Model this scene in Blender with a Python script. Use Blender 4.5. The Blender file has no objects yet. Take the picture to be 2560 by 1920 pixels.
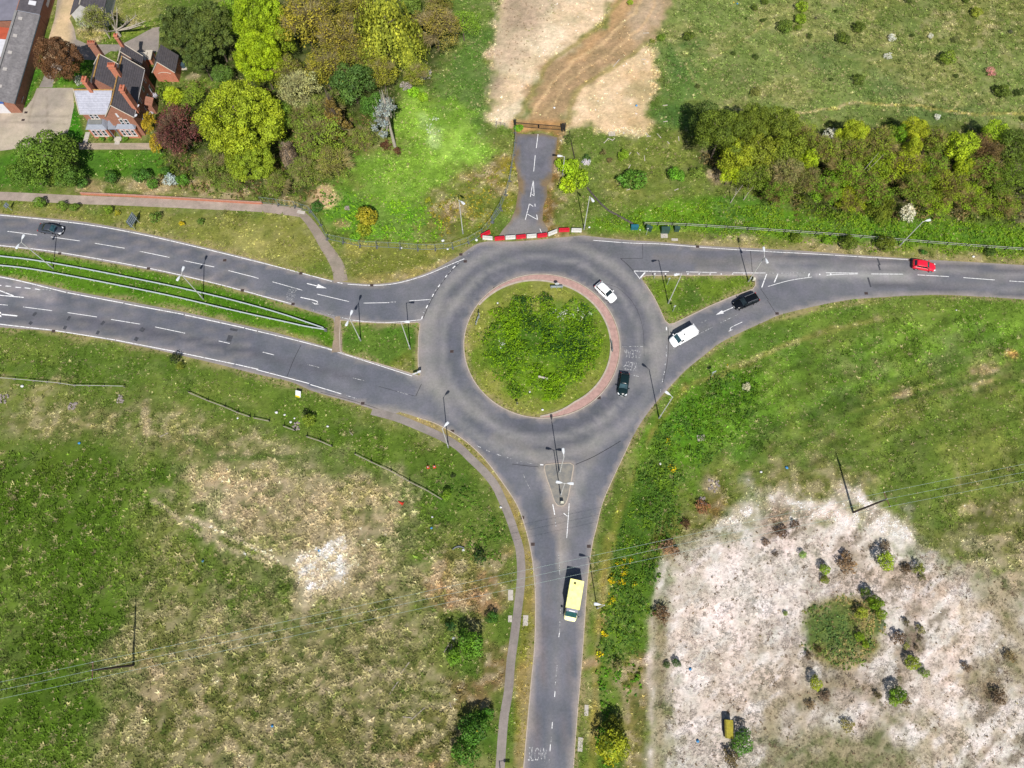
import bpy, bmesh, math, random
import numpy as np
from mathutils import Vector, Matrix
from mathutils.geometry import delaunay_2d_cdt
random.seed(7); RNG = np.random.default_rng(7)
SC = bpy.context.scene; COL = SC.collection
# ---------------------------------------------------------------- survey of the site
# The ground plan was traced from the photograph and turned into metres with the camera's own position.
F = 1800.0; NADIR = 1610.0; CAM_H = 119.0
TH = math.atan((NADIR-960)/F)
def G(p, z=0.0):
    x = p[0]-1280; y = -(p[1]-960)
    k = (z-CAM_H)/(y*math.sin(TH)-F*math.cos(TH))
    return (x*k, (y*math.cos(TH)+F*math.sin(TH))*k)
def MPP(p, z=0.0):
    y = -(p[1]-960)
    return (z-CAM_H)/(y*math.sin(TH)-F*math.cos(TH))
def T(n, x, y): return ((n % 4)*640+x/3.456, (n//4)*480+y/3.456)
def D(x, y): return (x*1.15732, y*1.15732)
def TG(n, pts, z=0.0): return [G(T(n, *p), z) for p in pts]
def DG(pts, z=0.0): return [G(D(*p), z) for p in pts]
def lin(c):
    return tuple(((v/255)/12.92 if v/255 <= .04045 else ((v/255+.055)/1.055)**2.4) for v in c)
K = 1.62
def alb(r, g, b, k=None):
    k = k or K
    return tuple(min(.86, v/k) for v in lin((r, g, b)))
SUN_DIR = Vector((0.10, -0.80, 1.0)).normalized()   # towards the sun
# ---------------------------------------------------------------- object helpers
def tag(o, label=None, cat=None, group=None, kind=None):
    if label: o['label'] = label
    if cat: o['category'] = cat
    if group: o['group'] = group
    if kind: o['kind'] = kind
    return o
def empty(name, loc, rz=0.0, label=None, cat=None, group=None):
    o = bpy.data.objects.new(name, None); COL.objects.link(o)
    o.empty_display_size = .3
    o.location = loc; o.rotation_euler = (0, 0, rz)
    return tag(o, label, cat, group)
def copy_tree(o, parent=None):
    c = o.copy(); COL.objects.link(c)
    if parent is not None: c.parent = parent
    for ch in list(o.children): copy_tree(ch, c)
    return c
class MB:
    def __init__(s): s.v = []; s.f = []; s.m = []
    def add(s, vs, fs, mi=0):
        n = len(s.v); s.v += [tuple(v) for v in vs]
        s.f += [tuple(i+n for i in f) for f in fs]; s.m += [mi]*len(fs)
        return s
    def box(s, c, d, rz=0.0, mi=0, top=1.0, tilt=None):
        cx, cy, cz = c; a, b, h = d[0]/2, d[1]/2, d[2]/2
        vs = []
        for z, k in ((-h, 1), (h, top)):
            for x, y in ((-a, -b), (a, -b), (a, b), (-a, b)): vs.append(Vector((x*k, y*k, z)))
        M = Matrix.Rotation(rz, 3, 'Z')
        if tilt: M = M @ Matrix.Rotation(tilt[0], 3, 'X') @ Matrix.Rotation(tilt[1], 3, 'Y')
        vs = [M @ v + Vector((cx, cy, cz)) for v in vs]
        return s.add(vs, [(0, 3, 2, 1), (4, 5, 6, 7), (0, 1, 5, 4), (1, 2, 6, 5), (2, 3, 7, 6), (3, 0, 4, 7)], mi)
    def tube(s, pts, r, n=6, mi=0, r1=None):
        pts = [Vector(p) for p in pts]; k = len(pts); vs = []
        for i, p in enumerate(pts):
            t = (pts[min(i+1, k-1)]-pts[max(i-1, 0)]).normalized()
            a = t.orthogonal().normalized() if abs(t.z) > .9 else t.cross(Vector((0, 0, 1))).normalized()
            b = t.cross(a)
            rr = r if r1 is None else r+(r1-r)*i/(k-1)
            for j in range(n):
                an = 2*math.pi*j/n; vs.append(p+(a*math.cos(an)+b*math.sin(an))*rr)
        fs = []
        for i in range(k-1):
            for j in range(n):
                fs.append((i*n+j, i*n+(j+1) % n, (i+1)*n+(j+1) % n, (i+1)*n+j))
        fs += [tuple(range(n))[::-1], tuple(range((k-1)*n, k*n))]
        return s.add(vs, fs, mi)
    def prism(s, poly, z0, z1, mi=0):
        n = len(poly)
        ar = sum(poly[i][0]*poly[(i+1) % n][1]-poly[(i+1) % n][0]*poly[i][1] for i in range(n))
        if ar < 0: poly = poly[::-1]
        vs = [(x, y, z0) for x, y in poly]+[(x, y, z1) for x, y in poly]
        fs = [tuple(range(n))[::-1], tuple(range(n, 2*n))]+[(i, (i+1) % n, n+(i+1) % n, n+i) for i in range(n)]
        return s.add(vs, fs, mi)
    def quad(s, *p, mi=0): return s.add(p, [tuple(range(len(p)))], mi)
    def slab(s, pts, t, mi=0):
        """a plate through the points, thickness t straight down"""
        n = len(pts); P = [Vector(p) for p in pts]
        nrm = Vector((0, 0, 0))
        for i in range(n): nrm += P[i].cross(P[(i+1) % n])
        if nrm.z < 0: P = P[::-1]
        vs = P+[p-Vector((0, 0, t)) for p in P]
        return s.add(vs, [tuple(range(n)), tuple(range(n, 2*n))[::-1]]+[(i, n+i, n+(i+1) % n, (i+1) % n) for i in range(n)], mi)
    def loft(s, rings, mi=0, cap=True):
        n = len(rings[0]); vs = [p for r in rings for p in r]; fs = []
        for i in range(len(rings)-1):
            for j in range(n): fs.append((i*n+j, i*n+(j+1) % n, (i+1)*n+(j+1) % n, (i+1)*n+j))
        if cap: fs += [tuple(range(n))[::-1], tuple(range((len(rings)-1)*n, len(rings)*n))]
        return s.add(vs, fs, mi)
    def build(s, name, mats, parent=None, smooth=False, loc=None):
        me = bpy.data.meshes.new(name); me.from_pydata(s.v, [], s.f)
        mats = mats if isinstance(mats, (list, tuple)) else [mats]
        for m in mats: me.materials.append(m)
        if len(mats) > 1: me.polygons.foreach_set('material_index', s.m)
        bm = bmesh.new(); bm.from_mesh(me); bmesh.ops.recalc_face_normals(bm, faces=bm.faces); bm.to_mesh(me); bm.free()
        if smooth: me.polygons.foreach_set('use_smooth', [True]*len(me.polygons))
        me.update()
        o = bpy.data.objects.new(name, me); COL.objects.link(o)
        if parent is not None: o.parent = parent
        if loc is not None: o.location = loc
        return o
# ---------------------------------------------------------------- materials
MATS = {}
def nt(name):
    m = bpy.data.materials.new(name); m.use_nodes = True
    t = m.node_tree; t.nodes.clear(); MATS[name] = m
    out = t.nodes.new('ShaderNodeOutputMaterial')
    return m, t, out
def nd(t, typ, **kw):
    n = t.nodes.new(typ)
    for k, v in kw.items():
        if k in n.inputs.keys() if isinstance(k, str) else False: n.inputs[k].default_value = v
        else: setattr(n, k, v)
    return n
def noise(t, scale, detail=3, rough=.55, vec=None):
    n = t.nodes.new('ShaderNodeTexNoise'); n.inputs['Scale'].default_value = scale
    n.inputs['Detail'].default_value = detail; n.inputs['Roughness'].default_value = rough
    if vec is not None: t.links.new(vec, n.inputs['Vector'])
    return n.outputs['Fac']
def ramp(t, fac, stops):
    r = t.nodes.new('ShaderNodeValToRGB'); e = r.color_ramp.elements
    while len(e) < len(stops): e.new(.5)
    for i, (p, c) in enumerate(stops):
        e[i].position = p; e[i].color = (c[0], c[1], c[2], 1) if not isinstance(c, (int, float)) else (c, c, c, 1)
    t.links.new(fac, r.inputs['Fac']); return r.outputs['Color']
def mix(t, fac, a, b, mode='MIX'):
    n = t.nodes.new('ShaderNodeMix'); n.data_type = 'RGBA'; n.blend_type = mode
    for sock, v in ((n.inputs[0], fac), (n.inputs[6], a), (n.inputs[7], b)):
        if hasattr(v, 'links') or hasattr(v, 'is_output'): t.links.new(v, sock)
        elif isinstance(v, (int, float)): sock.default_value = v if sock.type == 'VALUE' else (v, v, v, 1)
        else: sock.default_value = (v[0], v[1], v[2], 1)
    return n.outputs[2]
def bump(t, h, strength, dist=.1):
    b = t.nodes.new('ShaderNodeBump'); b.inputs['Strength'].default_value = strength; b.inputs['Distance'].default_value = dist
    t.links.new(h, b.inputs['Height']); return b.outputs['Normal']
def surf(name, col, rough=.7, metal=0.0, var=.18, scale=4.0, bmp=0.0, spec=.4, coat=0.0, col2=None, thr=(.35, .7)):
    m, t, out = nt(name)
    p = t.nodes.new('ShaderNodeBsdfPrincipled'); tc = t.nodes.new('ShaderNodeTexCoord').outputs['Object']
    n = noise(t, scale, 5, .62, tc)
    a = tuple(c*(1-var) for c in col); b = tuple(min(.9, c*(1+var)) for c in (col2 or col))
    t.links.new(ramp(t, n, [(thr[0], a), (thr[1], b)]), p.inputs['Base Color'])
    p.inputs['Roughness'].default_value = rough; p.inputs['Metallic'].default_value = metal
    p.inputs['Specular IOR Level'].default_value = spec; p.inputs['Coat Weight'].default_value = coat
    p.inputs['Coat Roughness'].default_value = .05
    if bmp: t.links.new(bump(t, noise(t, scale*6, 3, .6, tc), bmp), p.inputs['Normal'])
    t.links.new(p.outputs[0], out.inputs[0]); return m
def paint(name, col, rough=.4, coat=.35):
    d = max(col) < .03
    return surf(name, col, .22 if d else rough, 0, .05, 1.5, 0, .2 if d else .5, .05 if d else coat)
def bricks(name, c1, c2, mortar, scale=4.0, axis='XZ'):
    m, t, out = nt(name)
    p = t.nodes.new('ShaderNodeBsdfPrincipled'); tc = t.nodes.new('ShaderNodeTexCoord')
    sep = t.nodes.new('ShaderNodeSeparateXYZ'); t.links.new(tc.outputs['Object'], sep.inputs[0])
    ad = t.nodes.new('ShaderNodeMath'); ad.operation = 'ADD'
    t.links.new(sep.outputs[0], ad.inputs[0]); t.links.new(sep.outputs[1], ad.inputs[1])
    cb = t.nodes.new('ShaderNodeCombineXYZ'); t.links.new(ad.outputs[0], cb.inputs[0]); t.links.new(sep.outputs[2], cb.inputs[1])
    b = t.nodes.new('ShaderNodeTexBrick'); t.links.new(cb.outputs[0], b.inputs['Vector'])
    b.inputs['Scale'].default_value = scale
    b.inputs['Color1'].default_value = (*c1, 1); b.inputs['Color2'].default_value = (*c2, 1); b.inputs['Mortar'].default_value = (*mortar, 1)
    b.inputs['Mortar Size'].default_value = .012
    n = noise(t, 1.3, 4, .6, tc.outputs['Object'])
    t.links.new(mix(t, .6, b.outputs['Color'], ramp(t, n, [(.3, (.72,)*3), (.7, (1.12,)*3)]), 'MULTIPLY'), p.inputs['Base Color'])
    p.inputs['Roughness'].default_value = .85
    t.links.new(p.outputs[0], out.inputs[0]); return m
def roofing(name, c1, c2, pitch=.28, lichen=None):
    """courses of tiles or sheets running down the slope"""
    m, t, out = nt(name)
    p = t.nodes.new('ShaderNodeBsdfPrincipled'); tc = t.nodes.new('ShaderNodeTexCoord').outputs['Object']
    w = t.nodes.new('ShaderNodeTexWave'); w.wave_type = 'BANDS'; w.bands_direction = 'Z'
    t.links.new(tc, w.inputs['Vector']); w.inputs['Scale'].default_value = .31/pitch; w.inputs['Distortion'].default_value = .6
    n = noise(t, 2.2, 5, .65, tc); n2 = noise(t, .45, 4, .6, tc)
    c = ramp(t, n, [(.3, c1), (.72, c2)])
    c = mix(t, .35, c, ramp(t, n2, [(.35, (.7,)*3), (.7, (1.25,)*3)]), 'MULTIPLY')
    c = mix(t, .14, c, w.outputs['Color'], 'MULTIPLY')
    if lichen:
        ln = noise(t, 3.2, 5, .7, tc)
        c = mix(t, ramp(t, ln, [(.62, 0.0), (.70, 1.0)]), c, lichen)
    t.links.new(c, p.inputs['Base Color']); p.inputs['Roughness'].default_value = .8
    t.links.new(bump(t, w.outputs['Color'], .4, .05), p.inputs['Normal'])
    t.links.new(p.outputs[0], out.inputs[0]); return m
def glass(name, col=(.02, .03, .035)):
    m, t, out = nt(name); p = t.nodes.new('ShaderNodeBsdfPrincipled')
    tc = t.nodes.new('ShaderNodeTexCoord').outputs['Object']
    t.links.new(ramp(t, noise(t, 2.0, 2, .5, tc), [(.3, tuple(c*.6 for c in col)), (.7, tuple(c*1.4 for c in col))]), p.inputs['Base Color'])
    p.inputs['Roughness'].default_value = .06; p.inputs['Specular IOR Level'].default_value = .6
    t.links.new(p.outputs[0], out.inputs[0]); return m
def attr_mat(name, attr, mott=.5, rough=.95, trans=0.0, scales=(2.6, .8, .22), bmp=.6, grain=.3, straw=None):
    """ground-like surface: base colour from the 'col' attribute, broken up by noise"""
    m, t, out = nt(name)
    at = t.nodes.new('ShaderNodeAttribute'); at.attribute_name = attr
    c = at.outputs['Color']; tc = t.nodes.new('ShaderNodeTexCoord').outputs['Object']
    n1 = noise(t, scales[0], 6, .72, tc); n2 = noise(t, scales[1], 4, .6, tc); n3 = noise(t, scales[2], 3, .55, tc)
    c = mix(t, 1.0, c, ramp(t, n1, [(.28, (1-mott,)*3), (.72, (1+mott*.8,)*3)]), 'MULTIPLY')
    c = mix(t, 1.0, c, ramp(t, n2, [(.3, (1-mott*.5, 1-mott*.42, 1-mott*.5)), (.7, (1+mott*.5, 1+mott*.38, 1+mott*.45))]), 'MULTIPLY')
    c = mix(t, 1.0, c, ramp(t, n3, [(.3, (.88, .9, .86)), (.7, (1.12, 1.08, 1.1))]), 'MULTIPLY')
    if straw:
        sn = noise(t, 1.5, 6, .75, tc)
        c = mix(t, ramp(t, sn, [(.54, 0.0), (.68, straw[1])]), c, straw[0])
    d = t.nodes.new('ShaderNodeBsdfPrincipled'); t.links.new(c, d.inputs['Base Color'])
    d.inputs['Roughness'].default_value = rough; d.inputs['Specular IOR Level'].default_value = .12
    if bmp: t.links.new(bump(t, n1, bmp, .25), d.inputs['Normal'])
    sh = d.outputs[0]
    if trans:
        tr = t.nodes.new('ShaderNodeBsdfTranslucent'); t.links.new(c, tr.inputs['Color'])
        mx = t.nodes.new('ShaderNodeMixShader'); mx.inputs[0].default_value = trans
        t.links.new(sh, mx.inputs[1]); t.links.new(tr.outputs[0], mx.inputs[2]); sh = mx.outputs[0]
    t.links.new(sh, out.inputs[0]); return m
def leaf_mat(name, trans=.22, spread=.7, hue=(1.10, 1.04, .80)):
    """leaves: the tree's own colour (object colour) with leaf to leaf variation"""
    m, t, out = nt(name)
    oi = t.nodes.new('ShaderNodeObjectInfo'); at = t.nodes.new('ShaderNodeAttribute'); at.attribute_name = 'rnd'
    sp = t.nodes.new('ShaderNodeSeparateColor'); t.links.new(at.outputs['Color'], sp.inputs[0])
    c = mix(t, 1.0, oi.outputs['Color'], ramp(t, sp.outputs[0], [(0, (1-spread,)*3), (1, (1+spread,)*3)]), 'MULTIPLY')
    c = mix(t, 1.0, c, ramp(t, sp.outputs[1], [(0, (.86, .94, 1.1)), (1, hue)]), 'MULTIPLY')
    d = t.nodes.new('ShaderNodeBsdfPrincipled'); t.links.new(c, d.inputs['Base Color'])
    d.inputs['Roughness'].default_value = .6; d.inputs['Specular IOR Level'].default_value = .2
    tr = t.nodes.new('ShaderNodeBsdfTranslucent'); t.links.new(c, tr.inputs['Color'])
    mx = t.nodes.new('ShaderNodeMixShader'); mx.inputs[0].default_value = trans
    t.links.new(d.outputs[0], mx.inputs[1]); t.links.new(tr.outputs[0], mx.inputs[2]); t.links.new(mx.outputs[0], out.inputs[0])
    return m
# ---------------------------------------------------------------- numpy noise and polygon distance
_LAT = RNG.random((256, 256))
def vnoise(x, y, s, ox=0.0):
    x = x/s+ox+1000; y = y/s+ox*1.7+1000
    xi = np.floor(x).astype(int); yi = np.floor(y).astype(int); fx = x-xi; fy = y-yi
    fx = fx*fx*(3-2*fx); fy = fy*fy*(3-2*fy)
    a = _LAT[xi % 256, yi % 256]; b = _LAT[(xi+1) % 256, yi % 256]; c = _LAT[xi % 256, (yi+1) % 256]; d = _LAT[(xi+1) % 256, (yi+1) % 256]
    return (a*(1-fx)+b*fx)*(1-fy)+(c*(1-fx)+d*fx)*fy
def fbm(x, y, s, o=0.0, n=3):
    r = 0; a = .55; tot = 0
    for i in range(n):
        r = r+a*vnoise(x, y, s/2**i, o+i*3.3); tot += a; a *= .5
    return r/tot
def sdist(x, y, poly, closed=True):
    """distance to a polygon (negative inside) or to a polyline"""
    P = np.asarray(poly); n = len(P); d = np.full(x.shape, 1e9); ins = np.zeros(x.shape, bool)
    for i in range(n if closed else n-1):
        ax, ay = P[i]; bx, by = P[(i+1) % n]; ex, ey = bx-ax, by-ay
        t = np.clip(((x-ax)*ex+(y-ay)*ey)/(ex*ex+ey*ey+1e-12), 0, 1)
        d = np.minimum(d, (x-ax-t*ex)**2+(y-ay-t*ey)**2)
        if closed:
            c = (ay > y) != (by > y)
            with np.errstate(divide='ignore', invalid='ignore'): ins ^= c & (x < (ex*(y-ay)/(ey if ey else 1e-12)+ax))
    d = np.sqrt(d)
    return np.where(ins, -d, d) if closed else d
def smooth(e0, e1, v):
    t = np.clip((v-e0)/(e1-e0), 0, 1); return t*t*(3-2*t)
def spline(pts, step=1.5, closed=False):
    P = [np.array(p, float) for p in pts]; n = len(P); out = []
    for i in range(n if closed else n-1):
        p0 = P[(i-1) % n] if closed or i > 0 else P[i]*2-P[i+1]
        p1 = P[i]; p2 = P[(i+1) % n]; p3 = P[(i+2) % n] if closed or i+2 < n else P[i+1]*2-P[i]
        k = max(1, int(np.hypot(*(p2-p1))/step))
        for j in range(k):
            t = j/k
            out.append(tuple(.5*((2*p1)+(-p0+p2)*t+(2*p0-5*p1+4*p2-p3)*t*t+(-p0+3*p1-3*p2+p3)*t**3)))
    if not closed: out.append(tuple(P[-1]))
    return out
SKY = .065; SUN = 4.3; EXPO = .66
# ---------------------------------------------------------------- road outline
def S(*g): return [p for q in g for p in q]
N_EDGE = S([(-260, 500)], [T(4, *p) for p in ((0, 187), (700, 255), (1200, 345), (1700, 460), (2212, 588))],
           [T(5, *p) for p in ((200, 650), (400, 703), (660, 762), (800, 782), (1000, 795), (1200, 778), (1350, 742), (1500, 688), (1650, 610), (1780, 535), (1890, 458), (2000, 428), (2212, 428))],
           [T(6, *p) for p in ((200, 415), (400, 395), (620, 375), (700, 385), (1000, 415), (1290, 432), (1600, 460), (2212, 492))],
           [T(7, *p) for p in ((300, 508), (700, 538), (1300, 580), (1700, 602), (2212, 632))], [(2830, 678)])
SE_EDGE = S([(2830, 768)], [T(7, *p) for p in ((2212, 928), (1900, 908), (1500, 888), (1200, 897), (1000, 908), (700, 932), (400, 988), (100, 1062))],
            [T(6, *p) for p in ((2212, 1107), (2000, 1202), (1800, 1303), (1650, 1418), (1500, 1540), (1390, 1655))],
            [T(10, *p) for p in ((1260, 140), (1130, 310), (1020, 500), (930, 680), (860, 840), (780, 1030), (730, 1230), (690, 1400), (660, 1600))],
            [T(14, *p) for p in ((650, 50), (630, 350), (605, 700), (580, 1000), (555, 1300), (530, 1659))], [(1418, 2250)])
SW_EDGE = S([(1280, 2250)], [T(14, *p) for p in ((100, 1659), (128, 1300), (158, 1000), (195, 600), (205, 300), (200, 0))],
            [T(10, *p) for p in ((185, 1600), (165, 1450), (120, 1260), (60, 1080), (0, 970))],
            [T(9, *p) for p in ((2150, 880), (2050, 740), (1950, 620), (1820, 500), (1700, 420), (1550, 340), (1400, 290), (1240, 243), (1180, 262), (1000, 215), (850, 165), (600, 95), (460, 50))],
            [T(5, *p) for p in ((300, 1640), (0, 1572))], [T(4, *p) for p in ((1900, 1492), (1600, 1420), (1300, 1352), (900, 1272), (500, 1208), (0, 1168))], [(-260, 795)])
OUTER = [G(p) for p in spline(N_EDGE, 14)+spline(SE_EDGE, 14)+spline(SW_EDGE, 14)]
CX, CY, CR = 5.35, 50.68, 13.99
ISLAND = [(CX+CR*math.cos(a), CY+CR*math.sin(a)) for a in np.linspace(0, 2*math.pi, 96, endpoint=False)]
MED_N = [T(4, *p) for p in ((0, 472), (500, 537), (1280, 672), (1800, 782), (2212, 892))]+[T(5, *p) for p in ((330, 987), (630, 1080))]
MED_S = [T(5, *p) for p in ((660, 1352), (300, 1250), (0, 1175))]+[T(4, *p) for p in ((1600, 1040), (1080, 940), (600, 850), (400, 805), (200, 768), (0, 722))]
MEDIAN = [G(p) for p in spline([(-260, 600)]+MED_N, 14)+[T(5, 668, 1095), T(5, 690, 1180), T(5, 690, 1290)]+spline(MED_S+[(-260, 655)], 14)]
TRI_W = TG(5, [(730, 1108), (860, 1122), (1050, 1132), (1250, 1136), (1395, 1125), (1418, 1140), (1405, 1250), (1400, 1400), (1402, 1500), (1420, 1585), (1400, 1588), (1200, 1525), (1000, 1465), (780, 1400), (728, 1375), (722, 1240)])
TRI_E = TG(6, [(1122, 752), (1130, 732), (1160, 724), (1500, 720), (2080, 718), (2102, 760), (2104, 805), (2080, 840), (1900, 905), (1700, 990), (1450, 1112), (1395, 1138), (1355, 1142), (1322, 1115), (1270, 1000), (1220, 900), (1150, 795)])
SPLIT = TG(10, spline([(280, 712), (320, 694), (500, 684), (530, 702), (525, 760), (490, 950), (466, 1030), (430, 1056), (390, 1046), (368, 1018), (330, 900), (295, 800)], 20, True))
HOLES = [ISLAND, MEDIAN, TRI_W, TRI_E, SPLIT]
def road_sd(x, y):
    d = sdist(x, y, OUTER)
    for h in HOLES: d = np.maximum(d, -sdist(x, y, h))
    return d
# other hard surfaces
def ribbon_poly(pts, w):
    P = [Vector((*p, 0)) for p in pts]; L, R = [], []
    for i, p in enumerate(P):
        t = (P[min(i+1, len(P)-1)]-P[max(i-1, 0)]).normalized(); n = Vector((-t.y, t.x, 0))
        ww = w[0]+(w[1]-w[0])*i/(len(P)-1) if isinstance(w, tuple) else w
        L.append((p+n*ww/2)[:2]); R.append((p-n*ww/2)[:2])
    return L, R
SW_PATH = [G(p) for p in spline([T(9, 1000, 235), T(9, 1200, 287), T(9, 1400, 366), T(9, 1600, 455), T(9, 1750, 543), T(9, 1850, 640), T(9, 1960, 745), T(9, 2060, 865), T(9, 2120, 985), T(9, 2190, 1150), T(10, 25, 1290), T(10, 65, 1420), T(10, 80, 1600), T(14, 72, 100), T(14, 45, 330), T(14, 15, 560), T(13, 2200, 760), T(13, 2180, 1000), T(13, 2140, 1250), T(13, 2110, 1640), (1240, 2060)], 14)]
NW_PATH = [G(p) for p in spline([(-200, 488), T(4, 0, 35), T(4, 710, 68), T(4, 1200, 86), T(4, 2212, 134), T(5, 200, 155), T(5, 385, 178)], 14)]
NW_SPUR = [G(p) for p in spline([T(5, 390, 185), T(5, 450, 245), T(5, 520, 340), T(5, 600, 470), T(5, 680, 590), T(5, 718, 680), T(5, 733, 775)], 10)]
CROSS = TG(5, [(705, 1075), (706, 1150), (706, 1260), (700, 1385)])
Z1 = lambda x, y: (1200+x/5.184, 280+y/5.184)
SPUR = [G(Z1(*p)) for p in ((452, 268), (600, 290), (800, 275), (1005, 330), (990, 480), (968, 600), (945, 800), (930, 870), (868, 960), (872, 1090), (820, 1230), (810, 1400), (880, 1520), (870, 1590), (600, 1625), (220, 1640), (300, 1520), (390, 1420), (460, 1250), (500, 1000), (480, 800), (440, 600))]
YARD = DG([(-160, 345), (-160, 235), (40, 236), (57, 232), (72, 210), (80, 190), (112, 190), (158, 190), (160, 228), (152, 270), (146, 286), (110, 300), (60, 318), (0, 326)])
ALLEY = DG([(84, 189), (98, 158), (92, 120), (103, 90), (118, 40), (130, -40), (200, -40), (172, 8), (150, 40), (160, 60), (165, 85), (190, 96), (262, 96), (290, 82), (330, 60), (345, 58), (342, 112), (300, 118), (240, 110), (208, 130), (165, 128), (120, 160), (113, 189)])
FRONT_WALK = DG([(170, 309), (335, 309), (335, 323), (172, 323)])
HARD = [SPUR, YARD, ALLEY, FRONT_WALK]
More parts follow.
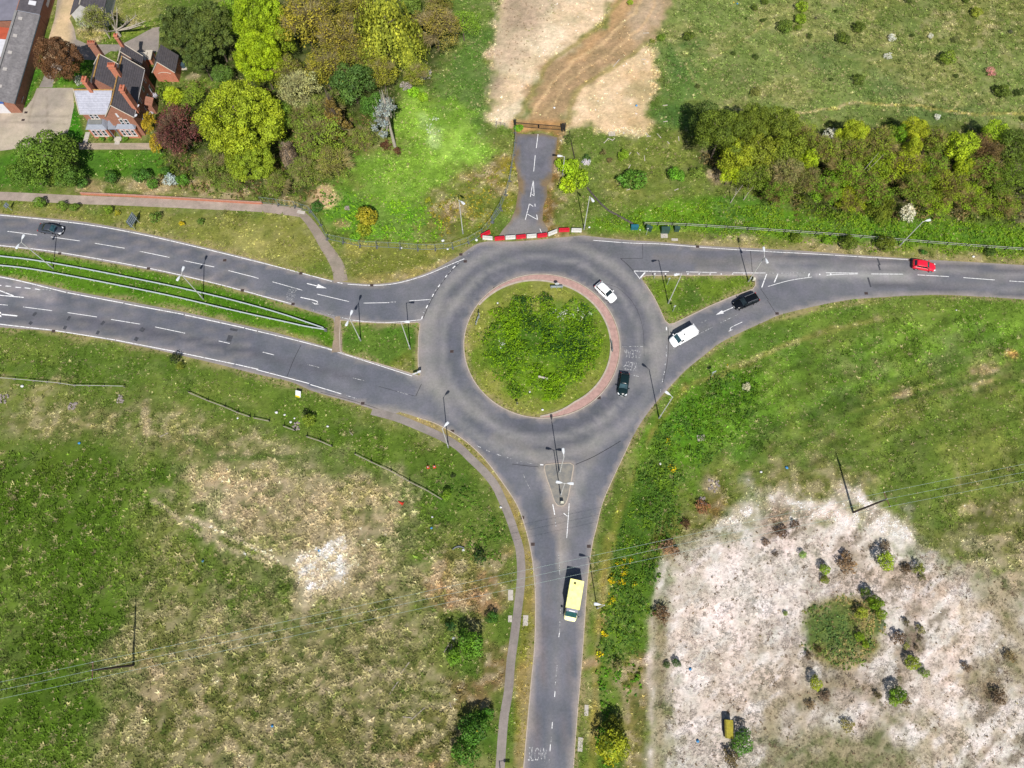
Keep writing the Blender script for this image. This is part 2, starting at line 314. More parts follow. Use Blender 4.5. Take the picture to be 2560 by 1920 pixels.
# ---------------------------------------------------------------- ground colours (bare surface colours, no light in them)
def E_(cx, cy, rx, ry, n=18): return DG([(cx+rx*math.cos(2*math.pi*i/n), cy+ry*math.sin(2*math.pi*i/n)) for i in range(n)])
REG = [  # polygon, colour one, colour two, softness, weight
 (DG([(1440, -60), (2400, -60), (2400, 300), (1700, 262), (1480, 235), (1395, 150)]), (150, 155, 92), (124, 143, 74), 3, 1),
 (DG([(1700, -40), (2300, -40), (2300, 120), (1900, 60)]), (138, 143, 78), (112, 128, 62), 5, .8),
 (E_(1462, 190, 55, 95), (84, 120, 58), (98, 130, 60), 4, .9), (E_(1930, 188, 45, 30), (90, 122, 68), (100, 128, 64), 4, .6),
 (E_(1990, 250, 130, 22), (86, 116, 58), (98, 125, 58), 3, .8), (E_(1800, 130, 60, 30), (92, 122, 62), (110, 130, 66), 4, .7),
 (E_(1600, 180, 35, 40), (150, 140, 92), (104, 122, 62), 3, .7), (E_(2090, 60, 70, 25), (128, 136, 70), (150, 146, 88), 4, .7),
 (DG([(1230, 276), (1500, 276), (1580, 400), (1480, 430), (1260, 480), (1225, 360)]), (124, 136, 62), (104, 126, 52), 2.5, 1),
 (E_(1345, 400, 60, 18), (146, 142, 78), (112, 128, 56), 2, .7),
 (DG([(1280, 470), (1480, 432), (1700, 440), (2400, 520), (2400, 556), (1900, 540), (1480, 512), (1280, 500)]), (106, 150, 36), (84, 128, 34), 1.6, 1),
 (DG([(1290, 500), (1480, 500), (1900, 528), (2400, 560), (2400, 580), (1900, 560), (1280, 520)]), (138, 140, 72), (156, 146, 100), 1, .9),
 (DG([(1485, 300), (2400, 270), (2400, 478), (1700, 462), (1570, 400), (1500, 350)]), (80, 84, 44), (62, 70, 34), 2.5, 1),
 (E_(1550, 385, 22, 18), (170, 150, 120), (140, 125, 90), 1, .9),
 # wooded garden on the left
 (DG([(330, 120), (720, -60), (960, -60), (960, 180), (820, 250), (800, 330), (690, 432), (560, 440), (330, 410)]), (88, 98, 44), (66, 78, 34), 3, 1),
 (DG([(-150, 325), (90, 325), (80, 408), (-150, 408)]), (84, 130, 34), (74, 116, 32), 2, 1),
 (DG([(166, 324), (350, 324), (356, 392), (166, 404)]), (92, 138, 36), (78, 122, 34), 1, 1),
 (DG([(148, 225), (160, 225), (186, 300), (170, 309), (146, 290)]), (70, 140, 22), (62, 124, 24), .5, 1),
 (DG([(150, 130), (215, 130), (205, 195), (112, 190), (130, 160)]), (82, 132, 30), (118, 140, 50), .8, 1),
 (DG([(62, 140), (92, 150), (80, 188), (50, 240), (40, 238)]), (78, 132, 30), (70, 116, 28), .6, 1),
 (DG([(165, 62), (190, 40), (250, 20), (320, 30), (330, 55), (262, 92), (190, 92), (165, 82)]), (122, 142, 52), (150, 142, 84), 1, 1),
 (DG([(232, -40), (330, -40), (330, 40), (262, 40), (240, 5)]), (106, 146, 44), (132, 142, 66), 1.5, 1),
 (DG([(360, 160), (480, 168), (480, 200), (350, 190)]), (92, 136, 36), (110, 128, 50), 1, 1),
 (E_(415, 168, 16, 8), (186, 168, 128), (160, 150, 108), .5, 1),
 (DG([(170, 390), (345, 390), (470, 395), (640, 420), (640, 440), (170, 416)]), (104, 118, 52), (168, 148, 108), 1.5, .9),
 (E_(450, 388, 8, 14), (200, 172, 130), (180, 155, 115), .7, 1),
 # bright clearing
 (DG([(930, -40), (1085, -40), (1052, 250), (1060, 300), (950, 300), (930, 200), (960, 120), (1010, 60)]), (112, 134, 62), (92, 124, 52), 2, 1),
 (DG([(860, 200), (945, 200), (990, 235), (1050, 300), (1062, 345), (1000, 372), (962, 420), (880, 445), (760, 430), (735, 340), (800, 330), (862, 335), (852, 270)]), (142, 180, 66), (120, 158, 54), 2.5, 1),
 (E_(1005, 335, 48, 34), (172, 212, 92), (152, 196, 74), 4, .9), (E_(936, 278, 18, 26), (196, 214, 158), (150, 196, 80), 1.5, .55),
 (DG([(690, 400), (800, 420), (900, 440), (960, 480), (940, 528), (860, 525), (730, 515), (690, 450)]), (98, 150, 38), (112, 146, 56), 2.5, .9),
 (DG([(1000, 395), (1062, 345), (1108, 330), (1096, 440), (1050, 498), (960, 520), (900, 500), (930, 440)]), (118, 132, 52), (138, 122, 78), 2.5, 1),
 (E_(1085, 415, 16, 60), (126, 142, 36), (150, 140, 40), 1.5, .8),
 (E_(695, 428, 26, 16), (206, 178, 138), (176, 152, 112), 1.2, 1), (E_(738, 485, 9, 7), (190, 160, 120), (150, 140, 80), 1, .9),
 (E_(590, 440, 30, 10), (170, 148, 110), (110, 120, 60), 1.5, .7),
 # sand and track
 (DG([(1086, -60), (1380, -60), (1240, 105), (1110, 262), (1054, 250), (1066, 140)]), (240, 220, 188), (226, 202, 166), 1.6, 1),
 (DG([(1096, -60), (1220, -60), (1170, 60), (1075, 200), (1062, 180), (1072, 100)]), (200, 178, 150), (168, 150, 128), 3, .8),
 (DG([(1240, 200), (1330, 140), (1396, 92), (1408, 150), (1396, 276), (1226, 276), (1224, 232)]), (240, 216, 180), (230, 202, 162), 1.4, 1),
 (DG([(1350, 190), (1408, 140), (1398, 270), (1355, 262)]), (170, 152, 100), (200, 170, 124), 2, .7),
 (DG([(1358, -60), (1462, -60), (1450, 38), (1400, 92), (1330, 142), (1240, 200), (1222, 268), (1112, 268), (1120, 250), (1165, 180), (1180, 128), (1245, 92), (1300, 60)]), (188, 158, 118), (174, 148, 112), 1.2, 1),
 (DG([(1395, -60), (1455, -60), (1448, 40), (1380, 95), (1360, 60)]), (196, 176, 148), (186, 164, 134), 2, .8),
 (DG([(1345, -20), (1400, -20), (1330, 60), (1240, 130), (1215, 130), (1300, 60)]), (214, 176, 128), (196, 160, 114), 1.2, .8),
 (DG([(1105, 262), (1225, 262), (1218, 285), (1205, 300), (1196, 286), (1120, 288)]), (186, 146, 96), (160, 124, 78), .8, 1),
 (DG([(1196, 290), (1215, 290), (1206, 345), (1203, 415), (1198, 480), (1225, 508), (1150, 512), (1150, 460), (1168, 440), (1186, 380)]), (158, 128, 82), (132, 104, 62), 1, 1),
 (E_(1185, 462, 22, 26), (140, 108, 50), (120, 98, 56), 1.2, 1),
 # verges west
 (DG([(-150, 442), (200, 450), (640, 460), (690, 500), (724, 596), (640, 590), (480, 546), (300, 503), (-150, 458)]), (118, 130, 54), (134, 138, 66), 1.5, 1),
 (E_(560, 540, 105, 34), (172, 166, 100), (140, 140, 74), 4, .95), (E_(420, 500, 70, 18), (150, 148, 84), (126, 134, 62), 3, .7),
 (DG([(738, 506), (880, 532), (1000, 532), (985, 552), (930, 585), (860, 600), (780, 608), (752, 590)]), (146, 142, 72), (120, 128, 54), 1.2, 1),
 (DG([(770, 600), (860, 590), (930, 570), (990, 545), (940, 590), (860, 610), (780, 614)]), (186, 164, 120), (160, 146, 90), .8, .8),
 (MEDIAN, (78, 124, 22), (92, 134, 30), 1, 1), (TRI_W, (70, 118, 30), (96, 126, 46), 1, 1), (TRI_E, (112, 138, 44), (94, 126, 38), 1, 1),
 (DG([(-150, 622), (0, 610), (220, 650), (560, 710), (725, 752), (725, 768), (560, 726), (200, 662), (0, 622)]), (156, 148, 62), (120, 136, 44), .8, .8),
 (E_(1495, 640, 22, 20), (72, 104, 40), (86, 116, 40), 1.5, .8), (E_(880, 780, 18, 14), (146, 130, 76), (120, 126, 50), 1.2, .8),
 (SPLIT, (158, 148, 132), (146, 134, 112), .2, 1),
 # south west fields
 (DG([(-150, 700), (0, 705), (370, 775), (640, 850), (900, 950), (1000, 1010), (1090, 1110), (1105, 1220), (900, 1100), (640, 940), (380, 870), (-150, 820)]), (100, 126, 44), (84, 112, 34), 2, 1),
 (DG([(0, 720), (250, 770), (560, 860), (560, 900), (250, 820), (0, 780)]), (122, 136, 62), (96, 122, 46), 3, .7),
 (DG([(-150, 862), (150, 890), (260, 905), (330, 882), (400, 890), (520, 960), (600, 990), (520, 1005), (400, 1000), (230, 955), (-150, 962)]), (146, 138, 92), (104, 120, 56), 3.5, .9),
 (E_(100, 930, 90, 28), (172, 156, 114), (136, 132, 82), 3, .85), (E_(255, 940, 40, 24), (168, 154, 112), (110, 124, 62), 3, .8), (E_(100, 842, 24, 14), (184, 150, 116), (150, 140, 90), 2, .8),
 (E_(316, 905, 9, 36), (188, 164, 130), (160, 146, 110), .8, .95), (E_(358, 912, 12, 20), (150, 142, 96), (100, 120, 56), 1, .8),
 (DG([(-150, 955), (120, 960), (250, 968), (420, 1010), (430, 1080), (330, 1090), (310, 1180), (310, 1270), (270, 1440), (190, 1760), (-150, 1760)]), (84, 114, 30), (98, 124, 42), 4, 1),
 (E_(120, 1010, 110, 40), (92, 114, 36), (76, 104, 30), 5, .8), (E_(80, 1420, 70, 90), (72, 98, 22), (84, 108, 34), 6, .8),
 (DG([(430, 1030), (540, 1000), (700, 1020), (820, 1052), (862, 1110), (850, 1170), (900, 1250), (860, 1300), (720, 1290), (660, 1330), (640, 1290), (540, 1210), (440, 1130)]), (186, 170, 140), (158, 146, 112), 5, 1),
 (E_(500, 1030, 70, 26), (186, 166, 130), (158, 144, 104), 3, .8), (E_(770, 1080, 60, 40), (184, 166, 126), (146, 138, 92), 3, .8), (E_(640, 1010, 90, 12), (104, 122, 58), (120, 130, 70), 3, .7),
 (E_(620, 1150, 60, 26), (110, 122, 60), (140, 136, 88), 4, .8), (E_(560, 1230, 70, 22), (92, 112, 42), (110, 122, 58), 3, .8), (E_(740, 1190, 60, 20), (120, 122, 68), (156, 144, 104), 3, .6),
 (DG([(636, 1214), (690, 1200), (752, 1160), (764, 1200), (700, 1270), (672, 1318), (646, 1270)]), (198, 184, 156), (206, 192, 166), 1.6, 1),
 (DG([(300, 1300), (660, 1332), (870, 1290), (950, 1390), (962, 1560), (950, 1760), (180, 1760), (250, 1470)]), (150, 140, 104), (122, 124, 74), 5, 1),
 (E_(560, 1460, 60, 60), (98, 110, 48), (116, 118, 62), 5, .8), (E_(780, 1420, 40, 90), (104, 114, 56), (130, 126, 80), 5, .7), (E_(420, 1560, 90, 60), (140, 128, 90), (112, 114, 60), 5, .8), (E_(720, 1600, 120, 40), (100, 104, 52), (124, 118, 72), 5, .7), (E_(330, 1400, 50, 60), (142, 130, 92), (114, 118, 62), 4, .8),
 (DG([(900, 1000), (1000, 1030), (1090, 1120), (1108, 1230), (1060, 1232), (1000, 1200), (930, 1120)]), (78, 112, 36), (104, 124, 52), 2, .9),
 (DG([(950, 1212), (1060, 1232), (1085, 1290), (1040, 1340), (970, 1340), (930, 1280)]), (166, 130, 100), (128, 118, 74), 2.5, .9),
 (DG([(1030, 1390), (1092, 1395), (1088, 1480), (1050, 1545), (960, 1525), (945, 1480), (985, 1460)]), (162, 124, 96), (134, 112, 76), 2, .95),
 (DG([(880, 1620), (1000, 1470), (1030, 1540), (960, 1660), (900, 1760)]), (150, 122, 88), (116, 114, 62), 3, .8),
 (E_(995, 1395, 55, 50), (72, 116, 30), (88, 122, 40), 2, .9), (E_(1030, 1600, 50, 65), (66, 112, 28), (84, 118, 36), 2, .9),
 (E_(760, 1100, 20, 8), (120, 126, 70), (96, 114, 50), 1, .5), (E_(860, 1170, 12, 60), (92, 118, 48), (110, 124, 60), 2.5, .8),
 (E_(1010, 1180, 16, 12), (170, 142, 104), (140, 128, 84), 1, .9), (E_(1095, 1192, 12, 10), (180, 150, 100), (150, 136, 90), .8, .9),
 # east fields
 (DG([(1480, 790), (1560, 720), (1660, 670), (1820, 640), (2400, 640), (2400, 1110), (1900, 1110), (1570, 1010), (1430, 1040), (1380, 980)]), (112, 144, 50), (94, 130, 40), 2.5, 1),
 (DG([(1490, 850), (1560, 790), (1640, 830), (1600, 930), (1500, 1010), (1390, 1040), (1370, 980)]), (86, 138, 32), (102, 148, 34), 2, .95),
 (DG([(1620, 690), (1850, 645), (2100, 650), (1900, 720), (1640, 790), (1540, 810)]), (116, 132, 58), (94, 126, 44), 4, .8),
 (DG([(1700, 900), (1960, 800), (2400, 800), (2400, 1220), (2000, 1180), (1860, 1040), (1650, 1000)]), (124, 134, 62), (102, 124, 48), 5, .95),
 (DG([(1490, 1020), (1640, 945), (1790, 872), (1930, 800), (2000, 762), (2005, 775), (1870, 850), (1650, 965), (1500, 1035)]), (60, 94, 30), (72, 104, 34), 1.2, .8),
 (E_(2060, 770, 40, 20), (150, 150, 116), (112, 124, 70), 3, .6), (E_(2120, 800, 40, 30), (156, 138, 100), (112, 120, 62), 3, .75), (E_(2150, 810, 50, 16), (160, 140, 104), (116, 120, 66), 2, .6), (E_(1850, 800, 45, 16), (142, 146, 104), (108, 124, 60), 3, .5),
 (E_(2190, 765, 12, 6), (206, 152, 96), (170, 140, 90), .8, .9), (E_(1948, 850, 14, 7), (184, 154, 118), (150, 138, 88), 1, .9), (E_(2042, 845, 12, 14), (170, 150, 112), (120, 122, 66), 1, .8), (E_(1458, 1012, 16, 10), (176, 146, 104), (150, 136, 86), 1, .9),
 (DG([(1640, 1010), (1800, 980), (1890, 1050), (1900, 1110), (1790, 1128), (1660, 1090)]), (160, 144, 106), (124, 124, 70), 3, .95),
 (DG([(2080, 1090), (2400, 1040), (2400, 1300), (2150, 1240), (1900, 1150)]), (156, 142, 98), (116, 120, 62), 4, .85),
 (E_(2010, 1120, 50, 18), (96, 120, 50), (84, 112, 44), 3, .8),
 # pale dead grass
 (DG([(1510, 1130), (1650, 1095), (1740, 1112), (1850, 1100), (1900, 1140), (2000, 1200), (2090, 1230), (2400, 1300), (2400, 1760), (1420, 1760), (1400, 1560), (1404, 1320), (1430, 1200)]), (236, 227, 218), (216, 205, 193), 5, 1),
 (E_(1800, 1150, 110, 40), (250, 236, 226), (240, 224, 212), 5, .9), (E_(1560, 1390, 90, 140), (246, 232, 222), (228, 212, 196), 6, .8), (E_(2060, 1430, 40, 150), (248, 228, 212), (238, 216, 196), 6, .85),
 (DG([(1700, 1560), (1800, 1500), (1960, 1590), (2010, 1760), (1560, 1760), (1600, 1620)]), (150, 142, 102), (120, 122, 72), 5, .9),
 (E_(2180, 1380, 60, 180), (182, 166, 130), (150, 140, 98), 6, .85), (E_(2080, 1600, 70, 50), (186, 176, 146), (140, 140, 96), 5, .7),
 (E_(1965, 1395, 30, 60), (124, 104, 84), (168, 148, 124), 2.5, .85), (E_(1830, 1495, 100, 40), (150, 134, 108), (128, 112, 86), 4, .85), (E_(1692, 1132, 36, 22), (96, 78, 64), (140, 120, 98), 1.5, .85),
 (E_(1835, 1235, 26, 30), (130, 112, 90), (168, 150, 126), 2, .8), (E_(1960, 1245, 50, 24), (160, 142, 112), (196, 174, 150), 3, .7), (E_(2150, 1500, 30, 22), (118, 98, 78), (160, 140, 114), 2, .85), (E_(1660, 1470, 90, 60), (196, 180, 156), (168, 152, 124), 5, .7),
 (E_(1830, 1545, 45, 40), (236, 222, 212), (214, 198, 184), 2, .8),
 (DG([(2032, 1580), (2042, 1580), (2072, 1680), (2058, 1680)]), (226, 208, 188), (214, 196, 174), .6, .8), (DG([(2010, 1590), (2020, 1590), (2048, 1680), (2034, 1680)]), (226, 208, 188), (214, 196, 174), .6, .8),
 (DG([(1732, 1400), (1735, 1340), (1760, 1300), (1810, 1288), (1850, 1282), (1895, 1300), (1912, 1350), (1910, 1400), (1890, 1430), (1840, 1446), (1790, 1440), (1755, 1425)]), (104, 124, 64), (160, 148, 94), .9, 1),
 # rough strip between the south road and the pale field
 (DG([(1420, 940), (1480, 1010), (1560, 1060), (1520, 1150), (1440, 1200), (1415, 1320), (1405, 1500), (1400, 1760), (1280, 1760), (1290, 1400), (1310, 1230), (1345, 1080)]), (78, 112, 34), (96, 128, 40), 1.5, 1),
 (DG([(1470, 1070), (1550, 1030), (1570, 1080), (1520, 1150), (1440, 1215), (1425, 1190), (1460, 1130)]), (140, 104, 66), (116, 116, 56), 2, .85),
 (DG([(1330, 1440), (1400, 1440), (1400, 1760), (1370, 1760), (1350, 1560), (1320, 1500)]), (164, 126, 96), (128, 118, 70), 2, .9),
 (E_(1415, 1320, 22, 36), (120, 96, 72), (150, 126, 100), 2, .9),
 (DG([(1430, 1215), (1444, 1215), (1428, 1290), (1412, 1330), (1412, 1420), (1420, 1460), (1414, 1540), (1412, 1760), (1398, 1760), (1400, 1500), (1402, 1420), (1402, 1330), (1416, 1270)]), (232, 222, 212), (206, 192, 178), .7, .9),
 (E_(1530, 1050, 14, 12), (200, 186, 166), (160, 142, 112), 1, .8),
 (DG([(1418, 1340), (1436, 1330), (1434, 1480), (1432, 1700), (1416, 1700), (1420, 1480)]), (120, 132, 72), (150, 140, 104), 1.0, .85),
 # mown verges along the south road
 (DG([(1488, 835), (1478, 830), (1424, 905), (1390, 972), (1360, 1042), (1330, 1100), (1300, 1200), (1286, 1360), (1260, 1760), (1290, 1760), (1296, 1400), (1318, 1240), (1342, 1110), (1366, 1030), (1410, 930)]), (122, 130, 52), (146, 136, 70), .7, 1),
 ([p for p in spline(TG(9, [(1240, 243), (1400, 300), (1560, 352), (1700, 432), (1820, 515), (1950, 640), (2060, 770), (2160, 900)])+TG(10, [(10, 1000), (70, 1110), (125, 1280), (170, 1500)])+TG(14, [(195, 100), (195, 400), (170, 900), (120, 1500), (100, 1760), (60, 1760), (20, 1400), (30, 900), (60, 560), (95, 200)])+TG(10, [(100, 1560), (100, 1420), (60, 1300), (0, 1150)])+TG(9, [(2130, 950), (1960, 720), (1780, 540), (1600, 430), (1400, 345), (1240, 290)]), 2, True)], (126, 130, 50), (150, 134, 76), .4, 1),
 (TG(14, [(615, 745), (745, 690), (750, 780), (615, 800)]), (190, 146, 100), (170, 134, 90), .4, .9),
 # traffic island
 (ISLAND, (118, 140, 48), (140, 146, 66), .6, 1), (E_(1160, 755, 115, 100), (76, 118, 26), (104, 140, 30), 3, .95), (E_(1215, 670, 50, 22), (124, 150, 70), (104, 140, 44), 2, .8),
]
RTRACK = [(DG(p), w, c, k) for p, w, c, k in [
 ([(410, 1115), (480, 1150), (560, 1190), (640, 1225), (668, 1250)], .6, (200, 186, 156), .8), ([(330, 1085), (400, 1130), (500, 1190), (590, 1215)], .5, (190, 176, 144), .7),
 ([(1114, 262), (1150, 200), (1178, 148), (1190, 128), (1250, 90), (1300, 55), (1345, -10)], .8, (156, 146, 84), .7), ([(1226, 262), (1232, 232), (1245, 200), (1285, 168), (1330, 144), (1396, 96)], .7, (160, 148, 88), .65), ([(1150, 245), (1190, 180), (1230, 140), (1300, 95), (1370, 30), (1400, -40)], .5, (222, 190, 144), .7), ([(1180, 250), (1215, 190), (1255, 155), (1320, 115), (1395, 50), (1430, -40)], .5, (216, 184, 140), .6),
 ([(1690, 250), (1760, 240), (1850, 222), (1960, 226), (2020, 236), (2110, 248), (2212, 246)], .5, (176, 166, 96), .8),
 ([(1500, 830), (1600, 790), (1700, 745), (1790, 715), (1900, 690)], .9, (150, 146, 78), .6), ([(1600, 700), (1700, 685), (1800, 660), (1900, 652)], .6, (146, 146, 74), .5),
 ([(1480, 140), (1500, 175), (1530, 215), (1545, 250)], .4, (150, 156, 88), .6), ([(1530, 130), (1600, 90), (1640, 60)], .5, (160, 156, 92), .5),
 ([(1760, 115), (1900, 135), (2080, 160)], .5, (150, 150, 84), .3), ([(400, 940), (420, 948), (470, 990), (640, 985)], .8, (84, 110, 44), .7),
 ([(1700, 985), (1810, 915), (1960, 860), (2100, 820), (2212, 790)], .8, (78, 104, 38), .7), ([(1740, 930), (1900, 855), (2060, 800)], .7, (74, 100, 36), .6), ([(2060, 860), (2212, 812)], .7, (74, 100, 36), .5)]]
MOWN = {(122, 130, 52), (126, 130, 50), (118, 130, 54), (146, 142, 72), (118, 140, 48), (172, 166, 100), (150, 148, 84), (78, 124, 22), (70, 118, 30), (84, 130, 34), (92, 138, 36)}
EAST = DG([(1480, 800), (1640, 690), (1860, 640), (2500, 640), (2500, 1250), (2050, 1190), (1860, 1090), (1600, 1060), (1450, 1040)])
BARE = {(240, 220, 188), (240, 216, 180), (188, 158, 118), (200, 178, 150), (196, 176, 148), (214, 176, 128), (186, 146, 96), (206, 178, 138), (198, 184, 156), (232, 222, 212)}
EDGE_LINES = [OUTER]+HOLES[1:4]
def ground_field(x, y, fine=True):
    """bare ground colour at points, before fine texture"""
    n1 = vnoise(x, y, 5.0, 1)-.5; n2 = vnoise(x, y, 1.7, 5)-.5; n3 = vnoise(x, y, 5.0, 9)-.5; n4 = vnoise(x, y, 1.7, 13)-.5
    n5 = vnoise(x, y, .7, 17)-.5; n6 = vnoise(x, y, .7, 23)-.5
    px = x+n1*3.2+n2*1.5+n5*.7; py = y+n3*3.2+n4*1.5+n6*.7
    blend = fbm(x, y, 7.0, 31, 5); bl = smooth(.36, .64, blend)[:, None]
    c = np.array(alb(98, 122, 46))*(1-bl)+np.array(alb(122, 132, 64))*bl
    soft_n = fbm(x, y, 2.6, 57, 4)-.5
    bare = np.zeros(len(x))
    for poly, a, b, s, w in REG:
        P = np.asarray(poly); lo = P.min(0)-s-6; hi = P.max(0)+s+6
        i = np.nonzero((x > lo[0]) & (x < hi[0]) & (y > lo[1]) & (y < hi[1]))[0]
        if len(i) == 0: continue
        hard = s <= .5
        qx, qy = (x[i]+n5[i]*.3, y[i]+n6[i]*.3) if s <= 1.0 else (px[i], py[i])
        d = sdist(qx, qy, P)+soft_n[i]*s*2.6
        m = (smooth(s, -s, d)*w)[:, None]
        cc = np.array(alb(*a))*(1-bl[i])+np.array(alb(*b))*bl[i]
        c[i] = c[i]*(1-m)+cc*m; bare[i] = bare[i]*(1-m[:, 0])+(m[:, 0]*(1 if a in BARE else .75) if a in BARE or a in MOWN else 0)
    for pts, w, a, k in RTRACK:
        P = np.asarray(pts); lo = P.min(0)-w-3; hi = P.max(0)+w+3
        i = np.nonzero((x > lo[0]) & (x < hi[0]) & (y > lo[1]) & (y < hi[1]))[0]
        if len(i) == 0: continue
        d = sdist(x[i]+n2[i]*.8, y[i]+n4[i]*.8, P, False); m = (smooth(w, w*.3, d)*k)[:, None]
        c[i] = c[i]*(1-m)+np.array(alb(*a))*m
    # patchiness of the sward: dead straw and fresh dark growth, a metre or two across
    veg = smooth(.34, .22, c[:, 0])*(1-bare); dry = smooth(.70, 1.1, c[:, 0]/np.maximum(c[:, 1], 1e-4))
    s = fbm(x+n6*.6, y*1.25+n5*.6, 1.25, 201, 4)*.7+.3*blend
    m = (smooth(.51, .64, s)*(.07+.46*dry)*veg)[:, None]; c = c*(1-m)+np.array(alb(186, 171, 142))*m
    m = (smooth(.49, .36, s)*(.26+.30*dry)*veg)[:, None]; c = c*(1-m)+np.array(alb(72, 96, 32))*m
    st = smooth(0, 6, -sdist(x, y, EAST))*.55; c = c*(1+st*(fbm((x*.9+y*.44)*.30, (y*.9-x*.44)*1.3, 1.6, 263, 4)-.48)*2)[:, None]
    s2 = fbm((x*.8+y*.6)*.6, (y*.8-x*.6)*1.5, 1.5, 223, 4); ch = smooth(.30, .37, c[:, 0])*(y < 45)
    m = (smooth(.45, .30, s2)*.85*ch*smooth(.40, .62, fbm(x, y, 13, 251, 3)))[:, None]; c = c*(1-m)+np.array(alb(150, 138, 120))*m
    wt = (smooth(.50, .68, s2)*.6*ch)[:, None]; c = c*(1-wt)+np.array(alb(246, 240, 235))*wt
    return c
# ---------------------------------------------------------------- ground, one sheet to the horizon
def ax(lo, hi, st): return np.concatenate(([-2600, -1200, -600, -320, lo-30], np.arange(lo, hi+.01, st), [hi+30, 320, 600, 1200, 2600]))
def col_attr(me, c, name='col'):
    a = me.attributes.new(name, 'FLOAT_COLOR', 'POINT'); q = np.ones((len(c), 4), np.float32); q[:, :3] = c
    a.data.foreach_set('color', q.ravel())
def raw_mesh(name, v, loops, counts, mat, smooth_=False):
    me = bpy.data.meshes.new(name); me.vertices.add(len(v)); me.vertices.foreach_set('co', np.asarray(v, np.float32).ravel())
    me.loops.add(len(loops)); me.loops.foreach_set('vertex_index', np.asarray(loops, np.int32))
    st = np.concatenate(([0], np.cumsum(counts)[:-1])).astype(np.int32)
    me.polygons.add(len(counts)); me.polygons.foreach_set('loop_start', st); me.polygons.foreach_set('loop_total', np.asarray(counts, np.int32))
    me.materials.append(mat); me.update(calc_edges=True)
    if smooth_: me.polygons.foreach_set('use_smooth', [True]*len(counts))
    return me
xs = ax(-150, 150, .5); ys = ax(-45, 170, .5)
gx, gy = np.meshgrid(xs, ys); gx = gx.ravel(); gy = gy.ravel()
nx, ny = len(xs), len(ys)
ii = (np.arange(ny-1)[:, None]*nx+np.arange(nx-1)[None, :]).ravel()
loops = np.stack([ii, ii+1, ii+nx+1, ii+nx], 1).ravel()
gm = attr_mat('ground_soil_and_turf', 'col', mott=.30, scales=(1.1, .32, .16), bmp=.9)
gme = raw_mesh('ground', np.stack([gx, gy, np.zeros_like(gx)], 1), loops, np.full(len(ii), 4), gm)
gcol = ground_field(gx, gy)
near = np.nonzero((np.abs(gx) < 150) & (gy > -45) & (gy < 170))[0]
rd = np.full(gx.shape, 9.0); rd[near] = road_sd(gx[near], gy[near])
dusty = smooth(1.1, .1, rd+(vnoise(gx, gy, 2.2, 41)-.5)*1.4)*.7
gcol = gcol*(1-dusty[:, None])+np.array(alb(168, 152, 112))*dusty[:, None]
col_attr(gme, gcol)
ground = bpy.data.objects.new('ground', gme); COL.objects.link(ground); tag(ground, kind='structure')
# ---------------------------------------------------------------- carriageway
def cdt_sheet(name, outer, holes, z, mat, step=.8, colour=None):
    vs = []; es = []
    def loop(P):
        n0 = len(vs)
        for p in P: vs.append(Vector(p))
        es.extend([(n0+i, n0+(i+1) % len(P)) for i in range(len(P))])
    loop(outer)
    for h in holes: loop(h)
    P = np.asarray(outer); lo = P.min(0); hi = P.max(0)
    X, Y = np.meshgrid(np.arange(lo[0], hi[0], step), np.arange(lo[1], hi[1], step)); X = X.ravel()+RNG.random(X.size)*.1; Y = Y.ravel()+RNG.random(Y.size)*.1
    d = sdist(X, Y, outer)
    for h in holes: d = np.maximum(d, -sdist(X, Y, h))
    for a, b in zip(X[d < -.3], Y[d < -.3]): vs.append(Vector((a, b)))
    r = delaunay_2d_cdt(vs, es, [], 0, 1e-5)
    V = np.array([(v.x, v.y) for v in r[0]]); Fc = np.array([f for f in r[2]])
    c = V[Fc].mean(1); d = sdist(c[:, 0], c[:, 1], outer)
    for h in holes: d = np.maximum(d, -sdist(c[:, 0], c[:, 1], h))
    Fc = Fc[d < 0]
    a = V[Fc]; cr = (a[:, 1, 0]-a[:, 0, 0])*(a[:, 2, 1]-a[:, 0, 1])-(a[:, 1, 1]-a[:, 0, 1])*(a[:, 2, 0]-a[:, 0, 0])
    Fc[cr < 0] = Fc[cr < 0][:, ::-1]
    me = raw_mesh(name, np.c_[V, np.full(len(V), z)], Fc.ravel(), np.full(len(Fc), 3), mat)
    if colour is not None: col_attr(me, colour(V[:, 0], V[:, 1]))
    o = bpy.data.objects.new(name, me); COL.objects.link(o); return tag(o, kind='structure')
